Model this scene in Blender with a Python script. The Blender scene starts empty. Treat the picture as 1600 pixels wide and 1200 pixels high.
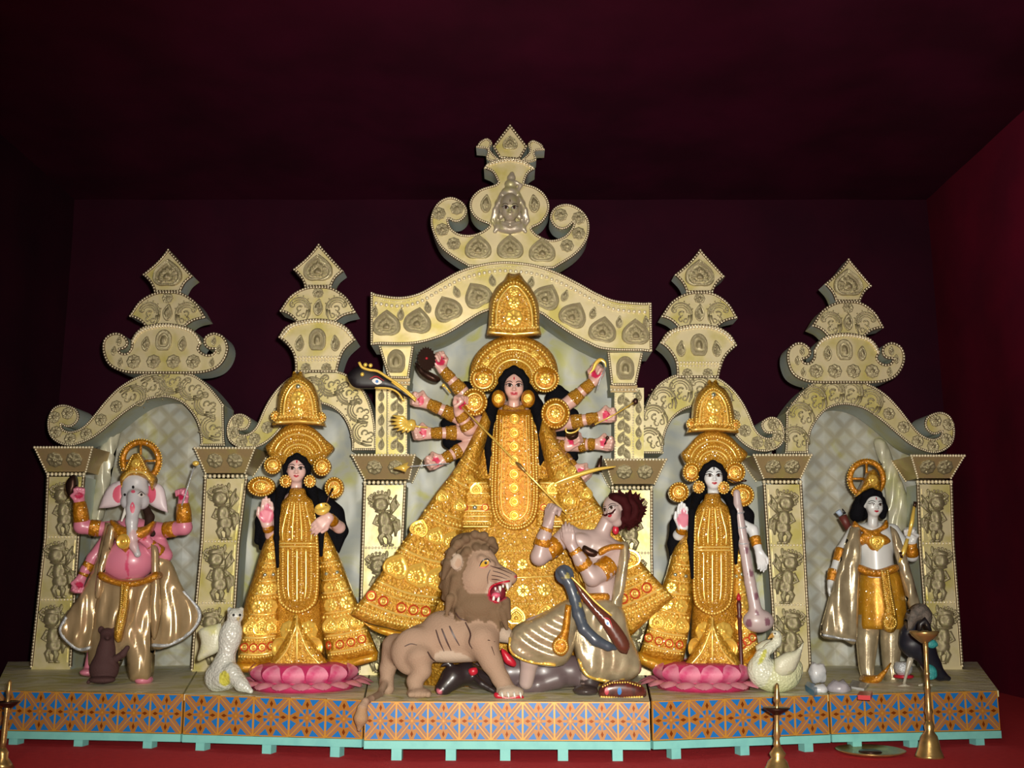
import bpy, bmesh, math, random
import numpy as np
from mathutils import Vector, Matrix, Quaternion
from mathutils.bvhtree import BVHTree
from mathutils.geometry import delaunay_2d_cdt

random.seed(7)
rng = np.random.default_rng(7)
scene = bpy.context.scene
COL = scene.collection

# ------------------------------------------------------------------ camera
FPX = 1600.0
PITCH = math.radians(10.7)
CAMZ = 0.84
cam_d = bpy.data.cameras.new('camera')
cam_d.sensor_width = 36.0
cam_d.lens = 36.0 * FPX / 1600.0
cam = bpy.data.objects.new('camera', cam_d)
cam.location = (0, 0, CAMZ)
cam.rotation_euler = (math.radians(90) + PITCH, 0, 0)
COL.objects.link(cam)
scene.camera = cam

# ------------------------------------------------------------------ world, lights, exposure
world = bpy.data.worlds.new('hall_dusk')
scene.world = world
world.use_nodes = True
world.node_tree.nodes['Background'].inputs[0].default_value = (0.30, 0.22, 0.24, 1)
world.node_tree.nodes['Background'].inputs[1].default_value = 0.10


def light(name, kind, loc, target, energy, color, size=0.1, angle=None, blend=0.5):
    d = bpy.data.lights.new(name, kind)
    d.energy = energy
    d.color = color
    if kind == 'SPOT':
        d.spot_size = math.radians(angle)
        d.spot_blend = blend
        d.shadow_soft_size = size
    elif kind == 'AREA':
        d.size = size
    else:
        d.shadow_soft_size = size
    o = bpy.data.objects.new(name, d)
    o.location = loc
    o.rotation_euler = (Vector(target) - Vector(loc)).to_track_quat('-Z', 'Y').to_euler()
    COL.objects.link(o)
    return o


# the camera's flash, a hand's breadth beside the lens, then two added fills with no visible source
light('camera_flash', 'SPOT', (0.09, -0.02, 0.93), (0.06, 6.0, 1.40), 1480, (1.0, 0.95, 0.84), 0.035, 79, 1.0)
light('warm_fill', 'AREA', (-0.9, -0.6, 3.3), (0.4, 6.0, 1.0), 42, (1.0, 0.80, 0.52), 1.2)  # unseen fill, added to warm and lift the outer frames
light('right_wall_fill', 'SPOT', (-1.5, 2.2, 2.7), (3.75, 5.6, 3.7), 620, (1.0, 0.88, 0.8), 0.2, 40, 1.0)  # unseen spot, added to brighten the upper right wall

scene.view_settings.view_transform = 'Standard'
scene.view_settings.look = 'None'
scene.view_settings.gamma = 1.0
scene.view_settings.use_curve_mapping = False
scene.view_settings.exposure = 0.0

# ------------------------------------------------------------------ projection helpers
CP, SP = math.cos(PITCH), math.sin(PITCH)


def P(px, py, Y):
    """point at distance Y in front of the visitor that stands at photo position px, py"""
    u = (px - 800.0) / FPX
    v = (600.0 - py) / FPX
    t = Y / (CP - v * SP)
    return Vector((u * t, Y, CAMZ + (SP + v * CP) * t))


def S(py, Y):
    """metres per photo pixel there"""
    v = (600.0 - py) / FPX
    return Y / (CP - v * SP) / FPX


ZS = 0.265                      # stage top height


def YS(py, z=ZS):
    """distance of the point of height z seen at row py"""
    v = (600.0 - py) / FPX
    return (z - CAMZ) / (SP + v * CP) * (CP - v * SP)


def PS(px, py, z=ZS):
    return P(px, py, YS(py, z))


# ------------------------------------------------------------------ object helpers
def tag(o, label=None, cat=None, group=None, kind=None):
    if label: o['label'] = label
    if cat: o['category'] = cat
    if group: o['group'] = group
    if kind: o['kind'] = kind
    return o


def empty(name, loc, label=None, cat=None, group=None):
    o = bpy.data.objects.new(name, None)
    o.empty_display_size = 0.1
    o.location = loc
    COL.objects.link(o)
    return tag(o, label, cat, group)


def link(name, me, parent=None, loc=None, rot=None, scale=None, mat4=None):
    o = bpy.data.objects.new(name, me)
    COL.objects.link(o)
    M = mat4 if mat4 is not None else Matrix.LocRotScale(
        Vector(loc) if loc is not None else Vector((0, 0, 0)),
        rot if rot is not None else Quaternion(),
        Vector(scale) if scale is not None else Vector((1, 1, 1)))
    if parent is not None:
        o.parent = parent
        base = Matrix.Translation(-wloc(parent))
        M = base @ M
    o.matrix_basis = M
    return o


def wloc(o):
    v = Vector(o.location)
    while o.parent is not None:
        o = o.parent
        v = v + Vector(o.location)
    return v


def mesh(name, verts, faces, mats, smooth=False, midx=None):
    me = bpy.data.meshes.new(name)
    me.from_pydata([tuple(v) for v in verts], [], [tuple(f) for f in faces])
    for m in (mats if isinstance(mats, (list, tuple)) else [mats]):
        me.materials.append(m)
    if midx is not None:
        me.polygons.foreach_set('material_index', np.asarray(midx, dtype=np.int32))
    if smooth:
        me.polygons.foreach_set('use_smooth', np.ones(len(me.polygons), dtype=bool))
    me.update()
    return me


class MB:
    """collects shapes into one mesh"""
    def __init__(s):
        s.v = []; s.f = []; s.m = []

    def add(s, v, f, m=0):
        n = len(s.v)
        s.v += [tuple(p) for p in v]
        s.f += [tuple(i + n for i in q) for q in f]
        s.m += [m] * len(f)

    def box(s, lo, hi, m=0):
        x0, y0, z0 = lo; x1, y1, z1 = hi
        s.add([(x0, y0, z0), (x1, y0, z0), (x1, y1, z0), (x0, y1, z0), (x0, y0, z1), (x1, y0, z1), (x1, y1, z1), (x0, y1, z1)],
              [(0, 3, 2, 1), (4, 5, 6, 7), (0, 1, 5, 4), (1, 2, 6, 5), (2, 3, 7, 6), (3, 0, 4, 7)], m)

    def hexa(s, a, b, m=0):
        """prism between two matching quads"""
        s.add(list(a) + list(b), [(0, 1, 2, 3), (7, 6, 5, 4), (0, 4, 5, 1), (1, 5, 6, 2), (2, 6, 7, 3), (3, 7, 4, 0)], m)

    def tube(s, pts, rads, n=8, m=0, cap=True, flat=1.0, up=None):
        pts = [Vector(p) for p in pts]
        if not isinstance(rads, (list, tuple)): rads = [rads] * len(pts)
        base = len(s.v)
        prev = None
        for i, p in enumerate(pts):
            t = (pts[min(i + 1, len(pts) - 1)] - pts[max(i - 1, 0)])
            if t.length < 1e-9: t = Vector((0, 0, 1))
            t.normalize()
            ref = Vector(up) if up is not None else (prev if prev is not None else (Vector((0, 1, 0)) if abs(t.y) < 0.9 else Vector((1, 0, 0))))
            a = (ref - t * ref.dot(t))
            if a.length < 1e-6: a = t.orthogonal()
            a.normalize()
            b = t.cross(a)
            prev = a
            for k in range(n):
                an = 2 * math.pi * k / n
                s.v.append(tuple(p + a * (math.cos(an) * rads[i] * flat) + b * (math.sin(an) * rads[i])))
        for i in range(len(pts) - 1):
            for k in range(n):
                k2 = (k + 1) % n
                s.f.append((base + i * n + k, base + i * n + k2, base + (i + 1) * n + k2, base + (i + 1) * n + k)); s.m.append(m)
        if cap:
            s.f.append(tuple(base + k for k in range(n))[::-1]); s.m.append(m)
            e = base + (len(pts) - 1) * n
            s.f.append(tuple(e + k for k in range(n))); s.m.append(m)

    def ball(s, c, r, n=8, h=5, m=0, sc=(1, 1, 1), rot=None):
        c = Vector(c)
        v = [Vector((0, 0, 1))]
        for i in range(1, h):
            a = math.pi * i / h
            for k in range(n):
                b = 2 * math.pi * k / n
                v.append(Vector((math.sin(a) * math.cos(b), math.sin(a) * math.sin(b), math.cos(a))))
        v.append(Vector((0, 0, -1)))
        out = []
        for p in v:
            q = Vector((p.x * sc[0] * r, p.y * sc[1] * r, p.z * sc[2] * r))
            if rot is not None: q = rot @ q
            out.append(c + q)
        f = [(0, 1 + k, 1 + (k + 1) % n) for k in range(n)]
        for i in range(h - 2):
            for k in range(n):
                a0 = 1 + i * n + k; a1 = 1 + i * n + (k + 1) % n
                f.append((a0, a0 + n, a1 + n, a1))
        e = len(v) - 1; b0 = 1 + (h - 2) * n
        f += [(e, b0 + (k + 1) % n, b0 + k) for k in range(n)]
        s.add(out, f, m)

    def lathe(s, c, prof, n=24, m=0, axis=None):
        """prof: list of (radius, height) from the base point c upward"""
        c = Vector(c); rot = Vector((0, 0, 1)).rotation_difference(Vector(axis).normalized()) if axis is not None else Quaternion()
        base = len(s.v)
        for r, h in prof:
            for k in range(n):
                a = 2 * math.pi * k / n
                s.v.append(tuple(c + rot @ Vector((r * math.cos(a), r * math.sin(a), h))))
        for i in range(len(prof) - 1):
            for k in range(n):
                k2 = (k + 1) % n
                s.f.append((base + i * n + k, base + i * n + k2, base + (i + 1) * n + k2, base + (i + 1) * n + k)); s.m.append(m)
        s.f.append(tuple(base + k for k in range(n))[::-1]); s.m.append(m)
        e = base + (len(prof) - 1) * n
        s.f.append(tuple(e + k for k in range(n))); s.m.append(m)

    def build(s, name, mats, parent=None, smooth=False, origin=None):
        v = s.v
        if origin is not None:
            v = [(p[0] - origin[0], p[1] - origin[1], p[2] - origin[2]) for p in v]
        me = mesh(name, v, s.f, mats, smooth, s.m)
        return link(name, me, parent, loc=origin)


def spline(pts, n=6, closed=False):
    """smooth curve through 2-D (or n-D) points; a point with a trailing 'c' is a corner"""
    P_ = [tuple(q for q in p if q != 'c') for p in pts]
    C_ = ['c' in p for p in pts]
    N = len(P_)
    out = []
    segs = N if closed else N - 1
    for i in range(segs):
        p1 = np.array(P_[i], float); p2 = np.array(P_[(i + 1) % N], float)
        if C_[i] or (not closed and i == 0): p0 = 2 * p1 - p2
        else: p0 = np.array(P_[(i - 1) % N], float)
        if C_[(i + 1) % N] or (not closed and i == N - 2): p3 = 2 * p2 - p1
        else: p3 = np.array(P_[(i + 2) % N], float)
        if C_[i] and C_[(i + 1) % N]:
            out.append(tuple(p1)); continue
        for k in range(n):
            t = k / n
            q = 0.5 * (2 * p1 + (p2 - p0) * t + (2 * p0 - 5 * p1 + 4 * p2 - p3) * t * t + (3 * p1 - p0 - 3 * p2 + p3) * t ** 3)
            out.append(tuple(q))
    if not closed: out.append(tuple(P_[-1]))
    return out


def resample(pts, step, closed=False):
    a = np.array(pts, float)
    if closed: a = np.vstack([a, a[:1]])
    d = np.r_[0, np.cumsum(np.linalg.norm(np.diff(a, axis=0), axis=1))]
    n = max(2, int(round(d[-1] / step)) + (0 if closed else 1))
    t = np.linspace(0, d[-1], n + (1 if closed else 0))[:n]
    return [tuple(np.interp(q, d, a[:, j]) for j in range(a.shape[1])) for q in t]


# ------------------------------------------------------------------ materials
def nt(name):
    m = bpy.data.materials.new(name)
    m.use_nodes = True
    t = m.node_tree
    return m, t, t.nodes['Principled BSDF']


def N(t, kind, **kw):
    n = t.nodes.new(kind)
    for k, v in kw.items():
        if k in n.inputs.keys() if isinstance(k, str) else False: n.inputs[k].default_value = v
        else: setattr(n, k, v)
    return n


def rgba(c): return (c[0], c[1], c[2], 1.0)


def material(name, base, rough=0.5, metal=0.0, alt=None, alt_scale=6.0, alt_lo=0.45, alt_hi=0.65, bump=0.0, bump_scale=40.0,
             bump_kind='noise', spec=0.5, coat=0.0, attr=False, sheen=0.0, distort=0.0):
    m, t, b = nt(name)
    L = t.links.new
    b.inputs['Base Color'].default_value = rgba(base)
    b.inputs['Roughness'].default_value = rough
    b.inputs['Metallic'].default_value = metal
    b.inputs['Specular IOR Level'].default_value = spec
    b.inputs['Coat Weight'].default_value = coat
    b.inputs['Coat Roughness'].default_value = 0.15
    b.inputs['Sheen Weight'].default_value = sheen
    tc = N(t, 'ShaderNodeTexCoord')
    if attr:
        a = N(t, 'ShaderNodeAttribute'); a.attribute_name = 'Col'
        L(a.outputs['Color'], b.inputs['Base Color'])
    elif alt is not None:
        nz = N(t, 'ShaderNodeTexNoise'); nz.inputs['Scale'].default_value = alt_scale; nz.inputs['Detail'].default_value = 4
        nz.inputs['Distortion'].default_value = distort
        r = N(t, 'ShaderNodeValToRGB')
        r.color_ramp.elements[0].position = alt_lo; r.color_ramp.elements[0].color = rgba(base)
        r.color_ramp.elements[1].position = alt_hi; r.color_ramp.elements[1].color = rgba(alt)
        L(tc.outputs['Object'], nz.inputs['Vector']); L(nz.outputs['Fac'], r.inputs['Fac'])
        L(r.outputs['Color'], b.inputs['Base Color'])
    if bump > 0:
        if bump_kind == 'noise':
            n = N(t, 'ShaderNodeTexNoise'); n.inputs['Scale'].default_value = bump_scale; n.inputs['Detail'].default_value = 3; h = n.outputs['Fac']
        elif bump_kind == 'voronoi':
            n = N(t, 'ShaderNodeTexVoronoi'); n.inputs['Scale'].default_value = bump_scale; h = n.outputs['Distance']
        else:
            n = N(t, 'ShaderNodeTexWave'); n.inputs['Scale'].default_value = bump_scale; n.inputs['Distortion'].default_value = 3.0; h = n.outputs['Fac']
        L(tc.outputs['Object'], n.inputs['Vector'])
        bp = N(t, 'ShaderNodeBump'); bp.inputs['Strength'].default_value = bump; bp.inputs['Distance'].default_value = 0.01
        L(h, bp.inputs['Height']); L(bp.outputs['Normal'], b.inputs['Normal'])
    return m


M = {}
# embossed cream-gold foil on the frames, stained yellow-green in clouds
M['foil'] = material('cream_foil', (0.84, 0.74, 0.46), 0.30, 0.32, (0.66, 0.58, 0.18), 6.0, 0.44, 0.68, 0.16, 9)
M['foil_side'] = material('frame_side_paint', (0.42, 0.48, 0.44), 0.6, 0.0, (0.42, 0.42, 0.22), 5.0, 0.45, 0.7, 0.05, 60)
M['foil_cap'] = material('capital_foil', (0.44, 0.32, 0.16), 0.34, 0.40, (0.46, 0.38, 0.14), 9.0, 0.5, 0.7, 0.10, 60)
M['relief'] = material('pewter_gilt_relief', (0.46, 0.39, 0.25), 0.27, 0.60, (0.40, 0.37, 0.19), 25.0, 0.45, 0.6, 0.35, 220)
M['pearl'] = material('pearl_bead', (0.95, 0.85, 0.60), 0.20, 0.35)
M['dark_line'] = material('dark_bronze', (0.20, 0.15, 0.09), 0.35, 0.6)
M['silver'] = material('silver_relief', (0.46, 0.40, 0.31), 0.36, 0.35, (0.46, 0.42, 0.22), 16.0, 0.5, 0.65, 0.1, 90)
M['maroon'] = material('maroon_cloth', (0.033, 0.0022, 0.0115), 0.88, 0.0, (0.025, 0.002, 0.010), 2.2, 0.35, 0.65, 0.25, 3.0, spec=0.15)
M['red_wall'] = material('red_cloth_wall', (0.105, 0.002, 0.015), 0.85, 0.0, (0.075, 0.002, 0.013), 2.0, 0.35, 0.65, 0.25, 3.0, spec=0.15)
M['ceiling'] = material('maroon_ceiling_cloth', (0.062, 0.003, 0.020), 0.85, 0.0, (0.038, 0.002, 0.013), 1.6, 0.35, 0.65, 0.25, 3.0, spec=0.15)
M['red_floor'] = material('red_carpet', (0.66, 0.045, 0.055), 0.9, 0.0, (0.58, 0.036, 0.048), 30.0, 0.3, 0.7, 0.4, 300, spec=0.15)
M['turquoise'] = material('turquoise_paint', (0.20, 0.56, 0.52), 0.55, 0.0, (0.17, 0.50, 0.48), 12.0)
M['stage_top'] = material('stage_cloth', (0.88, 0.86, 0.64), 0.45, 0.0, (0.70, 0.67, 0.22), 5.0, 0.5, 0.66, 0.8, 11, distort=1.0)
M['black'] = material('black_hair', (0.004, 0.004, 0.006), 0.8, 0.0, bump=0.6, bump_scale=120, spec=0.08)
M['brass'] = material('brass', (0.50, 0.33, 0.12), 0.30, 0.75, (0.34, 0.22, 0.09), 20.0, bump=0.05, bump_scale=80)
M['dark_brass'] = material('dark_brass', (0.07, 0.035, 0.025), 0.4, 0.8)
M['gilt'] = material('polished_gilt', (0.95, 0.66, 0.13), 0.22, 0.35, coat=0.4)
# ------------------------------------------------------------------ the hall
YB = 8.5
ZC = P(1470, 312, YB).z
XR = P(1470, 600, YB).x
XL = P(92, 600, YB).x


def struct(name, v, f, m):
    o = link(name, mesh(name, v, f, m))
    o['kind'] = 'structure'
    return o


def cloth_sheet(name, a, b, c, d, m, nx=40, ny=12, amp=0.02, folds=9.0, nrm=(0, 1, 0)):
    """sagging stretched cloth between four corners (a b c d in order)"""
    a, b, c, d = map(Vector, (a, b, c, d)); nrm = Vector(nrm)
    v = []
    for j in range(ny + 1):
        for i in range(nx + 1):
            s_, t_ = i / nx, j / ny
            p = a.lerp(b, s_).lerp(d.lerp(c, s_), t_)
            p = p + nrm * (amp * math.sin(s_ * folds * 2 * math.pi + 1.3 * math.sin(t_ * 3)) * math.sin(math.pi * t_) ** 0.3)
            v.append(p)
    f = [(j * (nx + 1) + i, j * (nx + 1) + i + 1, (j + 1) * (nx + 1) + i + 1, (j + 1) * (nx + 1) + i) for j in range(ny) for i in range(nx)]
    o = link(name, mesh(name, v, f, m, True)); o['kind'] = 'structure'
    return o


struct('floor', [(-5, -2, 0), (5, -2, 0), (5, YB, 0), (-5, YB, 0)], [(0, 1, 2, 3)], M['red_floor'])
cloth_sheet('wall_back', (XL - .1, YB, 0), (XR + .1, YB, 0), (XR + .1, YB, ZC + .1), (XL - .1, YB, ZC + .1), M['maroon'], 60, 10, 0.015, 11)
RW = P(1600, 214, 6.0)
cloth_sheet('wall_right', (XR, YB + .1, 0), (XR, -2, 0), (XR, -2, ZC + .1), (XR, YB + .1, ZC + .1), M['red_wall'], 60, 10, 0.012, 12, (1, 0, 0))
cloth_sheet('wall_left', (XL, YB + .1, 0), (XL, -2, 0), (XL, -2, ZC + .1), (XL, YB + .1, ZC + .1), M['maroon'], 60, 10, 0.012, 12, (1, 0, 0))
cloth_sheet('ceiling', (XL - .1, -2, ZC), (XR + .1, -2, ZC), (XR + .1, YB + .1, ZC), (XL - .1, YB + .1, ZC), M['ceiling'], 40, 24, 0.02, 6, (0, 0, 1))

# ------------------------------------------------------------------ stage: five tables with a patterned front
M['tile_orange'] = material('printed_orange', (0.40, 0.165, 0.022), 0.40, 0.1, (0.35, 0.145, 0.032), 60, 0.4, 0.6)
M['tile_mauve'] = material('printed_mauve', (0.28, 0.14, 0.10), 0.45, 0.0, (0.30, 0.14, 0.055), 60, 0.4, 0.6)
M['tile_blue'] = material('printed_blue', (0.008, 0.15, 0.46), 0.4, 0.0)
M['tile_gold'] = material('printed_gold_line', (0.55, 0.27, 0.045), 0.35, 0.2)
M['tile_red'] = material('printed_red_brown', (0.26, 0.06, 0.01), 0.25, 0.5)


def tile_mesh():
    """one printed square, 0..1 by 0..1, facing -Y; layered by fractions of a millimetre"""
    b = MB()

    def poly(pts, lift, m):
        b.add([(p[0], -lift, p[1]) for p in pts], [tuple(range(len(pts)))], m)
    b.box((0, 0, 0), (1, 0.08, 1), 0)
    C = Vector((0.5, 0.5))

    def rotp(pts, k):
        a = k * math.pi / 2
        out = []
        for x, y in pts:
            x -= 0.5; y -= 0.5
            out.append((0.5 + x * math.cos(a) - y * math.sin(a), 0.5 + x * math.sin(a) + y * math.cos(a)))
        return out
    for k in range(4):
        w = 0.10
        poly(rotp([(0.02, 0.02 + w), (0.02 + w, 0.02), (0.5 + w * .4, 0.5 - w * .4), (0.5 - w * .4, 0.5 + w * .4)], k), 0.004, 1)
        poly(rotp([(0.02, 0.02), (0.045, 0.02), (0.5, 0.485), (0.485, 0.5), (0.02, 0.045)], k), 0.006, 3)
        # blue triangles left and right of the middle of each side
        poly(rotp([(0.17, 0.03), (0.44, 0.03), (0.35, 0.20)], k), 0.008, 2)
        poly(rotp([(0.56, 0.03), (0.83, 0.03), (0.65, 0.20)], k), 0.008, 2)
        # drop between them
        poly(rotp([(0.5, 0.08), (0.545, 0.16), (0.5, 0.25), (0.455, 0.16)], k), 0.010, 4)
        # darts round the centre
        for q in (-1, 1):
            poly(rotp([(0.5 + q * 0.045, 0.40), (0.5 + q * 0.03, 0.27), (0.5 + q * 0.13, 0.30), (0.5 + q * 0.10, 0.37)], k), 0.008, 2)
        # frame lines
        poly(rotp([(0, 0), (1, 0), (0.975, 0.025), (0.025, 0.025)], k), 0.010, 3)
    poly([(0.5 + 0.085 * math.cos(a), 0.5 + 0.085 * math.sin(a)) for a in [i * math.pi / 4 for i in range(8)]], 0.012, 0)
    poly([(0.5 + (0.05 if i % 2 else 0.02) * math.cos(i * math.pi / 8), 0.5 + (0.05 if i % 2 else 0.02) * math.sin(i * math.pi / 8)) for i in range(16)], 0.014, 3)
    return mesh('panel_tile', b.v, b.f, [M['tile_orange'], M['tile_mauve'], M['tile_blue'], M['tile_gold'], M['tile_red']], False, b.m)


TILE = tile_mesh()
TABLES = [
    # x0, top, bottom | x1, top, bottom | tiles | turquoise rows | leg positions
    (-12, 1079, 1141, 283, 1084.5, 1146.5, 6, (22, 125, 232), 'leftmost low stage table under the elephant-headed statue'),
    (286, 1085, 1147, 566, 1094, 1154.5, 5, (314, 420, 525), 'low stage table under the left lotus throne'),
    (569, 1096, 1156.5, 1016, 1097, 1158, 9, (620, 705, 790, 880, 965), 'wide middle low stage table under the lion'),
    (1020, 1096, 1157.5, 1296, 1086, 1147.5, 5, (1055, 1160, 1262), 'low stage table under the right lotus throne and swan'),
    (1299, 1085.5, 1147, 1563, 1079.5, 1141, 5, (1338, 1425, 1530), 'rightmost low stage table under the peacock'),
]
BACKX = [(-40, 283), (285, 566), (568, 1016), (1019, 1296), (1298, 1575)]
for (x0, t0, b0, x1, t1, b1, nt_, legs, lab), (bx0, bx1) in zip(TABLES, BACKX):
    A = PS(x0, t0); B = PS(x1, t1)
    A2 = P(x0, b0, A.y); B2 = P(x1, b1, B.y)
    T = empty('stage_table', ((A.x + B.x) / 2, (A.y + B.y) / 2, 0), lab, 'table', 'tables of the low stage')
    # top: cloth-covered slab reaching back under the frames
    yb = 7.35
    C_ = Vector((P(bx1, 1045, 6.9).x, yb, ZS)); D_ = Vector((P(bx0, 1045, 6.9).x, yb, ZS))
    th = Vector((0, 0, -0.03))
    sb = Vector((0, 0.02, -0.001)); b = MB(); b.hexa([A + sb, B + sb, C_, D_], [A + th + sb, B + th + sb, C_ + th, D_ + th])
    b.build('table_top', M['stage_top'], T)
    # patterned front made of printed squares
    for i in range(nt_):
        s0, s1 = i / nt_, (i + 1) / nt_
        a_ = A2.lerp(B2, s0); b_ = A2.lerp(B2, s1); u = A.lerp(B, (s0 + s1) / 2); l = A2.lerp(B2, (s0 + s1) / 2)
        ex = b_ - a_; ez = Vector((0, 0, (u - l).z)); ey = Vector((0, 0, 1)).cross(ex).normalized() * 0.16
        M4 = Matrix(((ex.x, ey.x, ez.x, a_.x), (ex.y, ey.y, ez.y, a_.y), (ex.z, ey.z, ez.z, a_.z), (0, 0, 0, 1)))
        link('panel_tile', TILE, T, mat4=M4)
    # turquoise rail and legs
    n = Vector((0, 0, 1)).cross(B - A).normalized()
    f0 = A2 - n * 0.02; f1 = B2 - n * 0.02
    xa = 12 if x0 < 0 else x0
    r0 = A2.lerp(B2, (xa - x0) / (x1 - x0)); r1 = B2
    hgt = 0.038
    q = [r0 - n * 0.006, r1 - n * 0.006, r1 + n * 0.06, r0 + n * 0.06]
    b = MB(); b.hexa([p + Vector((0, 0, -0.002)) for p in q], [p + Vector((0, 0, -hgt)) for p in q])
    b.build('rail', M['turquoise'], T)
    for lx in legs:
        c = A2.lerp(B2, (lx - x0) / (x1 - x0))
        e = (B - A).normalized()
        w = 0.024
        q = [c - e * w + n * 0.004, c + e * w + n * 0.004, c + e * w + n * 0.06, c - e * w + n * 0.06]
        b = MB()
        b.hexa([Vector((p.x, p.y, c.z - hgt)) for p in q], [Vector((p.x, p.y, 0)) for p in q])
        b.build('leg', M['turquoise'], T)
        # bearer running back under the top
        q = [c - e * w + n * 0.06, c + e * w + n * 0.06, c + e * w + n * 1.2, c - e * w + n * 1.2]
        b = MB(); b.hexa([Vector((p.x, p.y, c.z - 0.005)) for p in q], [Vector((p.x, p.y, c.z - hgt)) for p in q])
        b.build('bearer', M['turquoise'], T)

# ------------------------------------------------------------------ relief ornaments (one mesh each, shared)
def polar(name, outline, prof, nseg=32, mat=None):
    """raised ornament in the XZ plane facing -Y. outline(a)->(x,z); prof: list of (r, height, ripple n, ripple amp)"""
    v = []; f = []
    for (r, h, n, am) in prof:
        for k in range(nseg):
            a = 2 * math.pi * k / nseg
            x, z = outline(a, r)
            v.append((x, -1.5 * (h + am * math.cos(n * a)), z))
    for i in range(len(prof) - 1):
        for k in range(nseg):
            k2 = (k + 1) % nseg
            f.append((i * nseg + k, i * nseg + k2, (i + 1) * nseg + k2, (i + 1) * nseg + k))
    c = len(v); v.append((outline(0, 0)[0], -1.5 * prof[-1][1] - 0.02, outline(0, 0)[1]))
    e = (len(prof) - 1) * nseg
    f += [(e + k, e + (k + 1) % nseg, c) for k in range(nseg)]
    return mesh(name, v, f, mat or M['relief'], True)


def heart_o(a, r):
    # leaf-heart: pointed at the top, two lobes below; centre a little low
    x = math.sin(a); z = math.cos(a)
    b = a if a < math.pi else a - 2 * math.pi
    if abs(b) < math.pi / 2:
        zz = 0.62 * (1 - abs(b) / (math.pi / 2)) ** 0.9; xx = 0.50 * math.sin(b)
    else:
        zz = 0.40 * z + 0.07 * max(0, -z) ** 12; xx = 0.50 * x * (1 + 0.06 * abs(x * z) * 2)
    return (xx * r, zz * r - 0.06 * (1 - r))


HEART = polar('heart_medallion', heart_o, [(1.0, 0, 0, 0), (0.97, 0.05, 0, 0), (0.91, 0.075, 0, 0), (0.86, 0.045, 0, 0), (0.80, 0.07, 0, 0), (0.74, 0.035, 0, 0),
                                          (0.60, 0.04, 12, 0.012), (0.50, 0.07, 12, 0.03), (0.38, 0.07, 12, 0.03), (0.30, 0.035, 0, 0), (0.22, 0.08, 0, 0), (0.12, 0.11, 0, 0)], 36)


def niche_o(a, r):
    x = math.sin(a); z = math.cos(a)
    zz = max(z * 0.62, -0.50)
    return (0.42 * math.copysign(min(1, abs(x) * 1.06), x) * r, zz * r)


NICHE = polar('niche_medallion', niche_o, [(1.0, 0, 0, 0), (0.97, 0.06, 0, 0), (0.85, 0.07, 20, 0.012), (0.76, 0.05, 0, 0), (0.7, 0.07, 0, 0), (0.62, 0.03, 0, 0), (0.42, 0.03, 0, 0), (0.30, 0.09, 2, 0.02), (0.15, 0.12, 0, 0)], 28)
ROSE = polar('rosette', lambda a, r: (0.5 * r * math.sin(a) * (1 + 0.06 * math.cos(8 * a)), 0.5 * r * math.cos(a) * (1 + 0.06 * math.cos(8 * a))),
             [(1, 0, 0, 0), (0.94, 0.07, 0, 0), (0.75, 0.05, 8, 0.02), (0.55, 0.08, 8, 0.03), (0.36, 0.05, 0, 0), (0.26, 0.10, 0, 0), (0.12, 0.13, 0, 0)], 24)
DROP = polar('paisley_drop', lambda a, r: (0.30 * r * math.sin(a) * (1 - 0.55 * max(0, math.cos(a))) + 0.06 * max(0, math.cos(a)) ** 2, 0.52 * r * math.cos(a)),
             [(1, 0, 0, 0), (0.88, 0.09, 0, 0), (0.68, 0.06, 0, 0), (0.5, 0.10, 6, 0.03), (0.25, 0.12, 0, 0)], 18)


def plume_mesh():
    b = MB()
    def arc(cx, cz, r0, r1, a0, a1, w, n=9):
        pts = []; rad = []
        for i in range(n):
            t = i / (n - 1)
            a = math.radians(a0 + (a1 - a0) * t); r = r0 + (r1 - r0) * t
            pts.append((cx + r * math.cos(a), -0.03, cz + r * math.sin(a))); rad.append(w * (1 - 0.55 * t))
        b.tube(pts, rad, 6, flat=0.8)
    # a feather that rises from the left foot and curls over to the right
    arc(0.12, 0.05, 0.46, 0.40, 200, 30, 0.055, 12)
    arc(0.12, 0.05, 0.36, 0.30, 195, 25, 0.040, 11)
    arc(0.12, 0.05, 0.27, 0.22, 190, 35, 0.034, 10)
    arc(0.34, 0.20, 0.14, 0.05, 90, -220, 0.045, 10)
    arc(0.10, -0.02, 0.14, 0.05, 150, -160, 0.045, 10)
    arc(0.16, -0.24, 0.12, 0.04, 100, -190, 0.040, 9)
    arc(-0.02, -0.34, 0.12, 0.04, 120, -150, 0.035, 9)
    b.tube([(-0.30, -0.02, -0.10), (-0.26, -0.03, -0.30), (-0.14, -0.03, -0.48)], [0.06, 0.055, 0.03], 6)
    b.tube([(-0.20, -0.02, -0.10), (-0.14, -0.03, -0.26), (-0.04, -0.03, -0.42)], [0.04, 0.04, 0.02], 6)
    for k in range(6):
        a = math.radians(170 - k * 26)
        b.ball((0.12 + 0.53 * math.cos(a), -0.02, 0.05 + 0.52 * math.sin(a)), 0.035, 6, 4)
    return mesh('plume_relief', b.v, b.f, M['relief'], True, b.m)


PLUME = plume_mesh()


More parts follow.
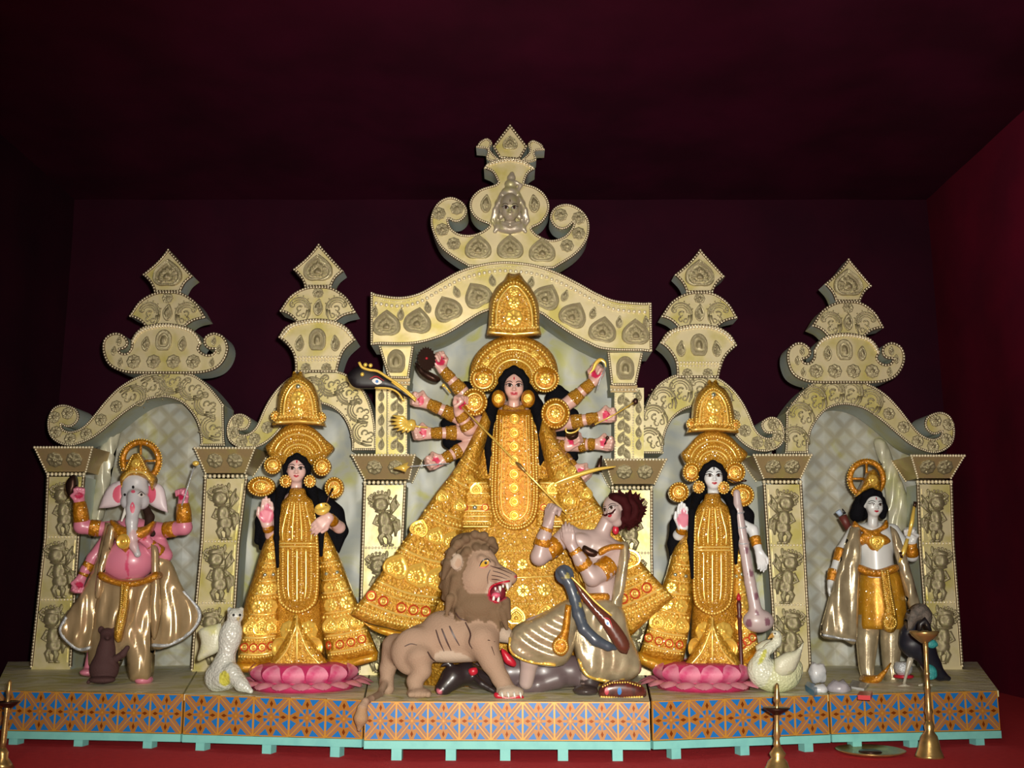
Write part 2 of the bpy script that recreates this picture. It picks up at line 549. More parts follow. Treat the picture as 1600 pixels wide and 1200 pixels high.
def figure_mesh():
    """small dancing figure with a large headdress, one unit tall"""
    b = MB()
    B = lambda c, r, sc, m=0: b.ball((c[0], -0.04, c[1]), r, 10, 6, m, sc)
    B((0.0, -0.05), 0.15, (0.85, 0.5, 1.2)); B((0.03, -0.22), 0.15, (1.0, 0.5, 1.0))
    B((-0.06, 0.24), 0.15, (1.0, 0.55, 1.0)); B((-0.05, 0.36), 0.13, (1.25, 0.4, 0.6))
    B((-0.19, 0.30), 0.05, (1.4, 0.5, 0.8)); B((0.10, 0.45), 0.05, (0.7, 0.5, 1.3))
    T = lambda pts, r: b.tube([(p[0], -0.05, p[1]) for p in pts], r, 7, flat=0.8)
    T([(0.02, -0.28), (0.10, -0.38), (0.08, -0.50)], [0.07, 0.055, 0.04]); T([(0.0, -0.28), (-0.08, -0.37), (-0.03, -0.50)], [0.07, 0.055, 0.04])
    T([(0.08, -0.50), (0.17, -0.51)], [0.035, 0.02]); T([(-0.03, -0.50), (0.06, -0.51)], [0.035, 0.02])
    T([(0.08, 0.04), (0.20, -0.02), (0.10, -0.10)], [0.045, 0.04, 0.03]); T([(-0.10, 0.04), (-0.18, -0.10), (-0.06, -0.16)], [0.045, 0.04, 0.03])
    T([(0.12, 0.05), (0.22, 0.18), (0.18, 0.34)], [0.03, 0.05, 0.015]); T([(0.14, 0.08), (0.16, 0.22), (0.24, 0.40)], [0.03, 0.05, 0.015])
    T([(0.13, -0.06), (0.22, -0.16), (0.20, -0.36)], [0.03, 0.06, 0.02])
    T([(-0.20, 0.18), (-0.12, 0.40), (0.06, 0.42), (0.10, 0.22)], [0.02, 0.03, 0.03, 0.02])
    for x, z, r in [(-0.13, 0.24, .028), (-0.02, 0.24, .028), (-0.08, 0.17, .045), (-.25, .33, .035), (-.22, .22, .03), (.0, -.02, .04), (.05, .06, .035), (-.06, .06, .035), (.1, -.2, .045), (-.04, -.14, .05), (.18, -.1, .04)]: B((x, z), r, (1.2, .9, 1))
    for k in range(9):
        a = math.radians(20 + 20 * k); B((-0.06 + .20 * math.cos(a), .27 + .20 * math.sin(a)), .03, (1, .8, 1))
    T([(-.16, .12), (-.02, .08), (.12, .12)], [.02, .035, .02]); T([(-.12, -.12), (.02, -.16), (.16, -.12)], [.02, .035, .02])
    T([(-.20, .30), (-.28, .36), (-.22, .42), (-.14, .42)], [.03, .03, .025, .01]); T([(.16, -.02), (.26, -.08), (.28, -.22), (.2, -.28)], [.03, .04, .03, .012]); T([(.18, .12), (.27, .22), (.22, .32)], [.03, .03, .012])
    return mesh('figure_relief', b.v, b.f, M['relief'], True, b.m)


FIGURE = figure_mesh()


def ornament(me, parent, px, py, Y, size, rot=0.0, tilt=0.0, flip=False, name=None, yaw=0.0, lift=0.0):
    s = S(py, Y) * size
    q = Quaternion((0, 0, 1), math.radians(yaw)) @ Quaternion((1, 0, 0), math.radians(tilt)) @ Quaternion((0, 1, 0), math.radians(rot))
    p = P(px, py, Y); p.y -= lift
    return link(name or me.name.split('.')[0], me, parent, p, q, (-s if flip else s, s, s))


PIPES = []


def bead_lines(name, lines, parent, mat=None, smooth=True, seg=(6, 4)):
    """lines: list of (points3d, radius); beads strung along them, one joined trim"""
    b = MB()
    for pts, r in lines:
        for p in pts: b.ball(p, r, seg[0], seg[1])
    o = b.build(name, mat or M['pearl'], parent, True, origin=None)
    o['kind'] = 'stuff'
    mine = [q for q in PIPES if q[0] is parent]
    if mine:
        b = MB()
        for _, pts, r in mine: b.tube(pts + (pts[:1] if (pts[0] - pts[-1]).length < .1 else []), r, 6, cap=False)
        b.build('dark_edge_gap', M['dark_line'], parent, True)  # dark tubes behind the beads colour in the shaded gap along the edges
        PIPES[:] = [q for q in PIPES if q[0] is not parent]
    return o


def px_line(pts, Y, step, closed=False, lift=0.0):
    return [P(x, y, Y) - Vector((0, lift, 0)) for x, y in resample(pts, step, closed)]


def slab(name, outline, Y, depth, parent, front=None, side=None):
    """upright board with the given outline: front at Y, thickness depth"""
    fr = [P(x, y, Y) for x, y in outline]
    n = len(fr)
    me_v = fr + [p + Vector((0, depth, 0)) for p in fr]
    area = sum(fr[i].x * fr[(i + 1) % n].z - fr[(i + 1) % n].x * fr[i].z for i in range(n))
    fwd = tuple(range(n)); back = tuple(range(2 * n - 1, n - 1, -1))
    sides = [(i, n + i, n + (i + 1) % n, (i + 1) % n) for i in range(n)]
    if area < 0:
        fwd = fwd[::-1]; back = back[::-1]; sides = [s[::-1] for s in sides]
    me = mesh(name, me_v, [fwd, back] + sides, [front or M['foil'], side or M['foil_side']], False, [0, 1] + [1] * n)
    return link(name, me, parent)


def area2(o): return 0.5 * sum(o[i][0] * o[(i + 1) % len(o)][1] - o[(i + 1) % len(o)][0] * o[i][1] for i in range(len(o)))


def inset(pts, d):
    """shift a closed outline inward by d pixels"""
    n = len(pts); out = []
    sgn = 1 if area2(pts) > 0 else -1
    for i in range(n):
        a = np.array(pts[i - 1]); b = np.array(pts[i]); c = np.array(pts[(i + 1) % n])
        t = c - a; l = np.linalg.norm(t)
        if l < 1e-6: out.append(tuple(b)); continue
        nrm = np.array([-t[1], t[0]]) / l * sgn
        out.append(tuple(b + nrm * d))
    return out


def framed(name, outline, Y, depth, parent, bead=1.65, step=4.5, ins=1.8, front=None, side=None):
    slab(name, outline, Y, depth, parent, front, side)
    PIPES.append((parent, px_line(inset(outline, ins), Y, 4.0, True, 0.0), bead * 1.45 * S(600, Y)))
    return [(px_line(inset(outline, ins), Y, step, True, 0.004), bead * 1.15 * S(600, Y))]


YC, YI, YO = 6.35, 6.55, 6.75     # front planes of middle, inner and outer frames
DEP = 0.17

# ---- cloth panels behind the statues
def cloth_material(name, lattice):
    m, t, b = nt(name)
    L = t.links.new
    tc = N(t, 'ShaderNodeTexCoord')
    n1 = N(t, 'ShaderNodeTexNoise'); n1.inputs['Scale'].default_value = 4.0; n1.inputs['Detail'].default_value = 3; n1.inputs['Distortion'].default_value = 1.2
    r1 = N(t, 'ShaderNodeValToRGB')
    e = r1.color_ramp.elements
    e[0].position = 0.36; e[0].color = (0.33, 0.36, 0.35, 1)
    e[1].position = 0.70; e[1].color = (0.42, 0.42, 0.13, 1)
    k = r1.color_ramp.elements.new(0.56); k.color = (0.42, 0.43, 0.35, 1)
    L(tc.outputs['Object'], n1.inputs['Vector']); L(n1.outputs['Fac'], r1.inputs['Fac'])
    col = r1.outputs['Color']
    if lattice:
        mp = N(t, 'ShaderNodeMapping'); mp.inputs['Rotation'].default_value = (0, math.radians(45), 0); mp.inputs['Scale'].default_value = (9.5, 9.5, 9.5)
        L(tc.outputs['Object'], mp.inputs['Vector'])
        sep = N(t, 'ShaderNodeSeparateXYZ'); L(mp.outputs['Vector'], sep.inputs[0])
        vals = []
        for ax in ('X', 'Z'):
            fr = N(t, 'ShaderNodeMath', operation='FRACT'); L(sep.outputs[ax], fr.inputs[0])
            s1 = N(t, 'ShaderNodeMath', operation='SUBTRACT'); L(fr.outputs[0], s1.inputs[0]); s1.inputs[1].default_value = 0.5
            ab = N(t, 'ShaderNodeMath', operation='ABSOLUTE'); L(s1.outputs[0], ab.inputs[0]); vals.append(ab)
        mx = N(t, 'ShaderNodeMath', operation='MAXIMUM'); L(vals[0].outputs[0], mx.inputs[0]); L(vals[1].outputs[0], mx.inputs[1])
        r2 = N(t, 'ShaderNodeValToRGB'); r2.color_ramp.elements[0].position = 0.24; r2.color_ramp.elements[1].position = 0.40
        L(mx.outputs[0], r2.inputs['Fac'])
        mix = N(t, 'ShaderNodeMix', data_type='RGBA')
        L(r2.outputs['Color'], mix.inputs['Factor']); mix.inputs[6].default_value = (0.50, 0.50, 0.44, 1); mix.inputs[7].default_value = (0.30, 0.24, 0.13, 1)
        mix2 = N(t, 'ShaderNodeMix', data_type='RGBA'); mix2.inputs['Factor'].default_value = 0.58
        L(mix.outputs[2], mix2.inputs[6]); L(col, mix2.inputs[7]); col = mix2.outputs[2]
        bp = N(t, 'ShaderNodeBump'); bp.inputs['Strength'].default_value = 0.25; bp.inputs['Distance'].default_value = 0.02; bp.invert = True
        L(mx.outputs[0], bp.inputs['Height']); L(bp.outputs['Normal'], b.inputs['Normal'])
    L(col, b.inputs['Base Color'])
    b.inputs['Roughness'].default_value = 0.42
    b.inputs['Specular IOR Level'].default_value = 0.5
    return m


M['cloth_plain'] = cloth_material('marbled_satin', False)
M['cloth_lattice'] = cloth_material('lattice_satin', True)
M['satin'] = material('white_satin', (0.62, 0.60, 0.46), 0.28, 0.1, (0.5, 0.5, 0.25), 6, 0.5, 0.7, 0.15, 12)


def back_cloth(label, outline, Y, mat, seed):
    """gently rumpled cloth filling an arch opening, as one thing with thickness"""
    xs = [p[0] for p in outline]; ys = [p[1] for p in outline]
    pts = [Vector(p) for p in outline]
    n0 = len(pts)
    poly = outline
    def inside(x, y):
        c = False
        for i in range(len(poly)):
            x1, y1 = poly[i]; x2, y2 = poly[i - 1]
            if (y1 > y) != (y2 > y) and x < (x2 - x1) * (y - y1) / (y2 - y1) + x1: c = not c
        return c
    for gx in np.arange(min(xs) + 6, max(xs), 12):
        for gy in np.arange(min(ys) + 6, max(ys), 12):
            if inside(gx, gy): pts.append(Vector((gx, gy)))
    v2, e2, f2, *_ = delaunay_2d_cdt(pts, [], [list(range(n0))], 1, 0.01)
    v = []
    for p in v2:
        q = P(p.x, p.y, Y)
        q.y += 0.010 * math.sin(p.x * 0.06 + p.y * 0.045 + seed) + 0.008 * math.sin(p.x * 0.11 - p.y * 0.03 + 2 * seed)
        v.append(q)
    o = link('backing_cloth', mesh('backing_cloth', v, [tuple(f)[::-1] for f in f2], mat, True))
    md = o.modifiers.new('thick', 'SOLIDIFY'); md.thickness = 0.012; md.offset = -1
    return tag(o, label, 'cloth', 'marbled cloths behind the statues')


back_cloth('pale lattice cloth stretched behind the elephant-headed statue', [(95, 1052), (118, 745), (150, 700), (190, 640), (225, 606), (260, 598), (295, 606), (325, 640), (335, 700), (335, 1052)], YO + 0.28, M['cloth_lattice'], 0.3)
back_cloth('pale marbled cloth stretched behind the left standing goddess statue', [(345, 1056), (365, 745), (398, 690), (440, 630), (475, 600), (520, 600), (552, 622), (572, 660), (575, 720), (585, 1056)], YI + 0.28, M['cloth_plain'], 1.1)
back_cloth('wide pale marbled cloth behind the ten-armed goddess statue', [(590, 1062), (600, 530), (690, 500), (750, 465), (800, 450), (850, 465), (910, 505), (990, 535), (1000, 1062)], YC + 0.30, M['cloth_plain'], 2.2)
back_cloth('pale marbled cloth stretched behind the veena-playing goddess statue', [(1000, 1056), (1005, 700), (1018, 640), (1050, 606), (1085, 600), (1130, 615), (1170, 670), (1205, 700), (1220, 1052)], YI + 0.28, M['cloth_plain'], 3.0)
back_cloth('pale lattice cloth stretched behind the white archer statue', [(1245, 1052), (1245, 700), (1262, 645), (1300, 612), (1335, 608), (1375, 630), (1415, 690), (1450, 720), (1475, 1045)], YO + 0.28, M['cloth_lattice'], 4.1)

# ---- pillars
def pillar(label, Y, cap, shaft, div, figs, side, dep=0.20, flip=False):
    """cap: (xl,xr,ytop, xl2,xr2,ybot); shaft: list of (y, xl, xr) rows; div: rows of bead dividers; side: +1 inner side lies to the right"""
    rows = shaft
    base = P((rows[-1][1] + rows[-1][2]) / 2, rows[-1][0], Y)
    T = empty('pillar', (base.x, Y + dep / 2, ZS), label, 'pillar', 'gilded pillars of the backdrop')
    fr = [P(xl, y, Y) for y, xl, xr in rows] ; frr = [P(xr, y, Y) for y, xl, xr in rows]
    fr[-1].z = ZS; frr[-1].z = ZS
    b = MB()
    n = len(rows)
    v = fr + frr + [p + Vector((0, dep, 0)) for p in fr] + [p + Vector((0, dep, 0)) for p in frr]
    F = []; mi = []
    for i in range(n - 1):
        F += [(i, i + 1, n + i + 1, n + i), (2 * n + i, 3 * n + i, 3 * n + i + 1, 2 * n + i + 1), (i, 2 * n + i, 2 * n + i + 1, i + 1), (n + i, n + i + 1, 3 * n + i + 1, 3 * n + i)]
        mi += [0, 1, 1, 1]
    F += [(0, n, 3 * n, 2 * n), (n - 1, 3 * n - 1, 4 * n - 1, 2 * n - 1)]; mi += [1, 1]
    link('shaft', mesh('shaft', v, F, [M['foil'], M['foil_side']], False, mi), T)
    # capital: flares toward the front and the sides
    xl, xr, yt, xl2, xr2, yb = cap
    fl = 0.10
    a0 = P(xl, yt, Y - fl); a1 = P(xr, yt, Y - fl)
    c0 = P(xl2, yb, Y - 0.01); c1 = P(xr2, yb, Y - 0.01)
    ex = 0.05
    top = [a0, a1, Vector((a1.x + 0.02, Y + dep, a1.z)), Vector((a0.x - 0.02, Y + dep, a0.z))]
    bot = [c0, c1, Vector((c1.x, Y + dep, c1.z)), Vector((c0.x, Y + dep, c0.z))]
    b = MB(); b.hexa(top, bot); b.build('capital', M['foil_cap'], T)
    # abacus
    up = Vector((0, 0, 0.012))
    tilt = math.degrees(math.atan2(fl - 0.01, (a0.z - c0.z)))
    for q in (0.3, 0.7):
        cx = xl + (xr - xl) * q; cx2 = xl2 + (xr2 - xl2) * q
        ornament(ROSE, T, (cx + cx2) / 2, (yt + yb) / 2, Y - fl / 2 - 0.006, 25, 0, tilt)
    r = 1.85 * S(700, Y)
    lines = [([p for p in (a0.lerp(a1, i / 19.0) for i in range(20))], r * 1.25), ([a0.lerp(c0, i / 10.0) for i in range(11)], r), ([a1.lerp(c1, i / 10.0) for i in range(11)], r)]
    # side edges of the capital facing the middle
    ia, ic = (top[2], bot[2]) if side > 0 else (top[3], bot[3])
    lines.append(([ia.lerp(ic, i / 10.0) for i in range(11)], r))
    # collar of larger pearls
    y0 = rows[0][0]; wl = rows[0][1]; wr = rows[0][2]
    lines.append(([P(wl + (wr - wl) * i / 9.0, y0 - 4, Y - 0.012) for i in range(10)], 3.1 * S(700, Y)))
    L = [(xl_, y) for y, xl_, xr_ in rows]; R = [(xr_, y) for y, xl_, xr_ in rows]
    for side_pts in (L, R):
        PIPES.append((T, [p for p in px_line(side_pts, Y, 8.0, False, 0.0) if p.z > ZS + 0.005], 2.7 * S(850, Y)))
        lines.append(([p for p in px_line(side_pts, Y, 5.0, False, 0.003) if p.z > ZS + 0.005], 2.25 * S(850, Y)))
    yy = [y for y, *_ in rows]
    def at_row(y): return (np.interp(y, yy, [q[1] for q in rows]), np.interp(y, yy, [q[2] for q in rows]))
    for y in div:
        l_, r_ = at_row(y)
        lines.append((px_line([(l_, y), (r_, y)], Y, 5.0, False, 0.003), 2.1 * S(850, Y)))
    bead_lines('bead_trim', lines, T)
    # raised panels with a dancing figure on each
    edges = [rows[0][0] + 2] + list(div) + [rows[-1][0] - 2]
    for i in range(len(edges) - 1):
        ya, yb_ = edges[i] + 5, edges[i + 1] - 4
        la, ra = at_row(ya); lb, rb = at_row(yb_)
        q = [P(la + 6, ya, Y - 0.006), P(ra - 6, ya, Y - 0.006), P(rb - 6, yb_, Y - 0.006), P(lb + 6, yb_, Y - 0.006)]
        q = [Vector((p.x, p.y, max(p.z, ZS + 0.01))) for p in q]
        b = MB(); b.hexa(q, [p + Vector((0, 0.006, 0)) for p in q]); pn = b.build('panel', M['foil'], T)
        if i < figs:
            cx = (la + ra + lb + rb) / 4; cy = (ya + yb_) / 2
            hh = min(86, (yb_ - ya) * 0.98)
            ornament(FIGURE, pn, cx + (1 if not flip else -1), cy, Y - 0.008, hh, random.uniform(-3, 3), 0, flip)
    return T


pillar('outermost left gilded pillar with dancing figures beside the elephant-headed statue', YO, (54, 144, 699, 72, 134, 737), [(745, 75, 131), (840, 71, 123), (939, 60, 116), (1041, 49, 110)], [839, 937], 3, 1)
pillar('gilded pillar between the elephant-headed statue and the left goddess, behind the owl', YI + 0.05, (304, 398, 700, 321, 383, 739), [(748, 321, 385), (846, 316, 373), (942, 307, 367), (1046, 300, 357)], [846, 942], 3, 1)
pillar('bright gilded pillar just left of the ten-armed goddess', YC, (550, 648, 711, 570, 639, 749), [(758, 570, 633), (856, 567, 628), (953, 564, 618), (1055, 561, 603)], [856, 953], 3, 1)
pillar('bright gilded pillar behind the bushy-haired warrior', YC, (945, 1041, 718, 957, 1023, 756), [(766, 957, 1018), (864, 957, 1018), (960, 957, 1020), (1055, 957, 1022)], [864, 960], 3, -1, flip=True)
pillar('gilded pillar between the veena-playing goddess and the white archer', YI + 0.05, (1178, 1268, 711, 1193, 1251, 747), [(757, 1194, 1251), (852, 1200, 1256), (945, 1207, 1261), (1046, 1212, 1266)], [852, 945], 3, -1, flip=True)
pillar('outermost right gilded pillar with dancing figures beside the white archer', YO, (1424, 1507, 712, 1434, 1486, 747), [(757, 1434, 1486), (849, 1437, 1489), (941, 1444, 1496), (1040, 1452, 1503)], [849, 941], 3, -1, flip=True)

# ---- upper posts that carry the middle arch
def upper_post(label, block, main, extra, side):
    Y = YC + 0.02
    (xl, xr, yt), (xl2, xr2, yb) = block
    base = P((main[0] + main[1]) / 2, main[3], Y)
    T = empty('upper_post', (base.x, Y + 0.1, base.z), label, 'post', 'upper posts under the middle arch')
    lines = framed('block', [(xl, yt), (xr, yt), (xr2, yb), (xl2, yb)], Y - 0.03, 0.22, T, step=3.6)
    ornament(NICHE, T, (xl + xr) / 2, (yt + yb) / 2 + 2, Y - 0.032, 34)
    slab('neck', [(xl2 - 2, yb), (xr2 + 2, yb), (xr2 + 1, yb + 11), (xl2 - 1, yb + 11)], Y - 0.02, 0.2, T, M['foil_cap'])
    lines.append((px_line([(xl2, yb + 7), (xr2, yb + 7)], Y - 0.025, 5.5), 2.4 * S(600, Y)))
    x0, x1, y0, y1 = main
    slab('shaft', [(x0, y0), (x1, y0), (x1, y1), (x0, y1)], Y, 0.2, T)
    ex0, ex1, ey0 = extra
    slab('outer_shaft', [(ex0, ey0), (ex1, ey0), (ex1, y1), (ex0, y1)], Y + 0.05, 0.15, T)
    for x in (x0 + 1, x1 - 1): lines.append((px_line([(x, y0), (x, y1)], Y, 4.0), 1.6 * S(600, Y)))
    bead_lines('bead_trim', lines, T)
    for k in range(5):
        ornament(DROP, T, (x0 + x1) / 2 - 4, y0 + 11 + k * 20, Y - 0.002, 20, 20)
        ornament(DROP, T, (x0 + x1) / 2 + 4, y0 + 16 + k * 20, Y - 0.002, 20, -20, flip=True)
        ornament(DROP, T, (ex0 + ex1) / 2, ey0 + 12 + k * 19, Y + 0.048, 18, 0)
    return T


upper_post('slim upper post under the left end of the middle arch', ((591, 647, 537), (607, 639, 591)), (605, 636, 602, 711), (587, 604, 606), 1)
upper_post('slim upper post under the right end of the middle arch', ((949, 1005, 548), (955, 994, 602)), (960, 990, 612, 718), (990, 1006, 606), -1)

# ---- middle arch
arch_top = spline([(579, 458), (622, 464), (654, 458), (685, 441), (716, 424), (747, 414), (779, 409), (810, 410), (841, 415), (872, 426), (904, 442), (935, 459), (966, 470), (1018, 474)], 5)
arch_bot = spline([(1019, 549), (948, 547), (919, 537), (888, 520), (857, 499), (841, 489), (800, 479), (760, 487), (735, 500), (710, 516), (685, 528), (644, 538), (579, 538)], 5)
T = empty('middle_arch', P(800, 540, YC), 'wide wavy middle arch studded with heart medallions over the ten-armed goddess', 'arch')
lines = framed('arch_band', arch_top + arch_bot, YC - 0.06, 0.30, T, 1.7, 3.6)
lines.append((px_line([(x, y + 7.5) for x, y in arch_top][1:-1], YC - 0.06, 3.0), 1.1 * S(500, YC)))
lines.append((px_line([(x, y + 14.5) for x, y in arch_top][1:-1], YC - 0.062, 8.2), 3.3 * S(500, YC)))
bead_lines('bead_trim', lines, T)
for x, y, r in [(604, 510, 0), (652, 506, 8), (701, 487, -24), (748, 465, -30), (852, 468, 26), (894, 496, 28), (941, 520, 10), (993, 524, 0)]:
    ornament(HEART, T, x, y, YC - 0.062, 44, r)
for x, y, r in [(626, 491, 0), (668, 480, -15), (713, 456, -25), (769, 438, -15), (830, 441, 15), (883, 462, 25), (927, 489, 20), (968, 503, 10), (585, 487, 0), (1010, 503, 0)]:
    ornament(DROP, T, x, y, YC - 0.062, 20, r, flip=x > 800)

# ---- crest over the middle arch
crest = [(732, 417, 'c'), (707, 402), (687, 385), (675, 360), (673, 340), (680, 322), (692, 311), (707, 308), (722, 315), (730, 327), (728, 338), (719, 346), (709, 347), (700, 342, 'c'), (705, 356), (717, 365), (735, 367), (752, 362), (766, 352, 'c'),
         (745, 343), (734, 327), (736, 310), (750, 296), (772, 289), (778, 285, 'c'), (770, 270), (756, 263, 'c'), (762, 255), (776, 250), (797, 247), (820, 251), (836, 264, 'c'), (825, 272), (819, 287, 'c'), (836, 292), (850, 302), (858, 317), (857, 333), (846, 349), (830, 357, 'c'),
         (840, 367), (860, 375), (880, 370), (892, 358), (897, 347, 'c'), (888, 356), (877, 359), (865, 353), (859, 340), (864, 327), (875, 320), (890, 319), (907, 327), (919, 342), (921, 360), (915, 380), (897, 400), (865, 420, 'c')]
T = empty('crest', P(797, 418, YC), 'tall silver-gold crest with a sculpted face and scrolls on top of the middle arch', 'crest')
lines = framed('crest_board', spline(crest, 4, True), YC - 0.03, 0.18, T, 1.6, 3.4)
lines += framed('finial', spline([(797, 195, 'c'), (824, 229, 'c'), (812, 250, 'c'), (781, 248, 'c'), (770, 229, 'c')], 1, True), YC - 0.02, 0.15, T)
lines += framed('leaf', spline([(744, 231, 'c'), (750, 221), (761, 216), (769, 223), (766, 234), (780, 249, 'c'), (771, 253), (760, 248), (761, 234)], 4, True), YC - 0.025, 0.12, T, 1.3, 3.0)
lines += framed('leaf', spline([(851, 235, 'c'), (846, 225), (833, 219), (825, 225), (827, 237), (814, 250, 'c'), (826, 254), (838, 250), (836, 237)], 4, True), YC - 0.025, 0.12, T, 1.3, 3.0)
lines.append((px_line([(762, 258), (778, 253), (797, 250), (818, 254), (832, 262)], YC - 0.035, 5.0), 2.4 * S(260, YC)))
bead_lines('bead_trim', lines, T)
for x, y in [(747, 391), (797, 391), (847, 396)]: ornament(HEART, T, x, y, YC - 0.032, 42)
for x, y in [(714, 326), (686, 334), (691, 359), (709, 381), (876, 336), (904, 341), (904, 365), (886, 384)]: ornament(ROSE, T, x, y, YC - 0.032, 21)
ornament(HEART, T, 797, 226, YC - 0.022, 24)
for sx in (-1, 1): ornament(DROP, T, 797 + sx * 38, 318, YC - 0.032, 30, 0, flip=sx > 0)
CREST = T

# ---- side arches: band outlines
ARCH_O = [(351, 697, 'c'), (350, 640), (349, 631), (333, 610), (315, 593), (295, 583), (255, 580), (230, 583), (207, 592), (185, 606), (165, 626), (148, 647), (134, 663), (122, 671), (109, 674), (99, 670), (96, 663, 'c'), (102, 667), (112, 667), (121, 660), (124, 649), (118, 638), (101, 632), (87, 635), (78, 645), (74, 662), (78, 681), (92, 693), (110, 697), (130, 692), (150, 682), (175, 662), (200, 642), (225, 627), (255, 621), (280, 627), (297, 642), (308, 660), (313, 680), (314, 697, 'c')]
ARCH_I = [(588, 704, 'c'), (588, 680), (585, 654), (576, 624), (561, 599), (542, 585), (524, 579), (499, 578), (475, 581), (456, 588), (437, 603), (422, 622), (411, 642), (402, 663), (393, 674), (382, 679), (373, 677), (370, 670, 'c'), (376, 673), (386, 671), (392, 662), (391, 654), (383, 648), (374, 646), (363, 650), (356, 661), (354, 675), (358, 689), (370, 698), (387, 701), (408, 697), (428, 683), (448, 660), (465, 642), (483, 633), (501, 631), (520, 638), (535, 651), (544, 667), (549, 687), (550, 704, 'c')]


def side_arch(label, pts, fmap, Y, mid, flip):
    o = [tuple(list(fmap(p[0], p[1])) + (['c'] if len(p) > 2 else [])) for p in pts]
    c = fmap(pts[0][0], pts[0][1])
    T = empty('side_arch', P(c[0], c[1], Y), label, 'arch', 'scrolled side arches of the backdrop')
    ol = spline(o, 4, True)
    lines = framed('arch_band', ol, Y - 0.03, 0.24, T, 1.5, 3.3)
    bead_lines('bead_trim', lines, T)
    # plumes follow the band, small rosettes fill the scroll
    mid = [fmap(*p) for p in mid]
    for i in range(len(mid)):
        x, y = mid[i]
        a = mid[max(0, i - 1)]; b_ = mid[min(len(mid) - 1, i + 1)]
        ang = math.degrees(math.atan2(b_[1] - a[1], b_[0] - a[0]))
        if i < 6: ornament(PLUME, T, x, y, Y - 0.032, 42, ang * 0.55 + (0 if not flip else 0), 0, flip)
        else: ornament(ROSE, T, x, y, Y - 0.032, 19)
    return T


MID_O = [(331, 672), (322, 635), (300, 611), (270, 601), (240, 602), (208, 617), (182, 635), (158, 656), (135, 678), (110, 686), (88, 675), (85, 652), (106, 646)]
MID_I = [(568, 680), (561, 645), (545, 618), (518, 605), (487, 604), (455, 620), (435, 645), (418, 668), (398, 686), (378, 690), (364, 676), (372, 658)]
side_arch('scrolled arch over the elephant-headed statue, curl at its left end', ARCH_O, lambda x, y: (x, y), YO, MID_O, False)
side_arch('scrolled arch over the left standing goddess, curl at its left end', ARCH_I, lambda x, y: (x, y), YI, MID_I, False)
side_arch('scrolled arch over the veena-playing goddess, curl at its right end', ARCH_I, lambda x, y: (1000 + (587 - x) * 0.97, y + 5), YI, MID_I, True)
side_arch('scrolled arch over the white archer, curl at its right end', ARCH_O, lambda x, y: (1227 + (351 - x) * 0.957, y + 11.5), YO, MID_O, True)

# ---- stacked finials on the side arches
KITE = [(498, 381, 'c'), (516, 401), (537, 424, 'c'), (525, 434), (517, 449, 'c'), (477, 449, 'c'), (470, 434), (458, 421, 'c'), (480, 402)]
FAN = [(437, 486, 'c'), (453, 463), (475, 450), (497, 447), (520, 450), (542, 465), (557, 489, 'c'), (537, 494), (521, 506, 'c'), (497, 503), (466, 506, 'c'), (453, 493)]
VASE = [(435, 527, 'c'), (447, 510), (470, 501), (497, 498), (525, 502), (545, 514), (556, 531, 'c'), (537, 550), (526, 582, 'c'), (462, 582, 'c'), (459, 556), (448, 538)]
BOAT = [(205, 532, 'c'), (213, 519), (228, 509), (260, 505), (293, 511), (308, 522), (316, 536, 'c'), (319, 528), (328, 521), (338, 520), (351, 527), (357, 543), (352, 561), (340, 575), (322, 582), (300, 584), (260, 584), (215, 584), (190, 581), (170, 570), (161, 550), (162, 532), (172, 522), (185, 520), (197, 527), (201, 537), (195, 545), (186, 547, 'c'), (190, 551), (199, 551), (205, 543, 'c')]
# the right-hand opening of the boat, traced clockwise as part of the outline
BOAT = BOAT[:7] + [(311, 545), (320, 553), (331, 553), (337, 546, 'c'), (327, 546), (319, 539)] + BOAT[7:]


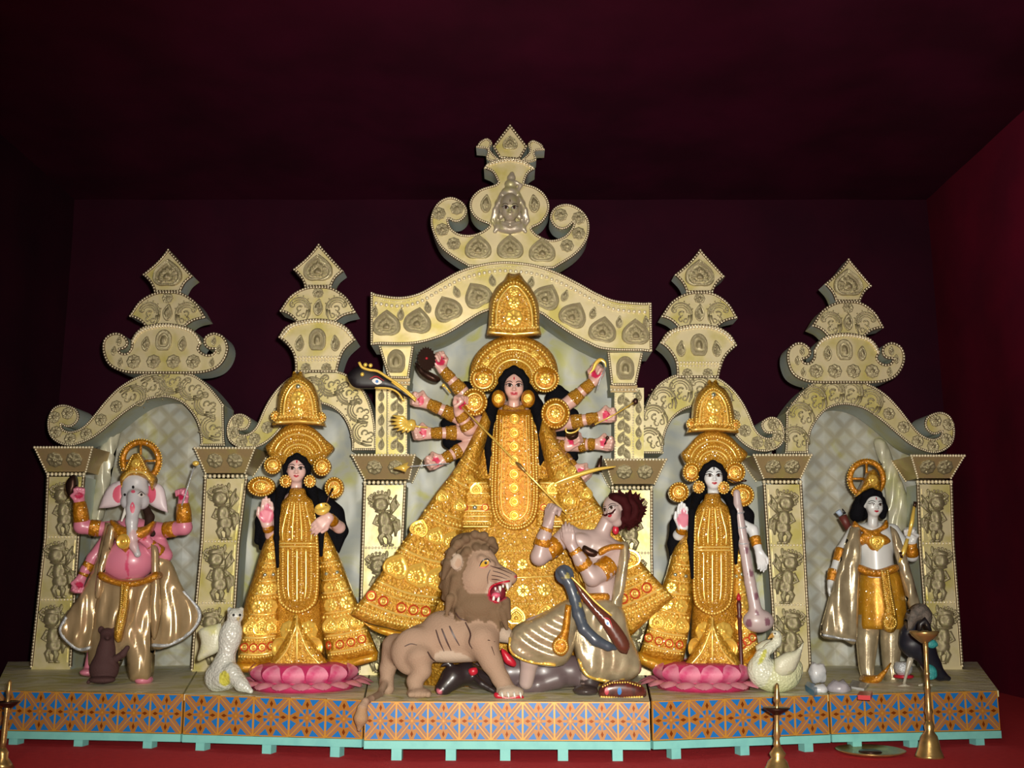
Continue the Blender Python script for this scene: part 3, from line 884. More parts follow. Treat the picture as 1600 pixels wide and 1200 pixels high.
def finial(label, kind, fmap, Y):
    def mp(pts): return spline([tuple(list(fmap(p[0], p[1])) + (['c'] if len(p) > 2 else [])) for p in pts], 4, True)
    cx = 497 if kind == 'vase' else 259
    dx = 0 if kind == 'vase' else 259 - 497
    sh = (lambda pts: [(p[0] + dx * 1.0 + (3 if kind != 'vase' else 0), p[1] + 8) + tuple(p[2:]) for p in pts]) if kind != 'vase' else (lambda pts: pts)
    c = fmap(cx, 582)
    T = empty('finial', P(c[0], c[1], Y), label, 'finial', 'stacked finials on the side arches')
    lines = framed('kite', mp(sh(KITE)), Y - 0.02, 0.14, T)
    lines += framed('fan', mp(sh(FAN)), Y - 0.035, 0.16, T)
    def f2(x, y): 
        q = sh([(x, y)])[0]; return fmap(q[0], q[1])
    x, y = f2(497, 424); ornament(HEART, T, x, y, Y - 0.022, 46)
    x, y = f2(497, 458); ornament(ROSE, T, x, y, Y - 0.037, 17)
    x, y = f2(497, 480); ornament(DROP, T, x, y, Y - 0.037, 27)
    x, y = f2(472, 482); ornament(PLUME, T, x, y, Y - 0.037, 38, -10, 0, True)
    x, y = f2(523, 482); ornament(PLUME, T, x, y, Y - 0.037, 38, 10)
    if kind == 'vase':
        lines += framed('vase', mp(VASE), Y - 0.05, 0.20, T)
        arc = [fmap(*p) for p in [(441, 526), (455, 511), (475, 505), (497, 502), (520, 505), (538, 514), (550, 527)]]
        lines.append((px_line(spline(arc, 4), Y - 0.056, 5.0), 3.0 * S(520, Y)))
        lines.append((px_line([fmap(463, 558), fmap(528, 558)], Y - 0.054, 5.0), 2.4 * S(520, Y)))
        lines.append((px_line([fmap(463, 563), fmap(528, 563)], Y - 0.054, 5.0), 2.0 * S(520, Y)))
        x, y = fmap(496, 532); ornament(NICHE, T, x, y, Y - 0.052, 32)
        for sx in (-28, 28): x, y = fmap(496 + sx, 536); ornament(DROP, T, x, y, Y - 0.052, 26, 0, flip=sx > 0)
        for sx in (-18, 14): x, y = fmap(496 + sx, 575); ornament(ROSE, T, x, y, Y - 0.052, 16)
    else:
        lines += framed('boat_base', mp(BOAT), Y - 0.05, 0.18, T)
        arc = [fmap(*p) for p in [(208, 533), (216, 521), (231, 513), (260, 509), (290, 514), (304, 523), (312, 535)]]
        lines.append((px_line(spline(arc, 4), Y - 0.056, 4.6), 2.8 * S(520, Y)))
        x, y = fmap(256, 533); ornament(NICHE, T, x, y, Y - 0.052, 30)
        for bx in (228, 285): x, y = fmap(bx, 537); ornament(DROP, T, x, y, Y - 0.052, 24)
        for bx in (209, 240, 271, 302): x, y = fmap(bx, 565); ornament(ROSE, T, x, y, Y - 0.052, 22)
        for bx, by in ((178, 548), (188, 566), (342, 546), (331, 566), (186, 533), (334, 533)): x, y = fmap(bx, by); ornament(DROP, T, x, y, Y - 0.052, 15)
    bead_lines('bead_trim', lines, T)
    return T


finial('stacked finial with scrolled base on the arch over the elephant-headed statue', 'boat', lambda x, y: (x, y), YO)
finial('stacked finial with vase base on the arch over the left goddess', 'vase', lambda x, y: (x, y), YI)
finial('stacked finial with vase base on the arch over the veena-playing goddess', 'vase', lambda x, y: (x + 596, y + 8.5), YI)
finial('stacked finial with scrolled base on the arch over the white archer', 'boat', lambda x, y: (1322 + (x - 259) * 0.94, y + 15), YO)
# ------------------------------------------------------------------ modelling tools for the statues
CAMV = Vector((0, 0, CAMZ))


def np_mesh(name, v, quads, mat, col=None):
    me = bpy.data.meshes.new(name)
    n, q = len(v), len(quads)
    me.vertices.add(n); me.vertices.foreach_set('co', np.ascontiguousarray(v, dtype=np.float32).ravel())
    me.loops.add(q * 4); me.loops.foreach_set('vertex_index', np.ascontiguousarray(quads, dtype=np.int32).ravel())
    me.polygons.add(q); me.polygons.foreach_set('loop_start', np.arange(0, q * 4, 4, dtype=np.int32))
    me.polygons.foreach_set('use_smooth', np.ones(q, dtype=bool))
    me.update(calc_edges=True)
    if col is not None:
        a = me.color_attributes.new('Col', 'FLOAT_COLOR', 'POINT')
        a.data.foreach_set('color', np.c_[col, np.ones(n)].astype(np.float32).ravel())
    me.materials.append(mat)
    return me


class Body:
    """one continuous surface grown from blended limbs; coordinates are photo x, y and a depth in the same unit"""
    def __init__(s, Y, yref=800, vox=0.0045):
        s.Y = Y; s.u = S(yref, Y); s.ops = []; s.vox = vox

    def w(s, p):
        if isinstance(p, Vector): return p
        return P(p[0], p[1], s.Y + (p[2] if len(p) > 2 else 0.0) * s.u)

    def cap(s, a, b, ra, rb=None, col=(1, 1, 1), k=3.0, op='u'):
        if rb is None: rb = ra
        s.ops.append(('cap', op, s.w(a), s.w(b), ra * s.u, rb * s.u, col, k * s.u)); return s

    def chain(s, pts, col=(1, 1, 1), k=3.0, op='u'):
        for a, b in zip(pts[:-1], pts[1:]): s.cap(a[:3], b[:3], a[3], b[3], col, k, op)
        return s

    def ell(s, c, r, col=(1, 1, 1), rot=None, k=3.0, op='u'):
        R = np.eye(3) if rot is None else np.array((rot if not isinstance(rot, (int, float)) else Matrix.Rotation(math.radians(rot), 3, 'Y')), dtype=float)
        s.ops.append(('ell', op, s.w(c), np.array(r, float) * s.u, R, col, k * s.u)); return s

    def build(s, name, mat, parent=None, smooth_col=1):
        vox = s.vox
        lo = np.full(3, 1e9); hi = np.full(3, -1e9)
        for o in s.ops:
            if o[1] != 'u': continue
            if o[0] == 'cap':
                r = max(o[4], o[5]) + o[7] * 0.3
                for p in (o[2], o[3]): lo = np.minimum(lo, np.array(p) - r); hi = np.maximum(hi, np.array(p) + r)
            else:
                r = max(o[3]) + o[6] * 0.3; lo = np.minimum(lo, np.array(o[2]) - r); hi = np.maximum(hi, np.array(o[2]) + r)
        lo -= 3 * vox; hi += 3 * vox
        n = np.ceil((hi - lo) / vox).astype(int) + 1
        d = np.full(n, 0.05, dtype=np.float32); raw = np.full(n, 1e3, dtype=np.float32); ids = np.zeros(n, dtype=np.int16)
        ax = [(lo[i] + vox * np.arange(n[i])).astype(np.float32) for i in range(3)]
        for oi, o in enumerate(s.ops):
            k = o[7] if o[0] == 'cap' else o[6]
            m = k + 2.5 * vox
            if o[0] == 'cap':
                rr = max(o[4], o[5]); a = np.array(o[2]); b = np.array(o[3])
                l = np.minimum(a, b) - rr - m; h = np.maximum(a, b) + rr + m
            else:
                rr = np.sqrt(((np.abs(o[4]) * o[3][None, :]) ** 2).sum(1)); c = np.array(o[2]); l = c - rr - m; h = c + rr + m
            i0 = np.clip(np.floor((l - lo) / vox).astype(int), 0, n - 1); i1 = np.clip(np.ceil((h - lo) / vox).astype(int) + 1, 1, n)
            if (i1 <= i0).any(): continue
            sl = tuple(slice(i0[j], i1[j]) for j in range(3))
            X = ax[0][sl[0]][:, None, None]; Yg = ax[1][sl[1]][None, :, None]; Z = ax[2][sl[2]][None, None, :]
            if o[0] == 'cap':
                ba = b - a; L2 = max(float(ba @ ba), 1e-12)
                px, py, pz = X - a[0], Yg - a[1], Z - a[2]
                t = np.clip((px * ba[0] + py * ba[1] + pz * ba[2]) / L2, 0, 1)
                dd = np.sqrt((px - t * ba[0]) ** 2 + (py - t * ba[1]) ** 2 + (pz - t * ba[2]) ** 2) - (o[4] + (o[5] - o[4]) * t)
            else:
                R = o[4]; r = o[3]
                px, py, pz = X - c[0], Yg - c[1], Z - c[2]
                q = [px * R[0, j] + py * R[1, j] + pz * R[2, j] for j in range(3)]
                k0 = np.sqrt(sum((q[j] / r[j]) ** 2 for j in range(3))); k1 = np.sqrt(sum((q[j] / r[j] ** 2) ** 2 for j in range(3))) + 1e-9
                dd = k0 * (k0 - 1.0) / k1
            dd = dd.astype(np.float32)
            D = d[sl]
            if o[1] == 'u':
                hh = np.clip(0.5 + 0.5 * (D - dd) / k, 0, 1)
                d[sl] = D + (dd - D) * hh - k * hh * (1 - hh)
                mk = dd < raw[sl]
                ids[sl][mk] = oi; raw[sl][mk] = dd[mk]
            elif o[1] == 'c':
                hh = np.clip(0.5 + 0.5 * (D + dd) / k, 0, 1)
                d[sl] = D + (-dd - D) * (1 - hh) * 1.0 * 0 + np.maximum(D, -dd) - D + k * 0
                mk = dd < 1.6 * vox
                ids[sl][mk] = oi; raw[sl][mk] = -1e3
            else:
                mk = dd < 0
                ids[sl][mk] = oi; raw[sl][mk] = -1e3
        neg = d < 0
        cnt = np.zeros(n - 1, dtype=np.int8)
        for i in (0, 1):
            for j in (0, 1):
                for l in (0, 1): cnt += neg[i:n[0] - 1 + i, j:n[1] - 1 + j, l:n[2] - 1 + l]
        idx = np.argwhere((cnt > 0) & (cnt < 8))
        vid = np.full(n - 1, -1, dtype=np.int32); vid[tuple(idx.T)] = np.arange(len(idx))
        pos = np.zeros((len(idx), 3)); c_ = np.zeros(len(idx))
        cor = [(0, 0, 0), (1, 0, 0), (0, 1, 0), (1, 1, 0), (0, 0, 1), (1, 0, 1), (0, 1, 1), (1, 1, 1)]
        cv = [d[tuple((idx + np.array(q)).T)] for q in cor]
        for a_, b_ in [(0, 1), (2, 3), (4, 5), (6, 7), (0, 2), (1, 3), (4, 6), (5, 7), (0, 4), (1, 5), (2, 6), (3, 7)]:
            m_ = (cv[a_] < 0) != (cv[b_] < 0)
            t = np.where(m_, cv[a_] / np.where(m_, cv[a_] - cv[b_], 1), 0)
            A = np.array(cor[a_], float); B = np.array(cor[b_], float)
            pos += m_[:, None] * (A + t[:, None] * (B - A)); c_ += m_
        pos = pos / c_[:, None] + idx
        quads = []
        for axis in range(3):
            o1, o2 = (axis + 1) % 3, (axis + 2) % 3
            s0 = [slice(None)] * 3; s1 = [slice(None)] * 3
            s0[axis] = slice(0, -1); s1[axis] = slice(1, None)
            e = np.argwhere(neg[tuple(s0)] != neg[tuple(s1)])
            e = e[(e[:, o1] > 0) & (e[:, o2] > 0) & (e[:, o1] < n[o1] - 1) & (e[:, o2] < n[o2] - 1)]
            st = neg[tuple(e.T)]
            u1 = np.zeros(3, int); u1[o1] = 1; u2 = np.zeros(3, int); u2[o2] = 1
            q = np.stack([vid[tuple((e - u1 - u2).T)], vid[tuple((e - u2).T)], vid[tuple(e.T)], vid[tuple((e - u1).T)]], 1)
            q[~st] = q[~st][:, ::-1]
            quads.append(q)
        quads = np.vstack(quads)
        quads = quads[(quads >= 0).all(1)]
        ci = np.clip(np.round(pos).astype(int), 0, n - 1)
        cols = np.array([o[6] if o[0] == 'cap' else o[5] for o in s.ops], float)
        col = cols[ids[tuple(ci.T)]]
        V = lo + vox * pos
        # relax once along the mesh for a smoother skin
        ed = np.vstack([quads[:, [0, 1]], quads[:, [1, 2]], quads[:, [2, 3]], quads[:, [3, 0]]])
        for it in range(2):
            acc = np.zeros_like(V); w_ = np.zeros(len(V)); cc = np.zeros_like(col)
            np.add.at(acc, ed[:, 0], V[ed[:, 1]]); np.add.at(w_, ed[:, 0], 1)
            V = 0.45 * V + 0.55 * acc / np.maximum(w_, 1)[:, None]
            if it < smooth_col:
                np.add.at(cc, ed[:, 0], col[ed[:, 1]]); col = 0.5 * col + 0.5 * cc / np.maximum(w_, 1)[:, None]
        s.V, s.Q = V, quads
        o = link(name, np_mesh(name, V, quads, mat, col), parent)
        s.obj = o
        s.tree = BVHTree.FromPolygons([tuple(p) for p in V], [tuple(int(i) for i in q) for q in quads])
        return o


class Surf:
    """something that photo positions can be laid onto"""
    def __init__(s, *trees): s.t = [t.tree if isinstance(t, Body) else t for t in trees]

    def hit(s, px, py, Y=None):
        d = (P(px, py, 5.0) - CAMV).normalized()
        best = None
        for t in s.t:
            loc, nrm, i, dist = t.ray_cast(CAMV, d)
            if loc is not None and (best is None or dist < best[2]):
                if nrm.dot(d) > 0: nrm = -nrm
                best = (loc, nrm, dist)
        if best is None:
            if Y is None: return None, None
            return P(px, py, Y), Vector((0, -1, 0))
        return best[0], best[1]

    def line(s, pts, step=None, lift=0.0, Y=None):
        if step: pts = resample(pts, step)
        out = []
        for x, y in pts:
            p, n = s.hit(x, y, Y)
            if p is not None: out.append(p + n * lift)
        return out


def tree_of(v, f): return BVHTree.FromPolygons([tuple(p) for p in v], [tuple(q) for q in f])


def cdt(outline, res):
    o = [(float(p[0]), float(p[1])) for p in outline]
    xs = [p[0] for p in o]; ys = [p[1] for p in o]
    A = np.array(o); B = np.roll(A, -1, 0)
    def din(pts):
        pts = np.asarray(pts, float)
        ab = B - A
        t = np.clip(((pts[:, None] - A) * ab).sum(2) / np.maximum((ab ** 2).sum(1), 1e-9), 0, 1)
        return np.sqrt((((A + t[..., None] * ab) - pts[:, None]) ** 2).sum(2)).min(1)
    gx, gy = np.meshgrid(np.arange(min(xs) + res * .5, max(xs), res), np.arange(min(ys) + res * .5, max(ys), res))
    g = np.c_[gx.ravel(), gy.ravel()]
    ins = np.zeros(len(g), bool)
    for i in range(len(o)):
        x1, y1 = o[i]; x2, y2 = o[i - 1]
        c = ((y1 > g[:, 1]) != (y2 > g[:, 1])) & (g[:, 0] < (x2 - x1) * (g[:, 1] - y1) / ((y2 - y1) if y2 != y1 else 1e-9) + x1)
        ins ^= c
    g = g[ins]
    if len(g): g = g[din(g) > res * 0.35]
    pts = [Vector(p) for p in o] + [Vector(p) for p in g]
    v2, e2, f2, *_ = delaunay_2d_cdt(pts, [], [list(range(len(o)))], 1, 0.001)
    v2 = [(p.x, p.y) for p in v2]
    return v2, [tuple(f) for f in f2], din(v2)


def inflate(name, outline, Y, thick, mat, parent=None, res=6.0, back=0.03, yfun=None, soft=None, edge=0.25, wave=None):
    """cushioned plate: outline in photo coordinates at distance Y, bulging toward the front by thick metres"""
    v2, f2, dd = cdt(outline, res)
    R = soft if soft is not None else max(dd.max(), 1e-6)
    fr = []; bk = []
    for (x, y), d in zip(v2, dd):
        t = min(1.0, d / R)
        h = thick * (edge + (1 - edge) * math.sqrt(max(0.0, 1 - (1 - t) ** 2)))
        if wave: h += wave(x, y) * min(1, t * 3)
        Yq = Y + (yfun(x, y) if yfun else 0.0)
        p = P(x, y, Yq)
        fr.append(P(x, y, Yq - h)); bk.append(p + Vector((0, back, 0)))
    n = len(fr)
    # orient front faces toward -Y
    faces = []
    for f in f2:
        a, b, c = fr[f[0]], fr[f[1]], fr[f[2]]
        nr = (b - a).cross(c - a)
        faces.append(f if nr.y < 0 else f[::-1])
    cnt = {}
    for f in faces:
        for i in range(len(f)):
            cnt[(f[i], f[(i + 1) % len(f)])] = 1
    bd = [e for e in cnt if (e[1], e[0]) not in cnt]
    F = faces + [tuple(i + n for i in f[::-1]) for f in faces] + [(b, a, a + n, b + n) for a, b in bd]
    me = mesh(name, fr + bk, F, mat, True)
    o = link(name, me, parent)
    return o, tree_of(fr, faces)


def loft(name, rows, Y, mat, parent=None, n=40, pleat=0, amp=0.0, cap_top=True):
    """gown or drape: rows of (y, xl, xr, front, back) with depths in metres; pleat folds of amp (fraction)"""
    v = []
    for (py, xl, xr, fr, bk) in rows:
        c = P((xl + xr) / 2, py, Y); rx = (xr - xl) / 2 * S(py, Y)
        t = (py - rows[0][0]) / max(1, rows[-1][0] - rows[0][0])
        for k in range(n):
            a = 2 * math.pi * k / n
            m_ = 1 + amp * t * math.cos(pleat * a)
            sy = math.sin(a)
            v.append(Vector((c.x + rx * math.cos(a) * m_, c.y - (fr if sy > 0 else bk) * sy * m_, c.z)))
    F = []
    for i in range(len(rows) - 1):
        for k in range(n):
            k2 = (k + 1) % n
            F.append((i * n + k, (i + 1) * n + k, (i + 1) * n + k2, i * n + k2))
    F2 = list(F)
    F2.append(tuple(range(n)))
    F2.append(tuple(range((len(rows) - 1) * n, len(rows) * n))[::-1])
    o = link(name, mesh(name, v, F2, mat, True), parent)
    return o, tree_of(v, F)


def stitch(name, parent, surf, ridges=(), beads=(), mat=None, Y=None, seg=(6, 4)):
    """embroidery laid on a surface: ridges (pts, radius px, step) and beads (pts, radius px, step)"""
    b = MB()
    for pts, r, st in ridges:
        L = surf.line(pts, st, 0.0, Y)
        if len(L) > 1: b.tube(L, 1.15 * r * S(pts[0][1], 5.8), 6)
    for pts, r, st in beads:
        for p in surf.line(pts, st, 0.0, Y): b.ball(p, 1.2 * r * S(pts[0][1], 5.8), seg[0], seg[1])
    if not b.v: return None
    o = b.build(name, mat or M['gold_bead'], parent, True)
    o['kind'] = 'stuff'
    return o


def orn_on(me, parent, surf, px, py, size, rot=0.0, Y=None, mat=None, name=None, lift=0.0):
    p, n = surf.hit(px, py, Y)
    if p is None: return None
    if n.y > -0.15: n = Vector((n.x, -0.6, n.z)).normalized()
    s = S(py, p.y) * size
    q = Vector((0, -1, 0)).rotation_difference(n) @ Quaternion((0, 1, 0), math.radians(rot))
    return link(name or me.name.split('.')[0], me, parent, p + n * lift, q, (s, s, s))


def recolor(me, mat, name):
    m = me.copy(); m.name = name; m.materials.clear(); m.materials.append(mat); return m


def decal(b, surf, outline, lift, m, origin=None, direc=None, frame=None, res=None):
    """thin painted shape that hugs a surface: outline in photo coordinates, or in a head frame (x, z)"""
    if res:
        v2, f2, _ = cdt(outline, res)
    else:
        cx = sum(p[0] for p in outline) / len(outline); cy = sum(p[1] for p in outline) / len(outline)
        v2 = [(cx, cy)] + list(outline); n = len(outline)
        f2 = [(0, 1 + i, 1 + (i + 1) % n) for i in range(n)]
    v = []
    for x, y in v2:
        if frame is not None:
            o, X, Fw, Z, h = frame
            st = o + X * (x * h) + Z * (y * h) + Fw * (3.0 * h)
            loc, nrm, i, dist = surf.t[0].ray_cast(st, -Fw)
            if loc is None: loc = o + X * (x * h) + Z * (y * h) + Fw * (0.3 * h)
            v.append(loc + Fw * lift)
        else:
            p, nrm = surf.hit(x, y, origin)
            if p is None: return
            v.append(p + (CAMV - p).normalized() * lift)
    out = []
    for f in f2:
        nr = (v[f[1]] - v[f[0]]).cross(v[f[2]] - v[f[0]])
        out.append(f if nr.y < 0 else f[::-1])
    b.add(v, out, m)


def stroke(pts, w0, w1=None, n=4):
    """outline of a tapering brush stroke along points"""
    c = spline(pts, n) if len(pts) > 2 else pts
    w1 = w0 if w1 is None else w1
    L = []; R = []
    for i, p in enumerate(c):
        a = np.array(c[max(0, i - 1)]); b = np.array(c[min(len(c) - 1, i + 1)])
        t = b - a; t = t / (np.linalg.norm(t) + 1e-9); nr = np.array([-t[1], t[0]])
        u = i / (len(c) - 1); w = w0 + (w1 - w0) * u
        w = w * (0.35 + 0.65 * math.sin(math.pi * min(1, max(0, 0.12 + 0.76 * u))))
        L.append(tuple(np.array(p) + nr * w / 2)); R.append(tuple(np.array(p) - nr * w / 2))
    return L, R


def stroke_decal(b, surf, pts, w0, w1, lift, m, frame=None, Y=None):
    L, R = stroke(pts, w0, w1)
    v = []
    for q in (L, R):
        for x, y in q:
            if frame is not None:
                o, X, Fw, Z, h = frame
                st = o + X * (x * h) + Z * (y * h) + Fw * (3.0 * h)
                loc, nrm, i, dist = surf.t[0].ray_cast(st, -Fw)
                if loc is None: loc = o + X * (x * h) + Z * (y * h) + Fw * (0.3 * h)
                v.append(loc + Fw * lift)
            else:
                p, nrm = surf.hit(x, y, Y)
                if p is None: return
                v.append(p + (CAMV - p).normalized() * lift)
    n = len(L)
    f = [(i, i + 1, n + i + 1, n + i) for i in range(n - 1)]
    nr = (v[1] - v[0]).cross(v[n] - v[0])
    if nr.y > 0: f = [q[::-1] for q in f]
    b.add(v, f, m)


# ---- colours and materials of the statues
M['painted'] = material('glossy_painted_clay', (1, 1, 1), 0.36, 0.0, attr=True, coat=0.15)
M['fur'] = material('matte_painted_clay', (1, 1, 1), 0.75, 0.0, attr=True, bump=0.35, bump_scale=140, spec=0.2)
M['eye_white'] = material('eye_white', (0.75, 0.72, 0.70), 0.25)
M['ink'] = material('ink_line', (0.010, 0.008, 0.010), 0.4)
M['brown_ink'] = material('brown_line', (0.06, 0.03, 0.025), 0.5)
M['red_paint'] = material('red_paint', (0.45, 0.012, 0.03), 0.35)
M['pink_paint'] = material('pink_paint', (0.62, 0.10, 0.17), 0.4)
M['amber'] = material('amber_eye', (0.55, 0.33, 0.04), 0.15)
M['iris'] = material('brown_iris', (0.04, 0.018, 0.012), 0.2)


def gold_material(name, dark, lightc, scale, bump, rough=0.30, metal=0.42, bscale=None):
    m, t, b = nt(name)
    L = t.links.new
    tc = N(t, 'ShaderNodeTexCoord')
    v = N(t, 'ShaderNodeTexVoronoi'); v.inputs['Scale'].default_value = scale; v.feature = 'SMOOTH_F1'
    nz = N(t, 'ShaderNodeTexNoise'); nz.inputs['Scale'].default_value = scale * 2.6; nz.inputs['Detail'].default_value = 4
    mx = N(t, 'ShaderNodeMath', operation='ADD'); sc = N(t, 'ShaderNodeMath', operation='MULTIPLY'); sc.inputs[1].default_value = 0.7
    L(tc.outputs['Object'], v.inputs['Vector']); L(tc.outputs['Object'], nz.inputs['Vector'])
    L(nz.outputs['Fac'], sc.inputs[0]); L(v.outputs['Distance'], mx.inputs[0]); L(sc.outputs[0], mx.inputs[1])
    r = N(t, 'ShaderNodeValToRGB')
    r.color_ramp.elements[0].position = 0.45; r.color_ramp.elements[0].color = rgba(lightc)
    r.color_ramp.elements[1].position = 0.95; r.color_ramp.elements[1].color = rgba(dark)
    L(mx.outputs[0], r.inputs['Fac']); L(r.outputs['Color'], b.inputs['Base Color'])
    bp = N(t, 'ShaderNodeBump'); bp.inputs['Strength'].default_value = bump; bp.inputs['Distance'].default_value = 0.008; bp.invert = True
    L(mx.outputs[0], bp.inputs['Height']); L(bp.outputs['Normal'], b.inputs['Normal'])
    b.inputs['Metallic'].default_value = metal; b.inputs['Roughness'].default_value = rough
    # loose sequins: tiny facets, each tilted its own way, under a clear coat
    g = N(t, 'ShaderNodeTexVoronoi'); g.inputs['Scale'].default_value = 230
    L(tc.outputs['Object'], g.inputs['Vector'])
    s1 = N(t, 'ShaderNodeVectorMath', operation='SUBTRACT'); L(g.outputs['Color'], s1.inputs[0]); s1.inputs[1].default_value = (.5, .5, .5)
    s2 = N(t, 'ShaderNodeVectorMath', operation='SCALE'); L(s1.outputs[0], s2.inputs[0]); s2.inputs['Scale'].default_value = 1.1
    ge = N(t, 'ShaderNodeNewGeometry')
    s3 = N(t, 'ShaderNodeVectorMath', operation='ADD'); L(s2.outputs[0], s3.inputs[0]); L(ge.outputs['Normal'], s3.inputs[1])
    s4 = N(t, 'ShaderNodeVectorMath', operation='NORMALIZE'); L(s3.outputs[0], s4.inputs[0])
    L(s4.outputs[0], b.inputs['Coat Normal']); b.inputs['Coat Weight'].default_value = 0.7; b.inputs['Coat Roughness'].default_value = 0.16
    return m


M['gold'] = gold_material('gold_brocade', (0.46, 0.205, 0.010), (0.72, 0.42, 0.055), 75, 0.8)
M['gold_fine'] = gold_material('gold_sequin', (0.48, 0.20, 0.008), (0.74, 0.40, 0.038), 150, 0.9, 0.26)
M['gold_plain'] = gold_material('gold_satin', (0.52, 0.24, 0.012), (0.62, 0.31, 0.02), 22, 0.25, 0.38, 0.35)
M['gold_amber'] = gold_material('amber_gold', (0.46, 0.17, 0.005), (0.62, 0.27, 0.012), 60, 0.6, 0.34, 0.40)
M['gold_bead'] = material('gold_bead', (0.95, 0.68, 0.18), 0.20, 0.45)
M['gold_ridge'] = material('gold_thread', (0.90, 0.58, 0.11), 0.24, 0.5)
M['red_gem'] = material('red_trim', (0.55, 0.06, 0.015), 0.3, 0.3)
M['mirror_gem'] = material('mirror_sequin', (0.62, 0.70, 0.50), 0.12, 0.8)
M['silver_satin'] = material('silver_gold_tissue', (0.47, 0.39, 0.25), 0.28, 0.42, (0.36, 0.29, 0.18), 14, 0.4, 0.62, 0.10, 60)
M['silver_hem'] = material('silver_hem', (0.55, 0.58, 0.62), 0.35, 0.4, bump=0.5, bump_scale=160)
M['champagne'] = material('champagne_satin', (0.50, 0.36, 0.20), 0.25, 0.38, (0.42, 0.30, 0.16), 9, 0.4, 0.62, 0.12, 16)
ROSE_G = recolor(ROSE, M['gold_ridge'], 'gold_rosette')
HEART_G = recolor(HEART, M['gold_ridge'], 'gold_leaf_motif')
DROP_G = recolor(DROP, M['gold_ridge'], 'gold_drop_motif')
GEM = polar('mirror_gem', lambda a, r: (0.5 * r * math.sin(a), 0.5 * r * math.cos(a)), [(1, 0, 0, 0), (0.9, 0.18, 0, 0), (0.6, 0.26, 0, 0)], 12, M['mirror_gem'])
RING = polar('ring_motif', lambda a, r: (0.5 * r * math.sin(a), 0.5 * r * math.cos(a)), [(1, 0, 0, 0), (0.92, 0.12, 0, 0), (0.80, 0.12, 0, 0), (0.70, 0.03, 0, 0), (0.40, 0.02, 0, 0), (0.30, 0.10, 0, 0), (0.15, 0.14, 0, 0)], 20, M['gold_ridge'])
RING_RED = recolor(RING, M['red_gem'], 'red_ring_motif')
RING_RED.materials.append(M['gold_ridge'])
RING_RED.polygons.foreach_set('material_index', np.array([0 if i < 60 else 1 for i in range(len(RING_RED.polygons))], dtype=np.int32))


# ---- heads and hands
def head_frame(c, h, yaw=0.0, roll=0.0, pitch=0.0):
    """c: eye-level centre, h: half face width in metres; yaw + turns to the viewer's right, roll + leans clockwise"""
    R = Matrix.Rotation(math.radians(yaw), 3, 'Z')
    X = R @ Vector((1, 0, 0)); Fw = R @ Vector((0, -1, 0)); Z = Vector((0, 0, 1))
    q = Quaternion(X, math.radians(-pitch)); Fw = q @ Fw; Z = q @ Z
    q = Quaternion(Vector((0, 1, 0)), math.radians(roll)); X = q @ X; Fw = q @ Fw; Z = q @ Z
    return (c, X, Fw, Z, h)


def add_head(B, fr, skin, lips=None, ears=True, neck=1.7, male=False):
    c, X, Fw, Z, h = fr
    L = lambda x, y, z: c + X * (x * h) + Fw * (y * h) + Z * (z * h)
    Rm = Matrix((X, -Fw, Z)).transposed()
    u = h / B.u
    E = lambda p, r, k=3.0, op='u', col=skin: B.ell(L(*p), [q * u for q in r], col, Rm, k * u / 14, op)
    Cp = lambda a, b, ra, rb, k=3.0, col=skin: B.cap(L(*a), L(*b), ra * u, rb * u, col, k * u / 14)
    E((0, -.30, .35), (1.0, 1.10, 1.10))
    E((0, .12, -.22), (.90, .86, 1.12), 5)
    E((0, .46, -1.05), (.40, .36, .32), 6)
    for sx in (-1, 1):
        E((sx * .44, .52, -.45), (.36, .32, .40), 5)
        E((sx * .42, .70, .0), (.26, .20, .15), 2)
        Cp((sx * .18, .86, .22), (sx * .62, .66, .24), .10, .08, 3)
        if ears: E((sx * 1.0, -.12, -.12), (.11, .26, .38), 2)
    Cp((0, .86, .12), (0, 1.12, -.42), .09, .15, 2)
    for sx in (-1, 1): E((sx * .15, .98, -.46), (.11, .13, .09), 1.5)
    lc = lips or skin
    E((0, .84, -.73), (.27, .15, .075), 1.5, 'u', lc); E((0, .82, -.83), (.21, .15, .08), 1.5, 'u', lc)
    Cp((0, -.15, -.7), (0, -.22, -neck), .54, .58, 4)


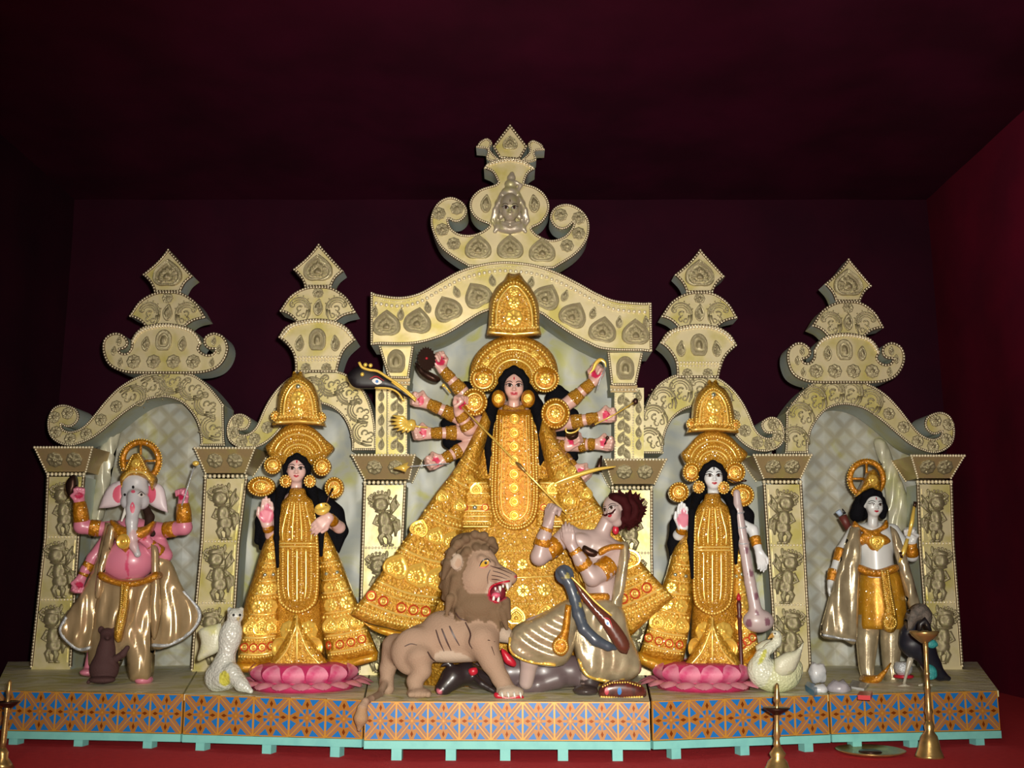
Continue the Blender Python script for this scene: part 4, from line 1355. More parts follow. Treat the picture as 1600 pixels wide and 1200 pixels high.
def face_paint(fr, surf, parent, brow='ink', tilt=0.0, lips='red_paint', bindi=True, big=1.0, mous=False):
    """painted eyes, brows and lips that hug the head"""
    for sx in (-1, 1):
        b = MB()
        e = big
        alm = [(sx * (.42 - .24 * e), -.05), (sx * (.42 - .12 * e), .08 * e), (sx * .46, .13 * e), (sx * (.42 + .22 * e), .07 * e), (sx * (.42 + .38 * e), .03), (sx * (.42 + .15 * e), -.11 * e), (sx * (.42 - .12 * e), -.12 * e)]
        decal(b, surf, spline(alm, 3, True), 0.0016, 0, frame=fr)
        cx = sx * .42 + tilt * .1
        decal(b, surf, [(cx + .145 * e * math.cos(a), .0 + .135 * e * math.sin(a)) for a in [i * math.pi / 6 for i in range(12)]], 0.0026, 1, frame=fr)
        stroke_decal(b, surf, [(sx * (.42 - .26 * e), -.06), (sx * (.42 - .12 * e), .10 * e), (sx * .47, .15 * e), (sx * (.42 + .25 * e), .09 * e), (sx * (.42 + .46 * e), .06)], .11, .08, 0.0034, 2, frame=fr)
        stroke_decal(b, surf, [(sx * (.42 - .22 * e), -.09), (sx * .42, -.15 * e), (sx * (.42 + .36 * e), -.0)], .04, .03, 0.0034, 2, frame=fr)
        b.build('eye', [M['eye_white'], M['iris'], M['ink']], parent, True)
        b = MB()
        stroke_decal(b, surf, [(sx * .16, .25), (sx * .38, .38), (sx * .62, .36), (sx * .84, .22)], .095, .06, 0.002, 0, frame=fr)
        b.build('eyebrow', M[brow], parent, True)
    b = MB()
    decal(b, surf, spline([(-.28, -.76), (-.10, -.67), (0, -.70), (.10, -.67), (.28, -.76), (.10, -.90), (0, -.92), (-.10, -.90)], 3, True), 0.0016, 0, frame=fr)
    stroke_decal(b, surf, [(-.26, -.765), (0, -.785), (.26, -.765)], .035, .035, 0.0026, 1, frame=fr)
    b.build('lips', [M[lips], M['brown_ink']], parent, True)
    if bindi:
        b = MB()
        decal(b, surf, spline([(0, .52), (-.07, .66), (0, .86), (.07, .66)], 3, True), 0.0018, 0, frame=fr)
        b.build('forehead_mark', M['red_paint'] if bindi is True else M[bindi], parent, True)


def add_hand(B, wrist, d, n, L, kind, skin, palm, thumb=1):
    """wrist point, direction of the hand, palm normal, length in metres; thumb +1/-1 picks the side"""
    W = B.w(wrist); d = Vector(d).normalized(); n = Vector(n); n = (n - d * n.dot(d)).normalized(); s = d.cross(n) * thumb
    iu = 1.0 / B.u
    C = lambda a, b, ra, rb, col=skin, k=0.02: B.cap(a, b, ra * L * iu, rb * L * iu, col, k * L * iu)
    offs = (.19, .065, -.065, -.18)
    lens = (.43, .49, .45, .35)
    for i, o in enumerate(offs):
        K = W + d * (.46 - .03 * abs(i - 1)) * L + s * o * L
        C(W + s * o * .55 * L, K, .105, .085, skin, .10)
        l = lens[i] * L
        if kind == 'open':
            m1 = K + d * l * .45 - n * .01 * L - s * o * .06 * L; m2 = K + d * l * .80 + n * .02 * L - s * o * .14 * L; m3 = K + d * l + n * .05 * L - s * o * .20 * L
            C(K, m1, .072, .066); C(m1, m2, .066, .060); C(m2, m3, .060, .050)
        elif kind == 'relaxed':
            m1 = K + d * l * .42 + n * .10 * l; m2 = K + d * l * .74 + n * .30 * l; m3 = K + d * l * .92 + n * .55 * l
            C(K, m1, .070, .064); C(m1, m2, .064, .058); C(m2, m3, .058, .048)
        else:
            m1 = K + d * .17 * L + n * .07 * L; m2 = K + d * .13 * L + n * .27 * L; m3 = K - d * .06 * L + n * .25 * L
            C(K, m1, .085, .080); C(m1, m2, .080, .074); C(m2, m3, .072, .060)
    T0 = W + d * .12 * L + s * .16 * L
    if kind == 'fist':
        a = W + d * .30 * L + s * .32 * L + n * .14 * L; b = W + d * .46 * L + s * .14 * L + n * .33 * L
    else:
        a = W + d * .34 * L + s * .31 * L + n * .08 * L; b = W + d * .56 * L + s * .30 * L + n * .10 * L
    C(T0, a, .10, .080, skin, .06); C(a, b, .078, .060)
    if palm is not None:
        B.ell(W + d * .34 * L + n * .12 * L, [.20 * L * iu, .20 * L * iu, .20 * L * iu], palm, None, 0.5, 'p')
        if kind == 'open':
            B.ell(W + d * .28 * L + n * .12 * L, [.27 * L * iu] * 3, palm, None, 0.5, 'p'); B.ell(W + d * .60 * L + n * .10 * L, [.12 * L * iu] * 3, palm, None, 0.5, 'p')


def bracelet(name, parent, a, b, r0, r1, mat, n=12):
    b_ = MB()
    a = Vector(a); b = Vector(b)
    pts = [a.lerp(b, t) for t in (0, .08, .3, .5, .7, .92, 1)]
    rr = [r0 * .92, r0 * 1.06, r0 * 1.02, (r0 + r1) / 2 * 1.08, r1 * 1.02, r1 * 1.06, r1 * .92]
    b_.tube(pts, rr, n)
    return b_.build(name, mat, parent, True)
# ------------------------------------------------------------------ middle: ten-armed goddess statue
SK = (0.66, 0.40, 0.34); PALM = (0.62, 0.03, 0.10)
YD = 5.9
T = empty('goddess_statue', (0.0, YD, ZS), 'tall ten-armed goddess statue in embroidered gold under the middle arch', 'statue')
DURGA = T
B = Body(YD, 660, 0.0042)
u = B.u
fr = head_frame(P(803, 603, YD - 26 * u), 15.8 * u, 1, 0, -6)
add_head(B, fr, SK, (0.5, 0.10, 0.12), neck=2.6)
B.ell((803, 690, 4), (40, 20, 55), SK)           # torso under the gown
B.cap((803, 650, 2), (803, 760, 4), 26, 30, SK)
ARMS = [
    # shoulder, elbow (or far end), wrist, hand dir, palm normal, kind, thumb, armlet spans
    ([(740, 650, 6), (722, 612, 0), (692, 578, -8)], (-.45, -.1, .75), (.75, -.8, .1), 1),
    ([(742, 668, 6), (712, 650, -2), (668, 630, -10)], (-.95, -.2, .25), (.35, -.9, -.1), 1),
    ([(750, 662, -14), (733, 670, -34), (718, 646, -44)], (-.1, -.25, 1), (.7, -.6, 0), -1),
    ([(742, 680, 6), (714, 676, -2), (672, 677, -10)], (-1, -.2, -.05), (.3, -.95, 0), 1),
    ([(745, 692, 8), (720, 703, 0), (692, 718, -8)], (-.85, -.2, -.35), (.3, -.9, .3), 1),
    ([(860, 650, 8), (893, 626, 0), (926, 597, -8)], (.55, -.1, .85), (-.6, -.8, .1), -1),
    ([(860, 664, 8), (892, 660, 0), (936, 652, -10)], (1, -.15, .1), (-.3, -.95, 0), -1),
    ([(852, 690, -6), (868, 698, -22), (886, 697, -34)], (.8, -.3, .55), (-.3, -.9, .1), -1),
    ([(868, 694, 8), (905, 695, 0), (932, 694, -10)], (1, -.2, -.05), (-.3, -.95, .1), -1),
    ([(862, 704, 6), (880, 716, -4), (898, 732, -14)], (.8, -.2, -.55), (-.2, -.9, .2), -1),
]
HANDS = []
for pts, d, n, th in ARMS:
    a, b, c = pts
    B.chain([a + (12.5,), b + (10.5,), c + (7.6,)], SK, 3)
    add_hand(B, c, d, n, 0.155, 'fist', SK, PALM, th)
body = B.build('body', M['painted'], T)
SB = Surf(B)
face_paint(fr, SB, T, big=1.12)
for pts, d, n, th in ARMS:
    a, b, c = [B.w(p) for p in pts]
    bracelet('armlet', T, b.lerp(c, 0.02), b.lerp(c, 0.44), 11.6 * u, 10.2 * u, M['gold_fine'])
    bracelet('bracelet', T, b.lerp(c, 0.56), b.lerp(c, 1.0), 9.6 * u, 8.6 * u, M['gold_fine'])
# hair: parted cap, two front locks and the dark curls behind the shoulders
HAIR = (0.006, 0.006, 0.009)
H = Body(YD, 660, 0.0050)
c, X, Fw, Z, h = fr
H.chain([(785, 610, -24, 5), (785, 594, -30, 6.2), (793, 583, -34, 6.4), (803, 577, -35, 6), (813, 583, -34, 6.4), (821, 594, -30, 6.2), (822, 610, -24, 5)], HAIR, 3)
H.ell((803, 592, -14), (19, 13, 18), HAIR)
H.chain([(783, 604, -16, 7), (776, 618, -10, 9), (768, 634, -14, 11), (764, 655, -22, 10.5), (762, 680, -24, 9), (764, 710, -28, 6), (764, 748, -32, 3)], HAIR, 3)
H.chain([(824, 604, -16, 7), (831, 618, -10, 9), (838, 634, -14, 11), (844, 655, -22, 10.5), (848, 685, -24, 9), (845, 715, -28, 6.5), (838, 747, -32, 3)], HAIR, 3)
for cx, cy, r in [(728, 606, 12), (738, 612, 14), (700, 662, 12), (708, 668, 15), (720, 660, 15), (704, 690, 13), (716, 696, 15), (728, 688, 15), (720, 640, 12), (722, 722, 10), (870, 612, 13), (880, 620, 13), (866, 622, 14), (893, 648, 12), (889, 655, 13), (880, 664, 15), (878, 678, 15), (895, 705, 9), (897, 715, 7), (886, 706, 10)]:
    H.ell((cx, cy, 16), (r, 9, r * 0.9), HAIR, None, 4)
H.build('hair', M['black'], T)
# gown
gown, g1 = loft('gown', [(640, 786, 820, .05, .05), (648, 762, 846, .09, .08), (668, 742, 868, .12, .10), (700, 738, 872, .14, .12), (760, 728, 882, .16, .14), (830, 706, 905, .19, .15), (900, 675, 935, .21, .16), (960, 655, 960, .22, .16), (1068, 640, 975, .23, .16)], YD, M['gold'], T, 48)
yw = lambda cx, k: (lambda x, y: abs(x - cx) * k)
wl, t1 = inflate('left_wing_panel', spline([(757, 640, 'c'), (745, 668), (712, 730), (680, 772), (628, 849), (586, 908), (547, 960, 'c'), (575, 973), (620, 984), (664, 997, 'c'), (700, 900), (722, 830), (745, 740), (768, 660, 'c')], 4, True), YD - .05, .055, M['gold'], T, 8, .03, lambda x, y: -abs(x - 800) * .0015, 12)
wr, t2 = inflate('right_wing_panel', spline([(848, 650, 'c'), (872, 690), (910, 748), (940, 794), (990, 864), (1053, 934, 'c'), (1020, 962), (986, 994, 'c'), (930, 960), (890, 860), (862, 770), (842, 680, 'c')], 4, True), YD - .05, .055, M['gold'], T, 8, .03, lambda x, y: -abs(x - 800) * .0015, 12)
hem, t3 = inflate('left_hem', spline([(549, 962, 'c'), (575, 975), (620, 985), (666, 996, 'c'), (660, 1001, 'c'), (615, 996), (585, 986), (566, 972)], 3, True), YD - .30, .05, M['gold_plain'], T, 8, .03, lambda x, y: (x - 605) * .0015)
SG = Surf(g1, t1, t2)
tl, t4 = inflate('left_tier_panel', spline([(728, 745, 'c'), (764, 748, 'c'), (776, 826, 'c'), (714, 826, 'c')], 1, True), YD - .15, .05, M['gold'], T, 7, .06, None, 12)
tr, t5 = inflate('right_tier_panel', spline([(842, 748, 'c'), (878, 745, 'c'), (894, 826, 'c'), (834, 826, 'c')], 1, True), YD - .15, .05, M['gold'], T, 7, .06, None, 12)
ap, t6 = inflate('apron', spline([(778, 640, 'c'), (829, 640, 'c'), (838, 700), (842, 780), (836, 812), (822, 826), (806, 830), (790, 826), (774, 812), (768, 780), (770, 700)], 4, True), YD - .17, .06, M['gold_amber'], T, 7, .06, None, 16)
SA = Surf(t6); ST = Surf(t4, t5); SW1 = Surf(t1); SW2 = Surf(t2)
# apron: medallions between bead strings
for i in range(8): orn_on(RING, ap, SA, 804, 655 + i * 21.5, 17, 0)
inn = lambda k: spline([(786 - k, 650), (784 - k, 720), (783 - k, 785), (790 - k * .8, 806 + k * .7), (804, 812 + k), (818 + k * .8, 806 + k * .7), (825 + k, 785), (824 + k, 720), (822 + k, 650)], 5)
stitch('bead_string', ap, SA, [(inn(0), .8, 4)], [(inn(4), 1.1, 3.0), (inn(9), 1.5, 3.6), (inn(13.5), 1.9, 4.4), (inn(-5), 1.0, 3.2)])
rd = []; bd = []
for sx in (-1, 1):
    X0 = lambda t: 804 + sx * (34 + 4 * t); X1 = lambda t: 804 + sx * (76 + 12 * t)
    for k, t in enumerate((.12, .2, .32, .55, .66, .76, .86, .96)):
        y = 745 + 81 * t
        rd.append(([(X0(t), y), (X1(t), y)], .9 if k % 2 else 1.3, 4))
        if k % 2 == 0: bd.append(([(X0(t), y + 4), (X1(t), y + 4)], 1.3, 4))
stitch('banding', T, ST, rd, bd)
for sx in (-1, 1):
    orn_on(GEM, T, ST, 804 + sx * 62, 793, 8); orn_on(RING_RED, T, ST, 804 + sx * 46, 793, 12); orn_on(RING_RED, T, ST, 804 + sx * 78, 793, 12)
    orn_on(HEART_G, T, ST, 804 + sx * 60, 765, 20)


def wing_decor(T, surf, Lf, Rf, bands, motifs, name='banding', sag=8):
    rd = []; bd = []
    def row(t):
        a = np.array(Lf(t)); b = np.array(Rf(t)); m = (a + b) / 2; m[1] += sag * t
        return spline([tuple(a), tuple(m), tuple(b)], 6)
    for t, kind in bands:
        L = row(t)
        if kind == 'b': bd.append((L, 1.5, 4.2))
        elif kind == 'B': bd.append((L, 2.1, 5.6))
        elif kind == 'r': rd.append((L, 1.0, 5))
        else: rd.append((L, 1.7, 5))
    stitch(name, T, surf, rd, bd)
    for t, me, n, size, rot in motifs:
        L = row(t)
        for q in range(n):
            x, y = L[int((q + .5) / n * (len(L) - 1))]
            orn_on(me, T, surf, x, y, size, rot)


Lf = lambda t: tuple(np.array((748, 664)) * (1 - t) + np.array((552, 955)) * t)
Rf = lambda t: tuple(np.array((764, 690)) * (1 - t) + np.array((675, 985)) * t)
BANDS = [(.14, 'r'), (.17, 'b'), (.26, 'R'), (.29, 'b'), (.42, 'r'), (.45, 'B'), (.47, 'r'), (.62, 'b'), (.65, 'R'), (.67, 'b'), (.83, 'R'), (.85, 'b'), (.87, 'r'), (.94, 'R'), (.965, 'b'), (.985, 'B')]
wing_decor(wl, SW1, Lf, Rf, BANDS, [(.22, ROSE_G, 2, 15, 0), (.36, HEART_G, 2, 22, -10), (.54, HEART_G, 3, 30, 20), (.745, HEART_G, 3, 42, 25), (.905, RING_RED, 5, 17, 0), (.905, GEM, 5, 7, 0)])
Lf2 = lambda t: tuple(np.array((850, 680)) * (1 - t) + np.array((925, 975)) * t)
Rf2 = lambda t: tuple(np.array((862, 672)) * (1 - t) + np.array((1047, 934)) * t)
wing_decor(wr, SW2, Lf2, Rf2, BANDS, [(.22, ROSE_G, 2, 15, 0), (.36, HEART_G, 2, 22, 10), (.54, HEART_G, 3, 28, -20), (.745, HEART_G, 3, 36, -25), (.905, RING_RED, 5, 17, 0), (.905, GEM, 5, 7, 0)])
# lower gown ornament
wing_decor(gown, Surf(g1), lambda t: (745 - 15 * t, 840 + 200 * t), lambda t: (865 + 20 * t, 840 + 200 * t), [(.1, 'b'), (.3, 'r'), (.5, 'b')], [(.2, ROSE_G, 4, 18, 0), (.4, ROSE_G, 4, 22, 0), (.6, HEART_G, 3, 30, 0)])

# crown in two tiers, ear wheels, earrings, collar and shoulder wheels
halo, th_ = inflate('crown_halo', spline([(738, 600), (735, 575), (746, 550), (770, 531), (803, 524), (836, 531), (860, 549), (871, 573), (870, 600), (850, 612), (803, 606), (756, 612)], 5, True), YD + .05, .06, M['gold_fine'], T, 6, .05, None, 30)
SH = Surf(th_)
arc = lambda r, ry, a0=200, a1=-20, cy=590: [(803 + r * math.cos(math.radians(a)), cy - ry * math.sin(math.radians(a))) for a in np.linspace(a0, a1, 30)]
stitch('crown_beading', halo, SH, [(arc(30, 28), 1.4, 4), (arc(46, 44), 1.2, 4)], [(arc(36, 34), 1.7, 4.4), (arc(54, 51), 1.5, 4.2), (arc(62, 58), 1.9, 5.0), (arc(41, 39), 1.2, 3.6)])
for a in np.linspace(150, 30, 7): orn_on(ROSE_G, halo, SH, 803 + 50 * math.cos(math.radians(a)), 590 - 48 * math.sin(math.radians(a)), 12)
bell, tb_ = inflate('crown_top', spline([(760, 522, 'c'), (763, 508), (764, 490), (766, 468), (776, 448), (788, 437, 'c'), (794, 426, 'c'), (803, 428), (812, 426, 'c'), (819, 437, 'c'), (830, 450), (840, 470), (843, 490), (843, 508), (846, 522, 'c'), (803, 526)], 4, True), YD + .02, .10, M['gold'], T, 6, .08, None, 24)
SBl = Surf(tb_)
bo = lambda k: spline([(768 + k, 512), (769 + k, 488), (774 + k, 464 + k * .5), (790 + k * .6, 445 + k * .7), (803, 440 + k), (816 - k * .6, 445 + k * .7), (832 - k, 464 + k * .5), (838 - k, 488), (839 - k, 512)], 5)
stitch('crown_beading', bell, SBl, [(bo(7), 1.5, 4), ([(764, 519), (803, 522), (842, 519)], 2.2, 5)], [(bo(1), 1.7, 4.6), (bo(12), 1.4, 4), ([(766, 511), (803, 514), (840, 511)], 2.0, 5)])
for y, sz in ((455, 16), (473, 20), (497, 28)): orn_on(ROSE_G, bell, SBl, 803, y, sz)
for cx, cy, r, dz in [(755, 592, 21, -.03), (852, 592, 22, -.03)]:
    w, tw = inflate('crown_side_wheel', [(cx + r * math.cos(a), cy + r * .95 * math.sin(a)) for a in np.linspace(0, 2 * math.pi, 24, endpoint=False)], YD + .0, .04, M['gold_amber'], T, 5, .04)
    sw = Surf(tw)
    stitch('wheel_beading', w, sw, [([(cx + r * .72 * math.cos(a), cy + r * .7 * math.sin(a)) for a in np.linspace(-.5, 3.9, 22)], 1.5, 3)], [([(cx + r * .95 * math.cos(a), cy + r * .9 * math.sin(a)) for a in np.linspace(0, 6.2, 40)], 1.5, 4)])
    orn_on(ROSE_G, w, sw, cx, cy, 18)
for cx, cy, rx, ry in [(779, 623, 11, 14), (825, 623, 11, 14)]:
    w, tw = inflate('earring', [(cx + rx * math.cos(a), cy + ry * math.sin(a)) for a in np.linspace(0, 2 * math.pi, 20, endpoint=False)], YD - .13, .03, M['gold_amber'], T, 4, .02)
    orn_on(RING, w, Surf(tw), cx, cy, 15)
cl, tc_ = inflate('collar', spline([(788, 632), (803, 636), (818, 632), (820, 642), (803, 648), (786, 642)], 4, True), YD - .10, .03, M['gold_fine'], T, 4, .05)
for cx, cy, r in [(741, 628, 21), (868, 646, 23)]:
    w, tw = inflate('shoulder_wheel', [(cx + r * math.cos(a), cy + r * 1.05 * math.sin(a)) for a in np.linspace(0, 2 * math.pi, 26, endpoint=False)], YD - .12, .05, M['gold_amber'], T, 5, .06)
    sw = Surf(tw)
    ring = lambda f: [(cx + r * f * math.cos(a), cy + r * 1.05 * f * math.sin(a)) for a in np.linspace(0, 6.2, 44)]
    stitch('wheel_beading', w, sw, [(ring(.6), 1.1, 3.4)], [(ring(.9), 1.6, 4.4), (ring(.42), 1.2, 3.6)])
    orn_on(ROSE_G, w, sw, cx, cy, 15)
# ------------------------------------------------------------------ weapons in the goddess's hands
def tagged(o, label, cat, group=None): return tag(o, label, cat, group)


def rod(b, pts, r, m=0, n=8): b.tube(pts, r, n, m)


YW = 5.75
WG = 'weapons held by the ten-armed goddess'
# long spear that runs from her fist to the warrior
T = empty('spear', P(886, 802, 5.50), 'long thin gilt spear slanting from the goddess\'s fist to the warrior', 'spear', WG)
b = MB(); a0 = P(722, 636, 5.68); a1 = P(886, 803, 5.47)
rod(b, [a0, a0.lerp(a1, .5), a1], .0055); b.build('shaft', M['gilt'], T, True)
b = MB(); c0 = a0.lerp(a1, .56); rod(b, [a0.lerp(a1, .52), c0, a0.lerp(a1, .64)], [.004, .011, .004]); b.build('grip', M['brass'], T, True)

# great painted sword with an eye on the blade
T = empty('ritual_sword', P(650, 632, 5.7), 'big black and gilt sword with a painted eye in the goddess\'s left-side hand', 'sword', WG)
YQ = 5.62
bl, tq = inflate('blade', spline([(650, 624, 'c'), (625, 602), (604, 588), (586, 577), (570, 570), (556, 574), (543, 586), (548, 600), (558, 606), (580, 607), (600, 606), (620, 612), (634, 620)], 4, True), YQ, .02, M['ink'], T, 6, .015)
sq = Surf(tq)
b = MB()
for pts, r in [([(650, 624), (626, 603), (606, 590), (590, 580), (577, 578), (566, 574), (561, 566)], 2.2), ([(586, 606), (608, 607), (622, 614), (631, 627)], 1.6), ([(650, 627), (634, 613), (612, 597)], 1.3)]:
    b.tube([P(x, y, YQ - .026) for x, y in spline(pts, 4)], r * .0036, 7)
b.build('gilt_edge', M['gilt'], T, True)
b = MB(); decal(b, sq, spline([(581, 595), (588, 591), (597, 597), (589, 601)], 3, True), .002, 0); decal(b, sq, [(589 + 2.6 * math.cos(a), 596 + 2.6 * math.sin(a)) for a in np.linspace(0, 5.5, 8)], .004, 1)
stroke_decal(b, sq, [(578, 592), (588, 588), (600, 595)], 1.8, 1.2, .004, 2)
b.build('painted_eye', [M['eye_white'], M['tile_blue'], M['red_paint']], T, True)
b = MB()
for x, y in [(571, 570), (579, 571), (566, 585)]: b.ball(P(x, y, YQ - .03), .012, 8, 6)
b.build('boss', M['gilt'], T, True)

# serrated discus and a dark lotus club behind it
T = empty('serrated_discus', P(668, 562, 5.72), 'dark serrated discus on a raised finger at the upper left', 'discus', WG)
b = MB(); n = 40; c = P(667, 561, 5.72); v = []; f = []
for k in range(n):
    a = 2 * math.pi * k / n; r = (.066 if k % 2 else .056)
    for dy in (-.008, .008): v.append(c + Vector((r * .78 * math.cos(a), dy + .4 * r * math.cos(a), r * 1.1 * math.sin(a))))
f = [tuple(range(0, 2 * n, 2))[::-1], tuple(range(1, 2 * n, 2))] + [(2 * k, 2 * k + 1, (2 * k + 3) % (2 * n), (2 * k + 2) % (2 * n)) for k in range(n)]
link('disc', mesh('disc', v, f, M['dark_brass']), T)
b = MB(); b.ball(c + Vector((0, -.02, 0)), .008, 8, 6); b.build('hub', M['red_paint'], T, True)
o = inflate('conch', spline([(648, 567), (655, 570), (666, 578), (680, 585), (688, 592), (681, 597), (668, 593), (655, 583)], 4, True), 5.84, .04, M['dark_brass'], None, 6, .03)[0]
tag(o, 'brown conch-like shell hanging below the serrated discus', 'shell', WG)

# gilt crown-shaped bell, arrow, sickle, bolt, bowl, bow, short mace
T = empty('hand_bell', P(640, 664, 5.7), 'bright gilt flower-shaped bell beside the middle left hand', 'bell', WG)
b = MB(); rod(b, [P(668, 668, 5.68), P(640, 665, 5.68)], .005); b.build('stem', M['gilt'], T, True)
b = MB()
for k in range(7):
    a = math.radians(150 + k * 22); rod(b, [P(640, 664, 5.68), P(640 + 13 * math.cos(a), 662 - 10 * math.sin(a) - 4, 5.66), P(632 + 22 * math.cos(a), 660 - 18 * math.sin(a) * 1.0 - 2, 5.65)], [.012, .016, .003], n=6)
b.lathe(P(642, 664, 5.68), [(.008, -.03), (.03, -.02), (.034, 0), (.02, .03), (.006, .045)], 14, axis=(-1, 0, .1)); b.build('cup', M['gilt'], T, True)
T = empty('arrow', P(675, 727, 5.7), 'slim arrow with a leaf-shaped gilt head in the lowest left hand', 'arrow', WG)
b = MB(); rod(b, [P(702, 724, 5.72), P(640, 729, 5.68)], .0035); b.build('shaft', M['silver_hem'], T, True)
inflate('arrowhead', [(614, 732), (628, 726), (638, 722), (636, 728), (641, 729), (636, 733), (634, 738), (626, 735)], 5.68, .02, M['gilt'], T, 5, .01)
T = empty('sickle', P(938, 590, 5.75), 'small curved gilt sickle in the raised right hand', 'sickle', WG)
b = MB(); b.tube([P(x, y, 5.70) for x, y in spline([(920, 585), (927, 577), (931, 568), (938, 562), (945, 566), (947, 574)], 4)], [.002 + .010 * math.sin(math.pi * i / 20.0) for i in range(21)], 7, flat=.4); b.build('blade', M['gilt'], T, True)
b = MB(); rod(b, [P(947, 574, 5.70), P(938, 592, 5.69), P(933, 610, 5.70)], .004); b.build('handle', M['silver_hem'], T, True)
T = empty('thunderbolt', P(950, 655, 5.75), 'thin rod with dark round ends in the second right hand', 'rod', WG)
b = MB(); rod(b, [P(928, 664, 5.68), P(960, 648, 5.68), P(992, 628, 5.70)], .004); b.build('rod', M['gilt'], T, True)
b = MB(); b.ball(P(993, 627, 5.70), .016, 10, 7, 0, (1, 1, 1.2)); b.ball(P(927, 664, 5.68), .010, 8, 6); b.build('knob', M['dark_brass'], T, True)
T = empty('bowl', P(897, 685, 5.68), 'dark bowl with a gilt rim above a right-side fist', 'bowl', WG)
b = MB(); b.lathe(P(894, 678, 5.66), [(.006, -.03), (.03, -.022), (.038, 0), (.036, .006), (.03, .002)], 18, axis=(-.3, -.55, .8)); b.build('cup', M['dark_brass'], T, True)
b = MB(); b.tube([P(895 + 11 * math.cos(a), 669 + 7 * math.sin(a) - 3 * math.cos(a), 5.63) for a in np.linspace(.3, 3.6, 14)], .005, 6); b.build('rim', M['gilt'], T, True)
T = empty('bow', P(908, 742, 5.62), 'yellow gilt bow held low in the lowest right hand', 'bow', WG)
b = MB(); b.tube([P(x, y, 5.60) for x, y in spline([(864, 757), (880, 750), (906, 741), (935, 733), (962, 729)], 5)], [.004 + .009 * math.sin(math.pi * i / 20.0) for i in range(21)], 8); b.build('limb', M['gilt'], T, True)
b = MB(); b.tube([P(940, 712, 5.66), P(937, 725, 5.66), P(935, 737, 5.66)], [.006, .013, .020], 10); b.build('tip', M['dark_brass'], T, True)
o = MB(); o.ball(P(949, 684, 5.68), .010, 8, 6); o.tube([P(949, 686, 5.68), P(945, 694, 5.69)], .004, 6)
tag(o.build('short_mace', M['dark_brass'], None, True), 'tiny dark knobbed mace in the third right hand', 'mace', WG)
o = MB(); o.ball(P(693, 602, 5.76), .011, 8, 6); o.tube([P(695, 603, 5.76), P(704, 614, 5.78)], .005, 6)
tag(o.build('short_mace', M['gilt'], None, True), 'small gilt knobbed mace against the upper left forearm', 'mace', WG)

# ------------------------------------------------------------------ the two standing goddesses on lotus thrones
def petal_mesh(name, L, W, curl, mat, thick=.02):
    """petal growing along +X from the origin, rising with curl"""
    v = []; f = []; nu, nv = 8, 6
    for i in range(nu + 1):
        t = i / nu
        w = W * (math.sin(math.pi * (0.12 + 0.80 * t)) ** .7) * (1 if t < .98 else .3)
        for j in range(nv + 1):
            s_ = j / nv * 2 - 1
            x, z = curl(t)
            v.append((x * L, s_ * w / 2, z * L + thick * (1 - s_ * s_) * math.sin(math.pi * min(1, t * .9 + .05))))
    for i in range(nu):
        for j in range(nv): f.append((i * (nv + 1) + j, (i + 1) * (nv + 1) + j, (i + 1) * (nv + 1) + j + 1, i * (nv + 1) + j + 1))
    return mesh(name, v, f, mat, True)


M['petal_top'] = material('pink_petal', (0.72, 0.25, 0.36), 0.30, 0.0, (0.60, 0.08, 0.20), 14, 0.42, 0.62, coat=.3)
M['petal_low'] = material('dusky_pink_petal', (0.55, 0.16, 0.23), 0.36, 0.0, (0.62, 0.24, 0.30), 18, 0.42, 0.62, coat=.2)
M['lotus_core'] = material('deep_pink_core', (0.50, 0.03, 0.12), 0.4, 0.0, (0.40, 0.02, 0.09), 10)
PET_LOW = petal_mesh('lower_petal', .135, .118, lambda t: (t, .26 * math.sin(t * 2.6)), M['petal_low'], .016)
PET_UP = petal_mesh('upper_petal', .125, .115, lambda t: (.46 * math.sin(t * 2.75), t * .82), M['petal_top'], .0)


def lotus(px, label, R=.335, Yc=5.63, back=True):
    c = P(px, 1070, Yc)
    T = empty('lotus_throne', (c.x, Yc, ZS), label, 'lotus throne', 'pink lotus thrones on the stage')
    b = MB(); b.lathe((c.x, Yc, ZS), [(R - .07, 0), (R - .06, .03), (R - .10, .05), (R - .09, .12), (R - .16, .135)], 40); b.build('core', M['lotus_core'], T, True)
    for k in range(20):
        a = 2 * math.pi * (k + .5) / 20
        q = Quaternion((0, 0, 1), a)
        link('lower_petal', PET_LOW, T, Vector((c.x, Yc, ZS + .004)) + q @ Vector((R - .105, 0, 0)), q)
    for k in range(15):
        a = 2 * math.pi * (k + .25) / 15
        q = Quaternion((0, 0, 1), a)
        link('upper_petal', PET_UP, T, Vector((c.x, Yc, ZS + .032)) + q @ Vector((R - .105, 0, 0)), q)
    return T


lotus(475, 'pink lotus throne under the left standing goddess')
lotus(1098, 'pink lotus throne under the veena-playing goddess, beside the swan', .31)


def disc(cx, cy, rx, ry, Y, T, mat='gold_amber', name='wheel_ornament', th=.03):
    w, tw = inflate(name, [(cx + rx * math.cos(a), cy + ry * math.sin(a)) for a in np.linspace(0, 2 * math.pi, 22, endpoint=False)], Y, th, M[mat], T, 5, .03)
    sw = Surf(tw)
    ring = lambda f: [(cx + rx * f * math.cos(a), cy + ry * f * math.sin(a)) for a in np.linspace(0, 6.2, 36)]
    stitch('wheel_beading', w, sw, [(ring(.58), .9, 3.2)], [(ring(.9), 1.3, 4.0)] + ([(ring(.35), 1.0, 3.2)] if rx > 12 else []))
    if rx > 10: orn_on(ROSE_G, w, sw, cx, cy, rx * .6)


